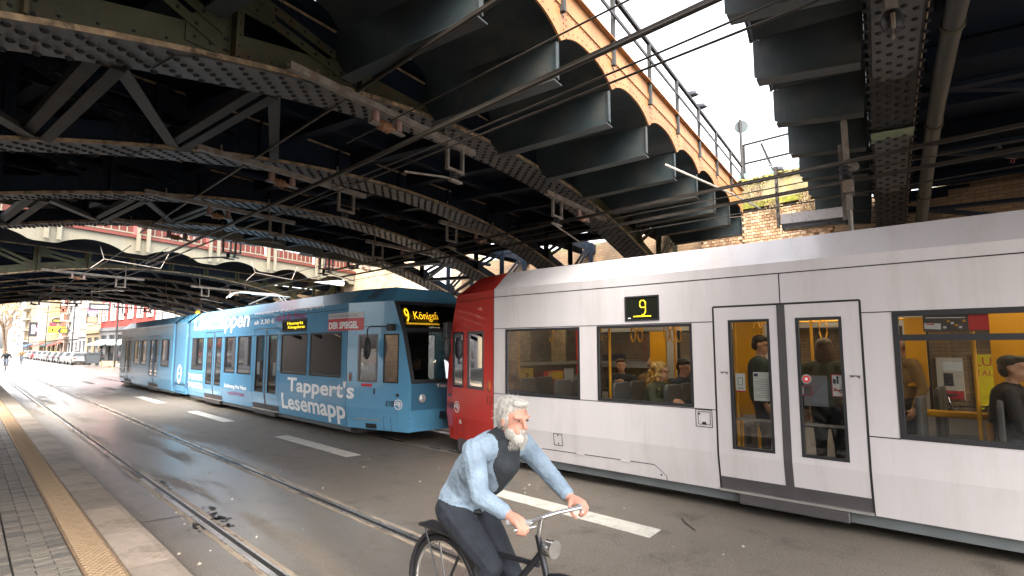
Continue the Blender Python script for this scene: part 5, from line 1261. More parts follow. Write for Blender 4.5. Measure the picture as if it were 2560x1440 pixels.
for i, (x0, Y0, x1, Y1, z) in enumerate(((-4, 62, 13.5, 66, 6.4), (-4, 88, 12.5, 90, 7.2), (-4, 120, 12.3, 121, 7.6), (-3, 155, 12, 158, 8))):
    MB().tube([(x0 + (x1 - x0) * s / 8, Y0 + (Y1 - Y0) * s / 8, z - .5 * math.sin(math.pi * s / 8)) for s in range(9)], .018, 6).obj('span_wire', dark_metal, label=('span wire slung across the street nearest beyond the far bridge', 'second span wire across the street, by the red house', 'third span wire across the street, by the orange-red house', 'farthest span wire across the street')[i], cat='wire', group='span wires across the street')

def wire_support(B, y, X0, X1, z, fx, label, arm=(-.9, -.12), m_=None, hang=None, ins=True):
    """bar along the bridge with a hanging frame, insulators and a steady arm"""
    t0, t1 = B.t(X0, y), B.t(X1, y); mm = m_ or galv
    e = empty('wire_support', tuple(B.O + B.D * t0 + B.N * y + Vector((0, 0, z))), math.atan2(B.D.y, B.D.x), label=label, cat='wire support', group='wire supports hung from the bridges')
    L = t1 - t0
    m = MB(); m.box(0, L, -.035, .035, -.012, .012); m.box(0, L, -.035, -.025, .012, .06); m.box(0, L, .025, .035, .012, .06); m.obj('support_bar', mm, e)
    f = L * fx
    MB().box(f - .17, f - .13, -.02, .02, -.30, -.012).obj('frame_leg', mm, e); MB().box(f + .13, f + .17, -.02, .02, -.30, -.012).obj('frame_leg', mm, e); MB().box(f - .17, f + .17, -.025, .025, -.335, -.30).obj('frame_foot', mm, e)
    m = MB(); m.lathe([(.03, 0), (.05, .015), (.03, .03), (.05, .045), (.03, .06), (.05, .075), (.03, .09)], (f - .02, 0, -.43), 'z', 12); m.obj('spring_insulator', dark_metal, e, smooth=True)
    m = MB(); m.tube([(f - .02, 0, -.44), (f - .2, 0, -.45), (f + arm[0], 0, -.45 + arm[1])], .014, 8); m.obj('steady_arm', mm, e, smooth=True)
    m = MB(); m.box(f - .1, f + .12, -.03, .03, -.47, -.44); m.obj('clamp', mm, e)
    if ins:
        g = L * (fx - .42 if fx > .5 else fx + .42)
        for dx in (-.17, .17):
            m = MB(); m.lathe([(.045, 0), (.045, .10), (.03, .13)], (g + dx, 0, -.15), 'z', 12); m.obj('insulator', mat('pink_insulator', (.20, .12, .10), .4, 0, .1), e, smooth=True)
        m = MB(); m.lathe([(.03, -.12), (.065, -.10), (.035, -.07), (.065, -.04), (.035, -.01), (.065, .02), (.035, .05), (.03, .1)], (g, 0, -.15), 'x', 14); m.obj('ribbed_insulator', insul, e, smooth=True)
        MB().box(g - .25, g + .25, -.03, .03, -.175, -.155).obj('insulator_tray', mm, e)
    for s in ((.12, .8) if hang is None else ()):
        X = X0 + (X1 - X0) * s; MB().tube([(L * s, .0, .0), (L * s, .04, max(.10, archz(X) - z + .1))], .013, 8).obj('hanger_rod', mm, e, smooth=True)
    if hang:
        for s in (.25, .75): MB().tube([(L * s, 0, 0), (L * s, 0, hang)], .016, 8).obj('hanger_rod', mm, e, smooth=True)
    return e
names = ('first', 'second', 'third', 'fourth')
for i, yr in enumerate(ribs):
    dz = 0 if i == 0 else -.02
    wire_support(B1, yr - .37, 1.95, 4.7, 4.50 + dz, .86, 'galvanised wire support under the %s arch rib over the near track' % names[i])
    wire_support(B1, yr - .37, 6.6, 8.9, 4.44 + dz, .16, 'galvanised wire support under the %s arch rib over the tram roofs' % names[i], arm=(.85, -.16))
wire_support(B1, 16.4, 3.0, 6.2, 5.05, .8, 'black wire support in the sky gap in front of the red panels', m_=dark_metal, hang=.5)
wire_support(B1, 16.4, 7.7, 11.6, 5.0, .3, 'black wire support in the sky gap beside the cream brick wall', m_=dark_metal, hang=.5, arm=(1.2, -.2))
for k in range(4):
    wire_support(B2, 1.3 + 5.0 * k, 1.6, 4.6, 4.42, .75, 'pale wire support under the far bridge over the near track, row %s' % names[k]); wire_support(B2, 1.3 + 5.0 * k, 6.3, 9.2, 4.36, .2, 'pale wire support under the far bridge over the blue tram, row %s' % names[k], arm=(.8, -.1))
# stay rods below the cream fascia
for i, (X, dx) in enumerate(((3.0, 1.7), (7.8, 1.5))):
    e = MB(); p = Vector((X, 22.6, 5.3)); e.tube([p, p + Vector((.1, -.2, -.45)), p + Vector((dx, -.3, -.62))], .016, 6); e.tube([p + Vector((.1, -.2, -.45)), p + Vector((-.25, -.3, -.8))], .016, 6); e.tube([p + Vector((dx, -.3, -.62)), p + Vector((dx + .25, -.2, -.05))], .014, 6)
    e.obj('stay_rod', galv, label=('pale bent stay rod below the cream fascia by the near track' if i == 0 else 'pale bent stay rod below the cream fascia above the blue tram'), cat='stay rod', base=True, smooth=True)
# hanging gear under the near overhead bridge
e = empty('wire_support', (7.72, 1.95, 4.2), R_(12.7), label='dark upright clamp gear under the near overhead bridge beside the floodlight', cat='wire support', group='wire supports hung from the bridges')
MB().tube([(.05, 0, .75), (.06, 0, -.95)], .026, 10).obj('upright_tube', galv, e, smooth=True)
m = MB(); m.beam((-.22, .0, .50), (.06, 0, -.55), .07, .05); m.beam((-.1, .06, .25), (.2, .06, -.6), .05, .04); m.obj('support_bar', galv, e)
m = MB(); m.lathe([(.04, -.14), (.075, -.12), (.045, -.09), (.075, -.06), (.045, -.03), (.075, 0), (.045, .03)], (-.06, .02, -.05), 'z', 14); m.obj('ribbed_insulator', dark_metal, e, smooth=True)
m = MB(); m.lathe([(.02, 0), (.08, .01), (.02, .03)], (.2, .02, -.12), 'z', 14); m.lathe([(.02, 0), (.07, .01), (.02, .03)], (.16, -.06, .02), 'x', 14); m.obj('saddle_plate', galv, e)
MB().box(-.12, .12, -.06, .06, -.36, -.22).obj('clamp', galv, e)
e = empty('wire_support', (5.35, .95, 4.75), R_(12.7), label='dark strut with toothed clamp hanging high at the top edge beside the riveted beam', cat='wire support', group='wire supports hung from the bridges')
MB().beam((-.35, 0, .45), (0, 0, 0), .09, .07).obj('strut', galv, e); m = MB(); m.lathe([(.07, -.1), (.09, -.02), (.06, .06)], (0, 0, -.08), 'z', 12); m.obj('clamp', dark_metal, e, smooth=True)
MB().tube([(-.14, 0, -.1), (-.1, 0, -.2), (.1, 0, -.2), (.14, 0, -.1)], .016, 6).obj('clamp_bow', galv, e)
# floodlight on two slotted legs
fl = empty('floodlight', (8.9, 2.75, 3.78), R_(10), label='grey box floodlight on two slotted hangers above the white tram roof', cat='floodlight')
fm = mat('floodlight_grey', (.33, .30, .29), .5, .2, .2, 8, dirt=(.12, .08, .05), dscale=8, damt=.6, stretch=(3, 3, .5))
m = MB(); m.prism([(-.10, .02), (.14, .02), (.14, .19), (-.05, .19)], -.42, .42, 'y'); m.obj('lamp_housing', fm, fl, bevel=.01)
m = MB(); m.prism([(-.115, .012), (-.10, .02), (.14, .02), (.1, -.06), (-.06, -.06)], -.40, .40, 'y'); m.obj('lamp_glass', glass_d, fl)
MB().box(-.04, .06, -.2, .12, -.045, -.01).obj('reflector', silver, fl)
for y in (.46, -.46):
    m = MB(); m.box(-.03, .03, y - .02, y + .02, 0, .95); m.obj('slotted_hanger', galv, fl)
    for k in range(6): MB().box(-.032, -.0305, y - .008, y + .008, .1 + k * .13, .16 + k * .13).obj('slot', seam_m, fl)
# link rod from a bracket down to the conductor rails
MB().tube([(7.0, 4.05, 4.55), (7.9, 3.55, 4.22), (8.4, 3.3, 4.02)], .014, 6).obj('link_rod', mat('pale_rope', (.45, .40, .34), .6, .1, .2), label='pale link rod from a bracket down to the conductor rails', cat='rod', base=True)
m = MB(); m.tube([(3.3, 2.95, 4.55), (4.6, 3.05, 5.9)], .012, 6); 
# pigeons
pig = mat('pigeon_grey', (.10, .10, .115), .8, 0, .4, 14); pig_d = mat('pigeon_dark', (.03, .032, .04), .7, 0, .3, 14)
def pigeon(loc, rz, label, mm=pig, s=1.0):
    e = empty('pigeon', loc, rz, label=label, cat='pigeon', group='pigeons on the bridges'); e.scale = (s, s, s)
    m = MB(); rings = [(-.17, .005, .055), (-.12, .022, .06), (-.07, .045, .075), (0, .06, .09), (.06, .055, .105), (.095, .038, .13), (.11, .026, .16), (.118, .027, .185), (.135, .026, .195), (.152, .008, .19)]
    b = 0; n_ = 10
    for (x, r, z) in rings:
        for k in range(n_): a = 2 * math.pi * k / n_; m.v.append((x, r * math.cos(a), z + r * math.sin(a) * (.5 if x < -.1 else 1)))
    for i in range(len(rings) - 1):
        for k in range(n_): m.f.append((i * n_ + k, i * n_ + (k + 1) % n_, (i + 1) * n_ + (k + 1) % n_, (i + 1) * n_ + k)); m.m.append(0)
    m.f.append(tuple(range(n_))); m.f.append(tuple(range((len(rings) - 1) * n_, len(rings) * n_))); m.m += [0, 0]
    m.obj('body', mm, e, smooth=True)
    MB().add([(.15, -.005, .188), (.15, .005, .188), (.15, 0, .196), (.178, 0, .182)], [(0, 1, 3), (1, 2, 3), (2, 0, 3), (0, 2, 1)]).obj('beak', dk_ink, e)
    for sy in (-1, 1): MB().ball((-.02, sy * .052, .09), (.085, .014, .042), 8, 6).obj('wing', pig_d, e, smooth=True); MB().tube([(.01, sy * .02, .05), (.015, sy * .02, .0), (.035, sy * .02, .002)], .004, 5).obj('leg', mat('pigeon_leg', (.3, .08, .06), .7), e)
    return e
def brp(B, X, y, z): t = B.t(X, y); return tuple(B.O + B.D * t + B.N * y + Vector((0, 0, z)))
pigeon(brp(B1, 9.1, YF - .035, 6.415), R_(100), 'upper of two dark pigeons perched on the ochre bridge hand rail', pig_d, 1.0)
pigeon(brp(B1, 9.7, YF - .035, 6.415), R_(95), 'lower of two dark pigeons perched on the ochre bridge hand rail', pig_d, 1.0)
pigeon((XA + .02, 5.05, 6.2), R_(105), 'grey pigeon standing on the mossy parapet coping', pig, 1.3)
pigeon((10.3, .55, 4.52), R_(60), 'grey pigeon on a bracing strut at the right under the near bridge', pig, 1.4)
pigeon(brp(B1, 5.6, 5.25, 5.205), R_(-90), 'pale pigeon resting on the first arch rib top flange', mat('pigeon_pale', (.33, .33, .36), .8, 0, .4, 14), 1.3)
pigeon(brp(B1, 8.6, 5.25, 5.205), R_(-60), 'dim pigeon on the first arch rib flange above the far wire support', pig_d, 1.2)
# red railcar standing on the far bridge
tr = empty('railcar', tuple(B2.O + B2.D * -14 + B2.N * 5 + Vector((0, 0, 6.0))), math.atan2(B2.D.y, B2.D.x), label='red and white railcar standing on the cream far bridge', cat='railcar')
rc = mat('railcar_red', (.50, .06, .055), .35, 0, .05)
MB().box(0, 10.2, 0, 2.8, .5, 3.2).obj('car_body', rc, tr, bevel=.15, seg=2); MB().box(.1, 10.1, .1, 2.7, 3.2, 3.55).obj('roof', mat('railcar_roof', (.30, .31, .32), .6), tr, bevel=.1)
for k in range(5): MB().box(.8 + k * 1.9, 2.0 + k * 1.9, -.012, .02, 1.5, 2.3).obj('window', glass_d, tr)
MB().box(8.2, 9.0, -.015, .02, .7, 2.5).obj('door', mat('railcar_white', (.65, .64, .63), .4), tr); MB().box(.3, 9.9, .3, 2.5, 0, .5).obj('running_gear', grey_dk, tr)
# ------------------------------------------------------------------ opposite abutment on the camera's side
abl = empty('abutment_wall', (-5.6, 4, 0), label='brick abutment behind the platform on the camera side', cat='wall')
MB().box(-1, 0, -12, 13, 0, 5.2).obj('lower_wall', brk, abl); MB().box(-1.2, .08, -12, 13, 5.2, 5.4).obj('wall_cap', mat('cap_stone', (.25, .23, .2), .9, 0, .2), abl)
# ------------------------------------------------------------------ houses along the right side of the street
wind_d = mat('house_glass', (.03, .035, .04), .08, 0, .3, .4); frame_w = mat('house_frame_white', (.72, .70, .67), .5, 0, .05); stone_s = mat('house_sill', (.48, .43, .36), .8, 0, .15)
wind_b = mat('house_glass_pale', (.22, .24, .26), .08, 0, .3, .4)
def wallm(n, c):
    c = tuple(x * .55 for x in c)
    return mat('render_' + n, c, .85, 0, .1, .6, .15, 12, dirt=tuple(x * .7 for x in c), dscale=.5, damt=.35, dsharp=.3)
def house(p0, p1, H, wall, storeys, cols, label, gf=None, win=(1.1, 1.6), gh=4.0, roof=None, frame=None, glassm=None, arched=False, surround=None, awn=None, balcony=None, cornice=True, depth=9.0):
    """facade from p0 (near) to p1 (far); local x runs along the facade from far to near, y inward"""
    a = Vector((p1[0], p1[1], 0)); b = Vector((p0[0], p0[1], 0)); d = (b - a); L = d.length; ang = math.atan2(d.y, d.x)
    e = empty('house', a, ang, label=label, cat='house', group='houses along the street')
    # with x from far to near (towards -Y), inward (+X) is local +y
    def P(u, z, dd): return (u, dd, z)
    ops = []; sh = (H - gh - .4) / storeys
    cw = L / cols
    for s in range(storeys):
        for c in range(cols):
            x = (c + .5) * cw; w = min(win[0], cw * .7); z0 = gh + s * sh + sh * .28; h = min(win[1], sh * .62); ops.append((x - w / 2, x + w / 2, z0, z0 + h))
    gops = []
    gn = max(2, int(L / 3.2))
    for c in range(gn):
        x = (c + .5) * L / gn; w = L / gn * .72; gops.append((x - w / 2, x + w / 2, .35 if c % 3 else .05, gh - 1.0))
    m = MB(); grid_panel(m, (0, L), (gh, H), ops, P, .22, inner=False); w_ = m.obj('wall', wall, e)
    m = MB(); grid_panel(m, (0, L), (0, gh), gops, P, .25, inner=False); m.obj('shop_front', gf or wall, e)
    MB().box(.01, L - .01, .24, depth, 0, H - .01).obj('house_body', wall, e)
    for o in ops:
        m = MB(); ring(m, *o, .09, P, .10, .16); cx = (o[0] + o[1]) / 2
        m.box(cx - .03, cx + .03, .11, .15, o[2] + .09, o[3] - .09)
        wn = m.obj('window', frame or frame_w, e); MB().quad(P(o[0] + .09, o[2] + .09, .13), P(o[1] - .09, o[2] + .09, .13), P(o[1] - .09, o[3] - .09, .13), P(o[0] + .09, o[3] - .09, .13)).obj('pane', glassm or wind_d, wn)
        MB().box(o[0] - .1, o[1] + .1, -.12, .10, o[2] - .10, o[2] - .005).obj('sill', stone_s, wn)
        if surround:
            m = MB(); ring(m, o[0] - .22, o[1] + .22, o[2] - .02, o[3] + .26, .2, P, -.05, -.004); m.obj('surround', surround, wn)
    for o in gops:
        wn = MB(); ring(wn, *o, .08, P, .1, .18); wn = wn.obj('shop_window', dark_metal, e); MB().quad(P(o[0] + .08, o[2] + .08, .14), P(o[1] - .08, o[2] + .08, .14), P(o[1] - .08, o[3] - .08, .14), P(o[0] + .08, o[3] - .08, .14)).obj('pane', wind_d, wn)
    MB().box(0, L, -.18, -.002, gh - .45, gh - .12).obj('shop_sign_band', gf or stone_s, e)
    if cornice: MB().box(-.05, L + .05, -.35, .3, H, H + .35).obj('cornice', surround or stone_s, e)
    if roof:
        m = MB(); m.prism([(-.45, H + .35), (4.5, H + 3.4), (depth, H + .35)], 0, L, 'x'); m.obj('roof', roof, e)
    if awn:
        for (x0, x1, mm) in awn: m = MB(); m.prism([(-.02, 3.05), (-1.5, 2.45), (-1.5, 2.30), (-.02, 2.9)], x0, x1, 'x'); m.obj('awning', mm, e)
    if balcony:
        for s in range(storeys):
            z = gh + s * sh + .1
            x0, x1 = balcony[0] * L, balcony[1] * L
            MB().box(x0, x1, -1.2, -.003, z - .15, z).obj('balcony_slab', stone_s, e); MB().box(x0, x1, -1.2, -1.12, z, z + .95).obj('balcony_front', balcony[2], e)
    return e
tile = mat('roof_tile', (.16, .07, .05), .8, 0, .2, 2); slate = mat('slate_roof', (.05, .05, .06), .7, 0, .2, 2)
Wred = wallm('red', (.50, .06, .045)); Wcream = wallm('cream', (.58, .46, .30)); Wyel = wallm('yellow', (.60, .42, .18)); Wwhite = wallm('white', (.62, .60, .58)); Wgrey = wallm('grey', (.22, .21, .21)); Worange = wallm('orange_red', (.52, .13, .06)); Wbrown = wallm('brown', (.20, .12, .08)); Wtan = wallm('tan', (.45, .34, .20)); Wpale = wallm('pale_blue', (.60, .64, .68)); Wpink = wallm('rose_cream', (.60, .45, .35))
aw_w = mat('awning_white', (.55, .62, .60), .7, 0, .05); aw_r = mat('awning_red', (.40, .05, .04), .7, 0, .05); aw_g = mat('awning_dark', (.04, .06, .06), .7, 0, .05); aw_b = mat('awning_blue', (.05, .12, .25), .7, 0, .05)
house((15.6, 58), (15.0, 71.9), 6.5, Wwhite, 1, 3, 'low white house with scribbled wall behind the blue tram rear', win=(1.6, 1.8), gh=3.2, cornice=False)
house((15.0, 72), (12.95, 92), 15, Wred, 3, 6, 'red house with tall white windows above a grey cafe front', Wgrey, (1.5, 2.3), 4.6, slate, surround=frame_w, awn=[(.5, 7, aw_w), (9, 14, aw_w)])
house((12.94, 92.1), (12.5, 100), 14.5, Wcream, 3, 4, 'ornate cream house with dark cornice next to the red one', Wtan, (1.0, 2.2), 4.4, slate, frame=mat('frame_brown', (.16, .11, .06), .6), surround=stone_s)
house((12.49, 100.1), (12.3, 106), 13.5, Wpink, 3, 3, 'narrow rose-cream house between ornate cream and white bay house', Wwhite, (1.0, 1.7), 4.0, tile)
house((12.29, 106.1), (12.1, 116), 14, Wwhite, 4, 4, 'white house with stacked balconies left of the rose-cream house', Wwhite, (1.1, 1.6), 3.8, None, balcony=(0, .25, frame_w))
house((12.09, 116.1), (12.05, 120), 13.2, Wbrown, 3, 2, 'slim brown brick house between white and orange-red houses', Wbrown, (1.3, 1.8), 3.8, None, glassm=wind_b)
house((12.04, 120.1), (12.0, 129), 13.6, Worange, 3, 4, 'orange-red house in the middle of the street row', Wpink, (1.1, 1.7), 3.9, tile, glassm=wind_b, awn=[(1, 6, aw_r)])
house((12.0, 129.1), (12.05, 147), 13.4, Wyel, 3, 8, 'long yellow house with three even rows of windows', Wtan, (1.0, 1.6), 3.8, tile, frame=mat('frame_tan', (.45, .32, .2), .6), awn=[(2, 8, aw_g), (10, 15, aw_g)])
house((12.05, 147.1), (12.1, 165), 13.2, Wcream, 3, 7, 'pale yellow house continuing the roofline beyond the long yellow one', Wtan, (1.0, 1.6), 3.8, tile, awn=[(2, 12, aw_r)])
house((12.1, 165.1), (12.15, 178), 14.5, Wpink, 4, 4, 'rosy house with red round window signs', Wpink, (1.6, 1.5), 3.8, slate)
house((12.15, 178.1), (12.3, 195), 16.5, Wtan, 4, 5, 'tan house standing taller than its neighbours', Wtan, (1.2, 1.5), 3.8, tile, awn=[(1, 14, aw_b)])
house((12.3, 195.1), (12.7, 222), 16, Wtan, 4, 5, 'brownish house with deep balconies far down the street', Wgrey, (2.6, 1.9), 3.8, None, balcony=(.1, .9, stone_s))
house((12.7, 222.1), (13.4, 270), 17.5, Wpale, 5, 9, 'white-blue house with red balcony panels at the far end', Wpale, (1.6, 1.5), 3.8, slate, balcony=(.3, .55, Worange))
house((13.4, 270.1), (14.0, 350), 16, Wwhite, 4, 12, 'farthest white house next to the bare trees', Wwhite, (1.6, 1.5), 3.8, None)
MB().box(10.9, 16, 46, 360, -.2, .12).obj('pavement', pv2, kind='structure')
# shop signs standing out from the facades
def hsign(loc, w, h, m_, label, bands=(), rot=0, shape='box'):
    e = empty('shop_sign', loc, rot, label=label, cat='sign', group='shop signs along the street')
    m = MB()
    if shape == 'box': m.box(-w / 2, w / 2, -.08, .08, 0, h)
    elif shape == 'hex': m.prism([(-w / 2, h * .5), (-w * .3, 0), (w * .3, 0), (w / 2, h * .5), (w * .3, h), (-w * .3, h)], -.08, .08, 'y')
    else: m.prism([(w / 2 * math.cos(t * math.pi / 8), h / 2 + h / 2 * math.sin(t * math.pi / 8)) for t in range(16)], -.08, .08, 'y')
    m.obj('sign_board', m_, e)
    for (x0, x1, z0, z1, mm) in bands: MB().box(x0 * w, x1 * w, -.10, -.081, z0 * h, z1 * h).obj('sign_field', mm, e)
    MB().beam((w / 2, 0, h * .7), (w / 2 + 1.2, 0, h * .7), .05, .05).obj('sign_arm', dark_metal, e); return e
blk = mat('sign_black', (.02, .02, .022), .4, 0, 0); yl = mat('sign_yellow', (.72, .50, .02), .5, 0, 0); pk = mat('sign_pink', (.55, .12, .25), .5, 0, 0); rd = mat('sign_red', (.45, .03, .04), .5, 0, 0); og = mat('sign_orange', (.65, .22, .10), .5, 0, 0)
hsign((11.7, 90, 5.1), 1.2, 1.9, blk, 'black sign with pink top and orange disc on the red house', ((-.5, .5, .86, 1.15, pk), (-.42, .42, .68, .80, paper), (-.3, .3, .50, .60, paper), (-.4, .4, .08, .42, og)))
hsign((11.2, 113, 4.2), 1.7, .95, blk, 'black and gold hexagonal sign lower of the pair', ((-.22, .22, .2, .8, yl),), shape='hex'); hsign((11.2, 123, 6.1), 1.6, .95, blk, 'dark six-sided sign above the parked cars', ((-.3, .3, .35, .65, yl),), shape='hex')
hsign((11.1, 128, 4.6), 1.3, 1.1, yl, 'yellow square sign with maroon top on the long yellow house', ((-.4, .4, 1.02, 1.7, rd), (-.12, .12, .3, .7, blk)))
hsign((11.3, 117, 4.3), 1.1, 1.1, yl, 'small yellow sign beside the gold hexagon'); hsign((11.4, 172, 4.6), 1.6, 3.4, blk, 'tall black banner sign on the tan house', ((-.2, .2, .2, .8, paper),)); hsign((11.0, 80, 6.3), 2.0, .8, blk, 'small black hanging sign with white marks on the red house', ((-.4, .4, .3, .7, paper),))
hsign((11.4, 168, 8.2), 1.2, 1.1, pk, 'pink round sign on the rosy house upper', ((-.2, .2, .3, .7, paper),), shape='round'); hsign((11.4, 168, 5.6), 1.2, 1.1, pk, 'pink round sign on the rosy house lower', ((-.2, .2, .3, .7, paper),), shape='round')
MB().box(-7.5, -6.5, 25, 46, 0, 5.6).obj('abutment_wall', brick_mat('dimmed_brick', (.06, .045, .03), (.045, .03, .022), (.03, .025, .02)), label='long unseen brick abutment on the camera side towards the far bridge', cat='wall', base=True)  # unseen wall, added and darkened to dim reflections in the tram windows
house((-6.5, 92), (-6.2, 47), 13, Wcream, 3, 12, 'long cream house on the camera side of the street', Wgrey, gh=4)
house((-6.2, 140), (-6.4, 93), 13, Wpink, 3, 10, 'rosy house on the camera side of the street beyond the cream one', Wtan, gh=4)
# ------------------------------------------------------------------ parked cars
def car(loc, rz, paint, label, estate=False):
    e = empty('parked_car', loc, rz, label=label, cat='car', group='cars parked along the street')
    Lh, Wd = 2.15, .88
    # stations along y (front +): half width, z bottom, z belt
    st = [(-2.15, .70, .42, .70), (-2.08, .80, .30, .90), (-1.7, .86, .24, .96), (-.8, .88, .22, .94), (.5, .88, .22, .92), (1.2, .87, .24, .88), (1.8, .82, .28, .76), (2.1, .68, .36, .60)]
    m = MB(); n_ = 8
    for (y, w, zb, zt) in st:
        m.v += [(-w * .9, y, zb), (-w, y, zb + .12), (-w, y, zt - .18), (-w * .93, y, zt), (w * .93, y, zt), (w, y, zt - .18), (w, y, zb + .12), (w * .9, y, zb)]
    for i in range(len(st) - 1):
        for k in range(8): m.f.append((i * 8 + k, i * 8 + (k + 1) % 8, (i + 1) * 8 + (k + 1) % 8, (i + 1) * 8 + k)); m.m.append(0)
    m.f.append(tuple(range(8))); m.f.append(tuple(range((len(st) - 1) * 8, len(st) * 8))); m.m += [0, 0]
    m.obj('body', paint, e, smooth=True)
    rear = -2.0 if estate else -1.55
    gh = [(rear, .70, .90, .93), (rear + .35, .62, .92, 1.36), (-.6, .60, .92, 1.45), (.35, .60, .92, 1.42), (1.15, .74, .88, .90)]
    m = MB()
    for (y, w, zb, zt) in gh: m.v += [(-w - .16 * (zt > 1), y, zb), (-w, y, zt), (w, y, zt), (w + .16 * (zt > 1), y, zb)]
    for i in range(len(gh) - 1):
        for k in range(3):
            m.cur = 1 if (k == 1 and 1 <= i <= 2) else 0
            m.f.append((i * 4 + k, i * 4 + k + 1, (i + 1) * 4 + k + 1, (i + 1) * 4 + k)); m.m.append(m.cur)
    m.obj('greenhouse', [MATS['house_glass'], paint], e)
    tyre = MATS['black_rubber']
    for (x, y) in ((-.80, 1.35), (.80, 1.35), (-.80, -1.30), (.80, -1.30)):
        m = MB(); m.lathe([(.28, -.10), (.32, -.08), (.32, .08), (.28, .10)], (x, y, .32), 'x', 18); w_ = m.obj('wheel', tyre, e, smooth=True)
        MB().lathe([(.2, -.112), (.2, .112)], (x, y, .32), 'x', 14).obj('rim', silver, w_)
    for s in (-1, 1): MB().box(s * .66 - .13, s * .66 + .13, -2.175, -2.06, .68, .84).obj('tail_light', mat('tail_red', (.35, .01, .01), .3), e); MB().box(s * .62 - .14, s * .62 + .14, 2.0, 2.10, .55, .66).obj('headlight', mat('head_clear', (.6, .6, .6), .15), e)
    MB().box(-.26, .26, -2.19, -2.16, .48, .59).obj('number_plate', paper, e); MB().box(-.8, .8, -2.20, -2.10, .34, .46).obj('bumper', dark_metal, e)
    return e
def cp(n, c): return mat('car_paint_' + n, c, .22, .3, .05, coat=.6)
cs = [((9.9, 84), 3, cp('champagne', (.42, .37, .32)), 'champagne saloon nearest the wheelie bin in the row of parked cars'), ((9.75, 89.5), 4, cp('silver', (.5, .5, .5)), 'silver car second from the wheelie bin'), ((9.7, 95.2), 2, cp('dark_grey', (.05, .05, .055)), 'dark grey car third from the wheelie bin'),
      ((9.6, 101), 4, cp('charcoal', (.07, .07, .075)), 'charcoal estate fourth from the wheelie bin'), ((9.55, 107), 2, cp('brown', (.10, .07, .05)), 'brownish car fifth from the wheelie bin'), ((9.5, 114), 3, cp('white', (.62, .62, .60)), 'white car sixth in the parked row'), ((9.4, 121), 3, cp('pale', (.45, .43, .4)), 'pale car seventh in the parked row'), ((9.3, 130), 2, cp('red', (.45, .03, .03)), 'red car at the far end of the parked row'), ((9.3, 138), 2, cp('grey2', (.25, .25, .26)), 'grey car beyond the red one'), ((9.3, 147), 2, cp('white2', (.55, .55, .55)), 'distant white car last in the parked row')]
for (p, r, m_, lab) in cs: car((p[0], p[1], .004), R_(r), m_, lab, 'estate' in lab)
# wheelie bin, concrete planter, cafe gear, street poles
wb = empty('wheelie_bin', (10.35, 77.5, .12), R_(8), label='dark grey four-wheeled refuse bin at the pavement edge', cat='bin'); bm_ = mat('bin_grey', (.04, .045, .05), .5, 0, .1)
m = MB(); m.prism([(-.55, .12), (.55, .12), (.68, 1.15), (-.68, 1.15)], -.45, .45, 'y'); m.obj('bin_body', bm_, wb, bevel=.03); m = MB(); m.prism([(-.72, 1.16), (.72, 1.16), (.6, 1.34), (-.6, 1.34)], -.5, .5, 'y'); m.obj('bin_lid', bm_, wb, bevel=.03)
for x in (-.5, .5):
    for y in (-.36, .36): MB().lathe([(.09, -.03), (.09, .03)], (x, y, .09), 'y', 12).obj('wheel', black_rub, wb)
MB().prism([(10.2, .12), (11.3, .12), (11.4, .62), (10.1, .62)], 69.6, 70.4, 'y').obj('planter', mat('planter_wood', (.36, .22, .12), .8, 0, .2), label='low wooden planter box behind the blue tram rear', cat='planter', base=True)
for i, (x, y) in enumerate(((10.6, 66), (10.5, 96), (10.5, 131), (10.6, 170))):
    e = empty('lamp_post', (x, y, .12), label=('slim dark pole at the kerb nearest the blue tram rear', 'second slim dark pole at the kerb, by the ornate cream house', 'third slim dark pole at the kerb, by the long yellow house', 'farthest slim dark pole at the kerb')[i], cat='pole', group='street poles along the kerb'); MB().tube([(0, 0, 0), (0, 0, 9.5)], [.09, .055], 10).obj('shaft', dark_metal, e, smooth=True); MB().tube([(0, 0, 8.6), (-2.6, 0, 9.0)], .035, 8).obj('arm', dark_metal, e, smooth=True)
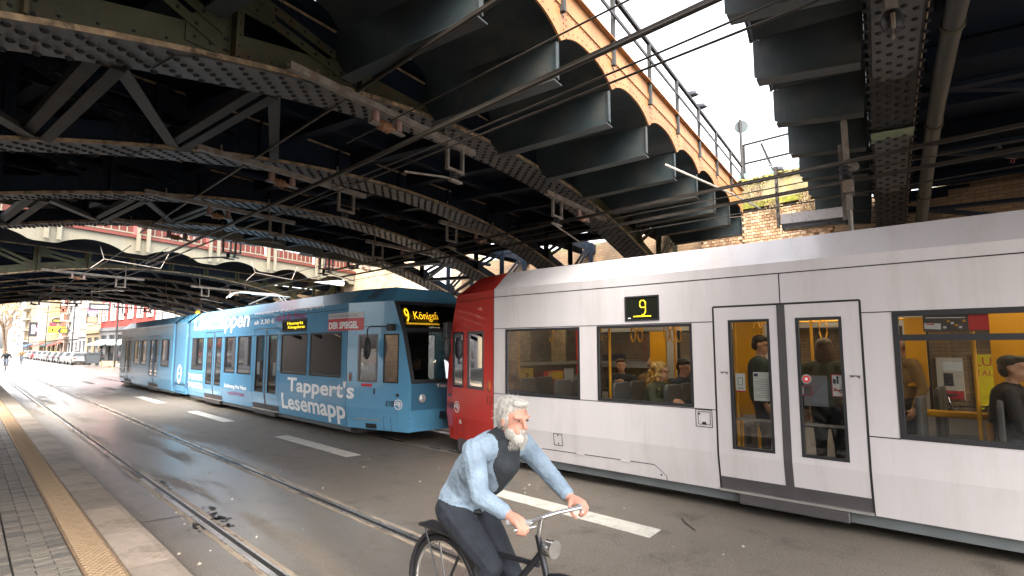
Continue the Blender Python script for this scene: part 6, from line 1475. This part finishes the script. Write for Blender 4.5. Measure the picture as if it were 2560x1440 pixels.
# ------------------------------------------------------------------ bare trees and scrub
bark = mat('bark', (.12, .085, .06), .9, 0, .3, 4, .4, 30); twigs_m = mat('tree_twigs', (.24, .16, .10), .9, 0, .3)
def tree(loc, H, label, seed, spread=.45, lvl=5, name='bare_tree', rt=None, leaf=None):
    q = random.Random(seed); e = empty(name, loc, label=label, cat='tree' if name == 'bare_tree' else 'shrub', group='bare trees and scrub'); tm = MB(); cm = MB(); lf = MB()
    def grow(p, d, L, r, k):
        pts = [p]; n_ = 3
        for i in range(n_): d = (d + Vector((q.uniform(-1, 1), q.uniform(-1, 1), q.uniform(-.3, .6))) * .16).normalized(); p = p + d * L / n_; pts.append(p)
        (tm if k < 2 else cm).tube(pts, [r, r * .9, r * .8, r * .66], 6 if k < 2 else 3, False)
        if k >= lvl:
            if leaf:
                for _ in range(3):
                    c = p + Vector((q.uniform(-.2, .2), q.uniform(-.2, .2), q.uniform(-.2, .2))) * leaf; s = leaf * .12; lf.add([c + Vector((-s, 0, 0)), c + Vector((0, s, s)), c + Vector((s, 0, 0)), c + Vector((0, -s, -s))], [(0, 1, 2, 3)])
            return
        for _ in range(3 if k else 4):
            a = q.uniform(0, 6.28); nd = (d + Vector((math.cos(a), math.sin(a), q.uniform(-.1, .35))) * spread * (1.3 if k else 1)).normalized(); grow(pts[q.choice((2, 3, 3))], nd, L * q.uniform(.62, .82), r * .62, k + 1)
    grow(Vector((0, 0, 0)), Vector((0, 0, 1)), H * .34, rt or H * .022, 0)
    tm.obj('trunk', bark, e, fix=False); cm.obj('crown', twigs_m, e, fix=False, kind='stuff')
    if leaf: lf.obj('leaves', mat('budding_leaf', (.35, .24, .10), .9, 0, .4, 3), e, fix=False, kind='stuff')
    return e
tree((10.2, 250, 0), 27, 'tall bare tree at the far left end of the street', 1, .5, 6, leaf=1.6); tree((11.4, 300, 0), 28, 'second bare tree behind the tall one at the street end', 2, .5, 6, leaf=1.6); tree((8.6, 215, 0), 20, 'smaller bare tree at the left picture edge', 4, .5, 5, leaf=1.4)
for i, (X, y, H) in enumerate(((9.0, 8, 4.0), (10.8, 9, 4.6), (12.4, 7.5, 4.2), (13.6, 10, 4.6), (7.6, 12, 4.4), (11.5, 14, 5))):
    t = B2.t(X, y); p = B2.O + B2.D * t + B2.N * y; tree((p.x, p.y, 5.72), H, ('bare scrub bush on the far bridge just right of the red railcar', 'second bare scrub bush from the railcar on the far bridge', 'bare scrub bush behind the pale lattice gantry', 'bare scrub bush above the cream brick wall', 'bare scrub bush closest behind the railcar end', 'farthest bare scrub bush behind the others on the far bridge')[i], 10 + i, .7, 5, 'scrub_bush', .05, leaf=.8)
# catenary lattice mast of the railway behind the far bridge
for i, X in enumerate((10.2, 13.2)):
    y = 3.2; t = B2.t(X, y); p = B2.O + B2.D * t + B2.N * y; e = empty('lattice_gantry', (p.x, p.y, 5.72), R_(18), label=('pale lattice gantry leaning over the scrub on the far bridge' if i == 0 else 'pale lattice gantry next to the cream brick wall'), cat='gantry')
    lm = mat('gantry_paint', (.50, .40, .24), .6, .1, .1)
    for s in (-1, 1): MB().beam((s * .25, 0, 0), (s * .2, 0, 4.0), .06, .06).obj('mast_leg', lm, e)
    for k in range(6): MB().beam((-.25, 0, .2 + k * .6), (.25, 0, .8 + k * .6), .04, .04).obj('lattice_bar', lm, e)
    MB().beam((-3.2, 0, 1.9 + .8), (1.0, 0, .9), .07, .07).obj('gantry_boom', lm, e); MB().beam((-3.2, 0, 1.7), (1.0, 0, 2.1), .05, .05).obj('gantry_boom', lm, e)
# ------------------------------------------------------------------ people: one continuous skinned body each
skin = mat('skin', (.52, .27, .18), .55, 0, .08, 12); skin2 = mat('skin_rosy', (.58, .28, .20), .55, 0, .1, 12)
def cap_pts(p, q, r0, r1, n=10, m=6):
    """closed tapered capsule as (verts, faces)"""
    p = Vector(p); q = Vector(q); d = (q - p); L = d.length; d = d / max(L, 1e-6); a = d.orthogonal().normalized(); b = d.cross(a); vs = []; fs = []
    prof = [(r0 * math.sin(t), -r0 * math.cos(t)) for t in [math.pi / 2 * i / m for i in range(1, m + 1)]] + [(r1 * math.cos(t), L + r1 * math.sin(t)) for t in [math.pi / 2 * i / m for i in range(0, m)]]
    vs.append(p - d * r0)
    for (r, h) in prof:
        for k in range(n): t = 2 * math.pi * k / n; vs.append(p + d * h + (a * math.cos(t) + b * math.sin(t)) * r)
    vs.append(q + d * r1); e = len(vs) - 1; N = len(prof)
    for k in range(n): fs.append((0, 1 + (k + 1) % n, 1 + k)); fs.append((e, e - n + k, e - n + (k + 1) % n))
    for i in range(N - 1):
        for k in range(n): x = 1 + i * n + k; y = 1 + i * n + (k + 1) % n; fs.append((x, y, y + n, x + n))
    return vs, fs
class Body:
    def __init__(s): s.mb = MB(); s.pr = []
    def limb(s, p, q, r0, r1, mi):
        s.mb.add(*cap_pts(p, q, r0, r1)); s.pr.append((np.array(p, float), np.array(q, float), r0, r1, mi)); return s
    def chain(s, pts, rs, mi):
        for a, b, ra, rb in zip(pts[:-1], pts[1:], rs[:-1], rs[1:]): s.limb(a, b, ra, rb, mi)
        return s
    def ell(s, c, r, mi, rot=None):
        m = MB(); m.ball((0, 0, 0), r, 14, 10); M = rot or Matrix.Identity(3)
        s.mb.add([tuple(M @ Vector(v) + Vector(c)) for v in m.v], m.f)
        ax = np.argmax(r); d = np.zeros(3); d[ax] = max(0, r[ax] - sorted(r)[1]); d = np.array(M) @ d; c = np.array(c, float); rr = sorted(r)[1]
        s.pr.append((c - d, c + d, rr, rr, mi)); return s
    def build(s, mats, parent, voxel=.012, smooth=3, name='body'):
        me = s.mb.mesh('body_raw', mats); o = bpy.data.objects.new('body_raw', me); C.objects.link(o)
        rm = o.modifiers.new('r', 'REMESH'); rm.mode = 'VOXEL'; rm.voxel_size = voxel; rm.use_smooth_shade = True
        sm = o.modifiers.new('s', 'SMOOTH'); sm.iterations = smooth; sm.factor = .5
        bpy.context.view_layer.update()
        out = bpy.data.meshes.new_from_object(o.evaluated_get(bpy.context.evaluated_depsgraph_get()))
        bpy.data.objects.remove(o); bpy.data.meshes.remove(me)
        n = len(out.polygons); ce = np.zeros(n * 3); out.polygons.foreach_get('center', ce); ce = ce.reshape(-1, 3)
        best = np.full(n, 1e9); mi = np.zeros(n, dtype=np.int32)
        for (p, q, r0, r1, k) in s.pr:
            d = q - p; L2 = d @ d; t = np.clip(((ce - p) @ d) / L2, 0, 1) if L2 > 1e-12 else np.zeros(n)
            D = np.linalg.norm(ce - (p + t[:, None] * d), axis=1) - (r0 + (r1 - r0) * t)
            u = D < best; best[u] = D[u]; mi[u] = k
        out.materials.clear()
        for m_ in mats: out.materials.append(m_)
        out.polygons.foreach_set('material_index', mi); out.polygons.foreach_set('use_smooth', [True] * n); out.update(); out.name = name
        ob = bpy.data.objects.new(name, out); C.objects.link(ob); ob.parent = parent; return ob
def V(*a): return Vector(a)
def head(b, hc, f, mi_skin, s=1.0, jaw=True):
    """head centre hc, facing unit vector f (horizontal-ish)"""
    f = Vector(f).normalized(); up = Vector((0, 0, 1)); r = f.cross(up).normalized(); up = r.cross(f); M = Matrix((r, f, up)).transposed(); hc = Vector(hc)
    def L(x, y, z): return hc + (r * x + f * y + up * z) * s
    b.ell(L(0, -.012, .03), (.076 * s, .095 * s, .092 * s), mi_skin, M); b.ell(L(0, .012, -.045), (.060 * s, .072 * s, .075 * s), mi_skin, M)
    b.limb(L(0, .088, .015), L(0, .108, -.025), .009 * s, .014 * s, mi_skin); b.limb(L(-.028, .078, -.062), L(.028, .078, -.062), .010 * s, .010 * s, mi_skin)
    b.limb(L(0, .068, -.098), L(0, .07, -.095), .022 * s, .022 * s, mi_skin)
    for sx in (-1, 1): b.ell(L(sx * .079, -.01, -.005), (.012 * s, .022 * s, .032 * s), mi_skin, M); b.limb(L(sx * .015, .082, .030), L(sx * .05, .070, .030), .012 * s, .011 * s, mi_skin)
    return L, M, r, f, up
def eyes(L, s, parent, glasses=False):
    s = s * .8
    for sx in (-1, 1): MB().ball(tuple(L(sx * .032, .083, .012)), (.010 * s, .006 * s, .007 * s), 8, 6).obj('eye', mat('eye_dark', (.02, .015, .012), .2), parent, smooth=True)
    if glasses:
        m = MB()
        for sx in (-1, 1):
            k = 14; m.tube([tuple(L(sx * .034 + .026 * math.cos(2 * math.pi * i / k), .102, .010 + .020 * math.sin(2 * math.pi * i / k))) for i in range(k + 1)], .0025 * s, 5); m.tube([tuple(L(sx * .06, .10, .012)), tuple(L(sx * .082, 0, .012))], .0022 * s, 5)
        m.tube([tuple(L(-.008, .104, .012)), tuple(L(.008, .104, .012))], .0022 * s, 5); m.obj('glasses', dark_metal, parent)
def hand(b, w, d, n, side, mi, s=1.0, curl=.9):
    """w wrist point, d unit direction of the palm, n palm normal (down side), fingers curl towards n"""
    d = Vector(d).normalized(); n = Vector(n); n = (n - d * n.dot(d)).normalized(); a = d.cross(n) * side
    w = Vector(w); pc = w + d * .05 * s
    b.chain([w, w + d * .045 * s + a * .012 * s, w + d * .085 * s + a * .018 * s], [.026 * s, .026 * s, .022 * s], mi); b.chain([w, w + d * .045 * s - a * .014 * s, w + d * .085 * s - a * .022 * s], [.026 * s, .025 * s, .020 * s], mi)
    for i, (o, L, r) in enumerate(((.034, .070, .0092), (.012, .080, .0095), (-.011, .074, .0092), (-.032, .058, .0085))):
        p = w + d * .095 * s + a * o * s; pts = [p]; ang = .25
        for k, l in enumerate((.45, .32, .27)):
            ang += curl * (.75 if k else .35); p = p + (d * math.cos(ang) + n * math.sin(ang)) * L * l * s; pts.append(p)
        b.chain(pts, [r * s, r * s, r * .95 * s, r * .85 * s], mi)
    p = w + d * .03 * s + a * .030 * s
    b.chain([p, p + (d * .5 + a * .6 + n * .45) * .045 * s, p + (d * .95 + a * .55 + n * 1.0) * .05 * s, p + (d * 1.35 + a * .2 + n * 1.5) * .05 * s], [.014 * s, .0115 * s, .0105 * s, .0085 * s], mi)
# ---- the cyclist and the bicycle (heading -Y, i.e. towards the right of the picture)
CX_, CY_ = 2.38, 2.62
cy = empty('person', (CX_, CY_, 0), label='cyclist with white hair and beard in light denim jacket riding past the white tram', cat='person')
denim = mat('denim_light', (.23, .30, .37), .85, 0, .28, 7, .8, 22, dirt=(.13, .18, .24), dscale=14, damt=.4, stretch=(1, 1, 1.6)); scarf = mat('dark_vest', (.022, .026, .03), .85, 0, .3, 8); trous = mat('dark_trousers', (.014, .018, .026), .85, 0, .3, 6, .6, 20); shoe = mat('shoe_black', (.02, .018, .016), .6)
mats_c = [skin2, denim, scarf, trous, shoe]
b = Body()
# local frame: forward = -Y ; his right side is -X (towards the camera)
hip = V(0, .29, .95); sh = V(0, -.08, 1.36); neck = V(0, -.125, 1.41); hd = V(0, -.195, 1.515)
b.ell(hip, (.165, .14, .13), 3); b.ell(hip + V(0, -.03, .05), (.178, .15, .12), 1); b.chain([hip + V(0, -.03, .06), V(0, .15, 1.15), V(0, .0, 1.28)], [.145, .155, .16], 1)
b.ell(V(0, .05, 1.23), (.19, .135, .20), 1, Matrix.Rotation(R_(42), 3, 'X')); b.chain([V(-.14, -.06, 1.345), V(.14, -.06, 1.345)], [.085, .085], 1)
b.chain([V(0, .01, 1.16), V(0, -.10, 1.26), V(0, -.13, 1.35)], [.115, .105, .085], 2)        # dark front of the open jacket
b.chain([V(0, -.07, 1.375), V(0, -.13, 1.425)], [.095, .075], 2); b.chain([neck, hd + V(0, .02, -.06)], [.055, .052], 0)
hl = {}
HB = {-1: V(-.25, -.50, 1.035), 1: V(.25, -.50, 1.035)}
for s in (-1, 1):
    S = V(s * .20, -.06, 1.345); E = V(s * .30, -.23, 1.14); Wp = HB[s] + V(0, .095, .028)
    b.chain([S, E, Wp + (E - Wp) * .18], [.072, .056, .044], 1); b.chain([E + (Wp - E) * .75, Wp], [.034, .028], 0); b.ell(Wp + (E - Wp) * .2, (.045, .045, .045), 1)
    hand(b, Wp, (0, -1, -.22), (0, -.15, -1), -s, 0, 1.0, 1.15)
    up = s < 0
    H = hip + V(s * .10, -.02, -.02); K = V(s * .12, -.13, .70) if up else V(s * .12, -.06, .56); A = V(s * .115, .02, .33) if up else V(s * .115, .10, .15)
    b.chain([H, H + (K - H) * .5, K], [.105, .092, .066], 3); b.chain([K, K + (A - K) * .4, A], [.066, .060, .042], 3); b.chain([A + V(0, .03, -.035), A + V(0, -.14, -.06)], [.042, .036], 4)
L, M, r_, f_, u_ = head(b, hd, (-.10, -1, -.10), 0)
bodyc = b.build(mats_c, cy, .0072, 3)
whair = mat('white_hair', (.62, .58, .52), .85, 0, .35, 60, 1.0, 160, stretch=(1, 1, .4))
def hair_shell(L, M, parent, m_, parts, voxel=.008, name='hair'):
    h = Body()
    for (c, r) in parts: h.ell(L(*c), r, 0, M)
    return h.build([m_], parent, voxel, 2, name)
hair_shell(L, M, cy, whair, [((0, -.03, .062), (.086, .10, .075)), ((0, -.065, .01), (.088, .065, .085)), ((.06, -.03, .02), (.03, .06, .06)), ((-.06, -.03, .02), (.03, .06, .06)), ((0, .045, .105), (.06, .045, .025))])
hair_shell(L, M, cy, whair, [((0, .062, -.098), (.052, .042, .048)), ((.045, .02, -.07), (.022, .045, .04)), ((-.045, .02, -.07), (.022, .045, .04)), ((0, .085, -.048), (.032, .014, .012))], .007, 'beard'); eyes(L, 1, cy)
q = random.Random(11); m = MB()
for i in range(1500):
    th = math.acos(q.uniform(-.75, 1)); ph = q.uniform(0, 2 * math.pi); n_ = V(math.sin(th) * math.cos(ph), math.sin(th) * math.sin(ph), math.cos(th))
    if n_.y > .45 and n_.z < .62: continue
    c = V(n_.x * .088, n_.y * .108 - .03, n_.z * .10 + .036); d = (n_ * .55 + V(q.uniform(-.5, .5), -.55 + q.uniform(-.4, .4), -.35 + q.uniform(-.3, .3))).normalized(); ln = q.uniform(.018, .045); w = d.cross(n_).normalized() * .0011
    a, b_, e_ = c - w, c + w, c + d * ln
    m.add([tuple(L(*a)), tuple(L(*b_)), tuple(L(*e_))], [(0, 1, 2)])
for i in range(700):
    x = q.uniform(-.055, .055); z = q.uniform(-.15, -.055); y = .085 - abs(x) * .9 - max(0, -.11 - z) * .3 + q.uniform(-.01, .012); c = V(x, y, z); d = V(x * 3 + q.uniform(-.4, .4), .35, -1).normalized(); w = V(.0011, 0, 0)
    m.add([tuple(L(*(c - w))), tuple(L(*(c + w))), tuple(L(*(c + d * q.uniform(.015, .03))))], [(0, 1, 2)])
m.obj('hair_strands', whair, cy, kind='stuff', fix=False)
# collar, placket and cuffs of the jacket
def bicycle(loc, rz, label, light=True):
    e = empty('bicycle', loc, rz, label=label, cat='bicycle')
    fm_ = mat('bike_frame', (.03, .03, .035), .35, .4, .1); chrome = mat('bike_chrome', (.6, .58, .56), .2, .9, .05)
    for y in (-.62, .46):
        m = MB(); k = 32; m.tube([(0, y + .335 * math.cos(2 * math.pi * i / k), .35 + .335 * math.sin(2 * math.pi * i / k)) for i in range(k + 1)], .018, 8, False); w_ = m.obj('wheel', black_rub, e, smooth=True)
        m = MB(); m.tube([(0, y + .312 * math.cos(2 * math.pi * i / k), .35 + .312 * math.sin(2 * math.pi * i / k)) for i in range(k + 1)], .010, 6, False); m.obj('rim', chrome, w_, smooth=True)
        m = MB()
        for i in range(18): a = 2 * math.pi * i / 18; m.tube([(.02 * (-1) ** i, y, .35), (0, y + .31 * math.cos(a), .35 + .31 * math.sin(a))], .0016, 3, False)
        m.lathe([(.022, -.05), (.022, .05)], (0, y, .35), 'x', 10); m.obj('spokes', chrome, w_, kind='stuff')
        m = MB(); m.tube([(0, y + .375 * math.cos(t), .35 + .375 * math.sin(t)) for t in [math.pi * (.0 + 1.0 * i / 16) for i in range(17)]], .022, 6); m.obj('mudguard', fm_, e, smooth=True)
    bb = (0, .06, .30); hd_ = (0, -.40, .80); st_ = (0, .22, .78)
    m = MB()
    for p, q, r in ((bb, hd_, .02), (bb, st_, .017), ((0, -.385, .74), (0, .2, .70), .016), (bb, (0, .46, .35), .012), (st_, (0, .46, .35), .010), ((0, -.38, .90), (0, -.47, .62), .018)): m.tube([p, q], r, 8)
    for s in (-.05, .05): m.tube([(s * .6, -.47, .62), (s, -.62, .35)], .012, 6)
    m.obj('frame', fm_, e, smooth=True)
    MB().tube([(0, .22, .78), (0, .25, .90)], .014, 8).obj('seat_post', chrome, e, smooth=True)
    m = MB(); m.ball((0, .30, .92), (.085, .13, .035), 12, 8); m.ball((0, .18, .92), (.035, .09, .025), 10, 6); m.obj('saddle', black_rub, e, smooth=True)
    m = MB(); m.tube([(-.27, -.44, 1.035), (-.2, -.52, 1.035), (-.08, -.46, 1.02), (0, -.41, 1.0), (.08, -.46, 1.02), (.2, -.52, 1.035), (.27, -.44, 1.035)], .0125, 8); m.tube([(0, -.41, 1.0), (0, -.385, .88)], .014, 8); m.obj('handlebar', chrome, e, smooth=True)
    for s in (-1, 1): MB().tube([(s * .20, -.522, 1.036), (s * .285, -.425, 1.034)], .017, 8).obj('grip', mat('grip_grey', (.28, .28, .29), .6), e, smooth=True); MB().tube([(s * .19, -.55, 1.02), (s * .27, -.47, 1.0)], .006, 6).obj('brake_lever', chrome, e)
    m = MB(); m.lathe([(.03, -.09), (.05, -.09), (.045, -.03), (.02, 0)], (0, -.42, .85), 'y', 14); m.obj('front_lamp', chrome, e, smooth=True)
    m = MB(); m.lathe([(.09, -.008), (.09, .008)], (-.05, .06, .30), 'x', 20); m.obj('chainring', chrome, e)
    m = MB(); m.tube([(-.06, .06, .30), (-.09, -.02, .42), (-.16, -.02, .42)], .011, 6); m.tube([(.06, .06, .30), (.09, .14, .18), (.16, .14, .18)], .011, 6); m.obj('crank', chrome, e)
    for s, y, z in ((-.13, -.02, .42), (.13, .14, .18)): MB().box(s - .05, s + .05, y - .045, y + .045, z - .012, z + .012).obj('pedal', black_rub, e)
    m = MB(); m.box(-.06, .06, .3, .68, .735, .75); m.tube([(.05, .62, .74), (.02, .47, .36)], .006, 5); m.tube([(-.05, .62, .74), (-.02, .47, .36)], .006, 5); m.obj('luggage_rack', fm_, e)
    return e
bk = bicycle((CX_, CY_, .003), 0, 'city bicycle with chrome handlebar ridden by the white-haired cyclist')
b2_ = copy_tree(bk); b2_['label'] = 'bicycle parked against the poster wall behind the white tram'; b2_.location = (13.55, 1.75, .13); b2_.rotation_euler = (0, R_(5), 0); b2_['group'] = 'bicycles'; bk['group'] = 'bicycles'
# ---- passengers
def person(loc, rz, pose, mats, label, hairm, hair='short', glasses=False, s=1.0, hands=None, lean=0, headturn=(0, 1, 0), voxel=.014, group=None, bag=None):
    """mats: skin, top, trousers, shoes. local forward +y"""
    e = empty('person', loc, rz, label=label, cat='person', group=group); e.scale = (s, s, s)
    b = Body()
    if pose in ('stand', 'walk'):
        hz = .93; b.ell((0, 0, hz), (.165, .12, .12), 2); b.chain([(0, 0, hz + .05), (0, -.01, 1.15), (0, .0, 1.33)], [.14, .145, .15], 1); b.ell((0, 0, 1.25), (.19, .13, .2), 1); b.chain([(-.13, 0, 1.40), (.13, 0, 1.40)], [.08, .08], 1); b.chain([(0, 0, 1.42), (0, .02, 1.52)], [.06, .052], 0)
        for sx in (-1, 1):
            st = (.22 * sx if pose == 'walk' else .03 * sx); b.chain([(sx * .09, 0, hz - .03), (sx * .095, st * .6 + .03, .50), (sx * .095, st, .09)], [.10, .066, .046], 2); b.chain([(sx * .095, st - .03, .045), (sx * .10, st + .13, .04)], [.045, .038], 3)
            h = (hands or {}).get(sx)
            S = V(sx * .205, 0, 1.39)
            if h is None: E = V(sx * .25, -.06 - .1 * sx * (pose == 'walk'), 1.11); Wr = V(sx * .25, .06 - .16 * sx * (pose == 'walk'), .88)
            else: Wr = V(*h); mid = (S + Wr) / 2; E = mid + V(sx * .10, -.06, -.10)
            b.chain([S, E, E + (Wr - E) * .8], [.068, .052, .042], 1); b.chain([E + (Wr - E) * .7, Wr], [.030, .027], 0); hand(b, Wr, (Wr - E), (-sx, .2, 0), sx, 0, 1, .6)
        hc = V(0, .035, 1.62)
    else:
        hz = .50; b.ell((0, 0, hz + .03), (.17, .14, .11), 2); b.chain([(0, -.02, hz + .08), (0, -.03, .75), (0, .0 + lean, .95)], [.145, .145, .15], 1); b.ell((0, lean * .7, .85), (.19, .13, .2), 1); b.chain([(-.13, lean, 1.0), (.13, lean, 1.0)], [.08, .08], 1); b.chain([(0, lean, 1.02), (0, lean + .03, 1.12)], [.06, .052], 0)
        for sx in (-1, 1):
            b.chain([(sx * .09, .02, hz), (sx * .11, .42, hz + .02), (sx * .11, .42, .10)], [.10, .07, .046], 2); b.chain([(sx * .11, .40, .05), (sx * .11, .56, .04)], [.044, .038], 3)
            h = (hands or {}).get(sx); S = V(sx * .205, lean, .99)
            Wr = V(*h) if h else V(sx * .14, .30, .60); mid = (S + Wr) / 2; E = mid + V(sx * .10, -.08, -.09)
            b.chain([S, E, E + (Wr - E) * .8], [.068, .052, .042], 1); b.chain([E + (Wr - E) * .7, Wr], [.030, .027], 0); hand(b, Wr, (Wr - E), (-sx, .2, -.4), sx, 0, 1, .7)
        hc = V(0, lean + .05, 1.22)
    L, M, r, f, u = head(b, hc, headturn, 0); b.build(mats, e, voxel, 3)
    P = {'short': [((0, -.03, .055), (.085, .10, .075)), ((0, -.065, .0), (.085, .06, .085)), ((0, .05, .09), (.065, .045, .03))],
         'long': [((0, -.03, .055), (.09, .105, .08)), ((0, -.07, -.05), (.10, .065, .15)), ((.07, -.02, -.06), (.035, .07, .13)), ((-.07, -.02, -.06), (.035, .07, .13))],
         'bald': [((0, -.07, .0), (.084, .05, .06)), ((.07, -.03, 0), (.018, .05, .04)), ((-.07, -.03, 0), (.018, .05, .04))]}
    if hair == 'curly':
        q = random.Random(3); parts = [((0, -.03, .06), (.09, .10, .08))]
        for i in range(110):
            a = q.uniform(0, 6.28); z = q.uniform(-.27, .10); rr = .092 + .03 * (z < 0) + q.uniform(-.01, .02); y = rr * math.sin(a) - .035
            if y > .045 and z < .07: continue
            parts.append(((rr * math.cos(a), y, z), (.024, .024, .03)))
        hair_shell(L, M, e, hairm, parts, .009)
    elif hair: hair_shell(L, M, e, hairm, P[hair], .010)
    eyes(L, 1, e, glasses)
    return e
def cl(n, c): return mat('cloth_' + n, c, .85, 0, .2, 6, .2, 60)
hdk = mat('hair_dark', (.018, .013, .010), .6, 0, .3, 30, .3, 120); hbl = mat('hair_blonde', (.42, .24, .07), .6, 0, .35, 25, .5, 90); hbr = mat('hair_brown', (.09, .045, .02), .6, 0, .3, 30, .3, 120); hgr = mat('hair_grey', (.35, .32, .29), .7, 0, .2, 30)
blkc = cl('black', (.015, .016, .02)); navy = cl('navy', (.02, .028, .045)); olive = cl('olive', (.05, .055, .03)); brownc = cl('brown', (.20, .115, .045)); jeans = cl('jeans', (.06, .08, .12)); greyc = cl('grey', (.13, .13, .14)); greenb = cl('dark_green', (.02, .035, .03))
def W2(u, w, z=.36): p = TW.matrix_basis @ Vector((w, u, z)); return tuple(p)
bpy.context.view_layer.update()
RW = R_(3.51)
grp = 'passengers in the white tram'
# heading along -u (towards the right of the picture) is rz = RW + 180deg
person(W2(.28, .38, .40), RW + math.pi, 'sit', [skin, olive, jeans, shoe], 'curly blonde passenger with glasses seated at the second window', hbl, 'curly', True, 1.0, {1: (.05, .30, .82), -1: (-.10, .34, .78)}, .06, (.0, 1, -.12), group=grp)
person(W2(.20, .90, .42), RW + math.pi, 'sit', [skin, navy, jeans, shoe], 'dark-haired passenger beside the blonde one, looking down', hdk, 'short', False, 1.02, {1: (.06, .34, .72), -1: (-.08, .36, .70)}, .08, (.25, 1, -.3), group=grp)
person(W2(1.62, 1.75, .42), RW + math.pi * .6, 'sit', [skin, navy, jeans, shoe], 'passenger with folded arms on the far seats of the second window', hbr, 'short', False, 1.0, {1: (.05, .2, .95), -1: (-.02, .26, .85)}, .02, (-.4, 1, 0), group=grp)
person(W2(1.05, 1.7, .46), RW + math.pi * .9, 'sit', [skin, brownc, jeans, shoe], 'grey-haired passenger seated behind the blonde curls', hgr, 'bald', False, 1.0, None, .02, (.3, 1, 0), group=grp)
person(W2(-1.02, .78, .36), RW + math.pi * 1.1, 'stand', [skin, greenb, blkc, shoe], 'standing passenger with curly dark hair in the left door leaf', hdk, 'short', False, 1.0, {-1: (-.3, .25, 1.3)}, 0, (.3, 1, -.2), group=grp)
person(W2(-1.86, .50, .36), RW - math.pi * .5, 'stand', [skin, olive, blkc, shoe], 'standing passenger in dark olive jacket seen from behind in the right door leaf', hbr, 'long', False, .97, {1: (.25, .3, 1.2)}, 0, (.2, 1, 0), group=grp)
person(W2(-2.50, 1.35, .36), RW + math.pi * .2, 'stand', [skin, brownc, blkc, shoe], 'standing passenger in brown coat behind the last window', hgr, 'bald', False, 1.0, {1: (.2, .3, 1.5)}, 0, (.2, 1, -.1), group=grp)
person(W2(-3.45, .50, .46), RW + math.pi, 'sit', [skin, blkc, jeans, shoe], 'seated passenger with dark hair at the right edge of the last window', hdk, 'short', False, 1.05, None, .0, (.3, 1, 0), group=grp)
grp = 'passengers in the blue tram'
person((6.05 + .5, 12.75, .42), math.pi, 'sit', [skin, navy, jeans, shoe], 'dark-haired passenger seated at the blue tram window next to the cab', hdk, 'short', False, 1.0, None, .05, group=grp, voxel=.018)
person((6.05 + 1.1, 12.35, .42), 0.2, 'sit', [skin, blkc, jeans, shoe], 'passenger facing backwards beside the cab end of the blue tram', hdk, 'long', False, 1.0, {1: (.1, .2, .95)}, .05, group=grp, voxel=.018)
person((6.05 + .7, 14.2, .42), math.pi, 'sit', [skin, greyc, jeans, shoe], 'passenger in grey in the window behind the side display', hbr, 'short', False, 1.0, None, .05, group=grp, voxel=.018)
person((6.05 + 1.3, 10.7, .36), math.pi, 'sit', [skin, navy, jeans, shoe], 'driver in navy in the blue tram cab', hgr, 'short', False, 1.0, {1: (.2, .4, .8), -1: (-.2, .4, .8)}, .05, group=grp, voxel=.018)
# ---- people in the street
grp = 'people in the far street'
person((11.3, 79, .12), 1.2, 'walk', [skin, blkc, blkc, shoe], 'pedestrian in long black coat beside the refuse bin', hdk, 'long', False, 1.0, voxel=.03, group=grp)
person((10.75, 93.5, .12), 2.5, 'stand', [skin, navy, blkc, shoe], 'pedestrian in dark jacket standing between the parked cars', hdk, 'short', False, 1.0, voxel=.03, group=grp)
for i, (x, y, lab, c) in enumerate(((2.75, 66, 'cyclist in black riding at the far left edge of the street', blkc), (5.0, 88, 'cyclist in brown riding in front of the red parked car', brownc))):
    person((x, y, .40), math.pi, 'sit', [skin, c, jeans, shoe], lab, hbr, 'short', False, 1.0, {1: (.25, .48, .66), -1: (-.25, .48, .66)}, .18, voxel=.03, group=grp)
    k = copy_tree(bk); k.location = (x, y, .003); k.rotation_euler = (0, 0, 0); k['label'] = 'bicycle under the far %s' % ('cyclist in black', 'cyclist in brown')[i]
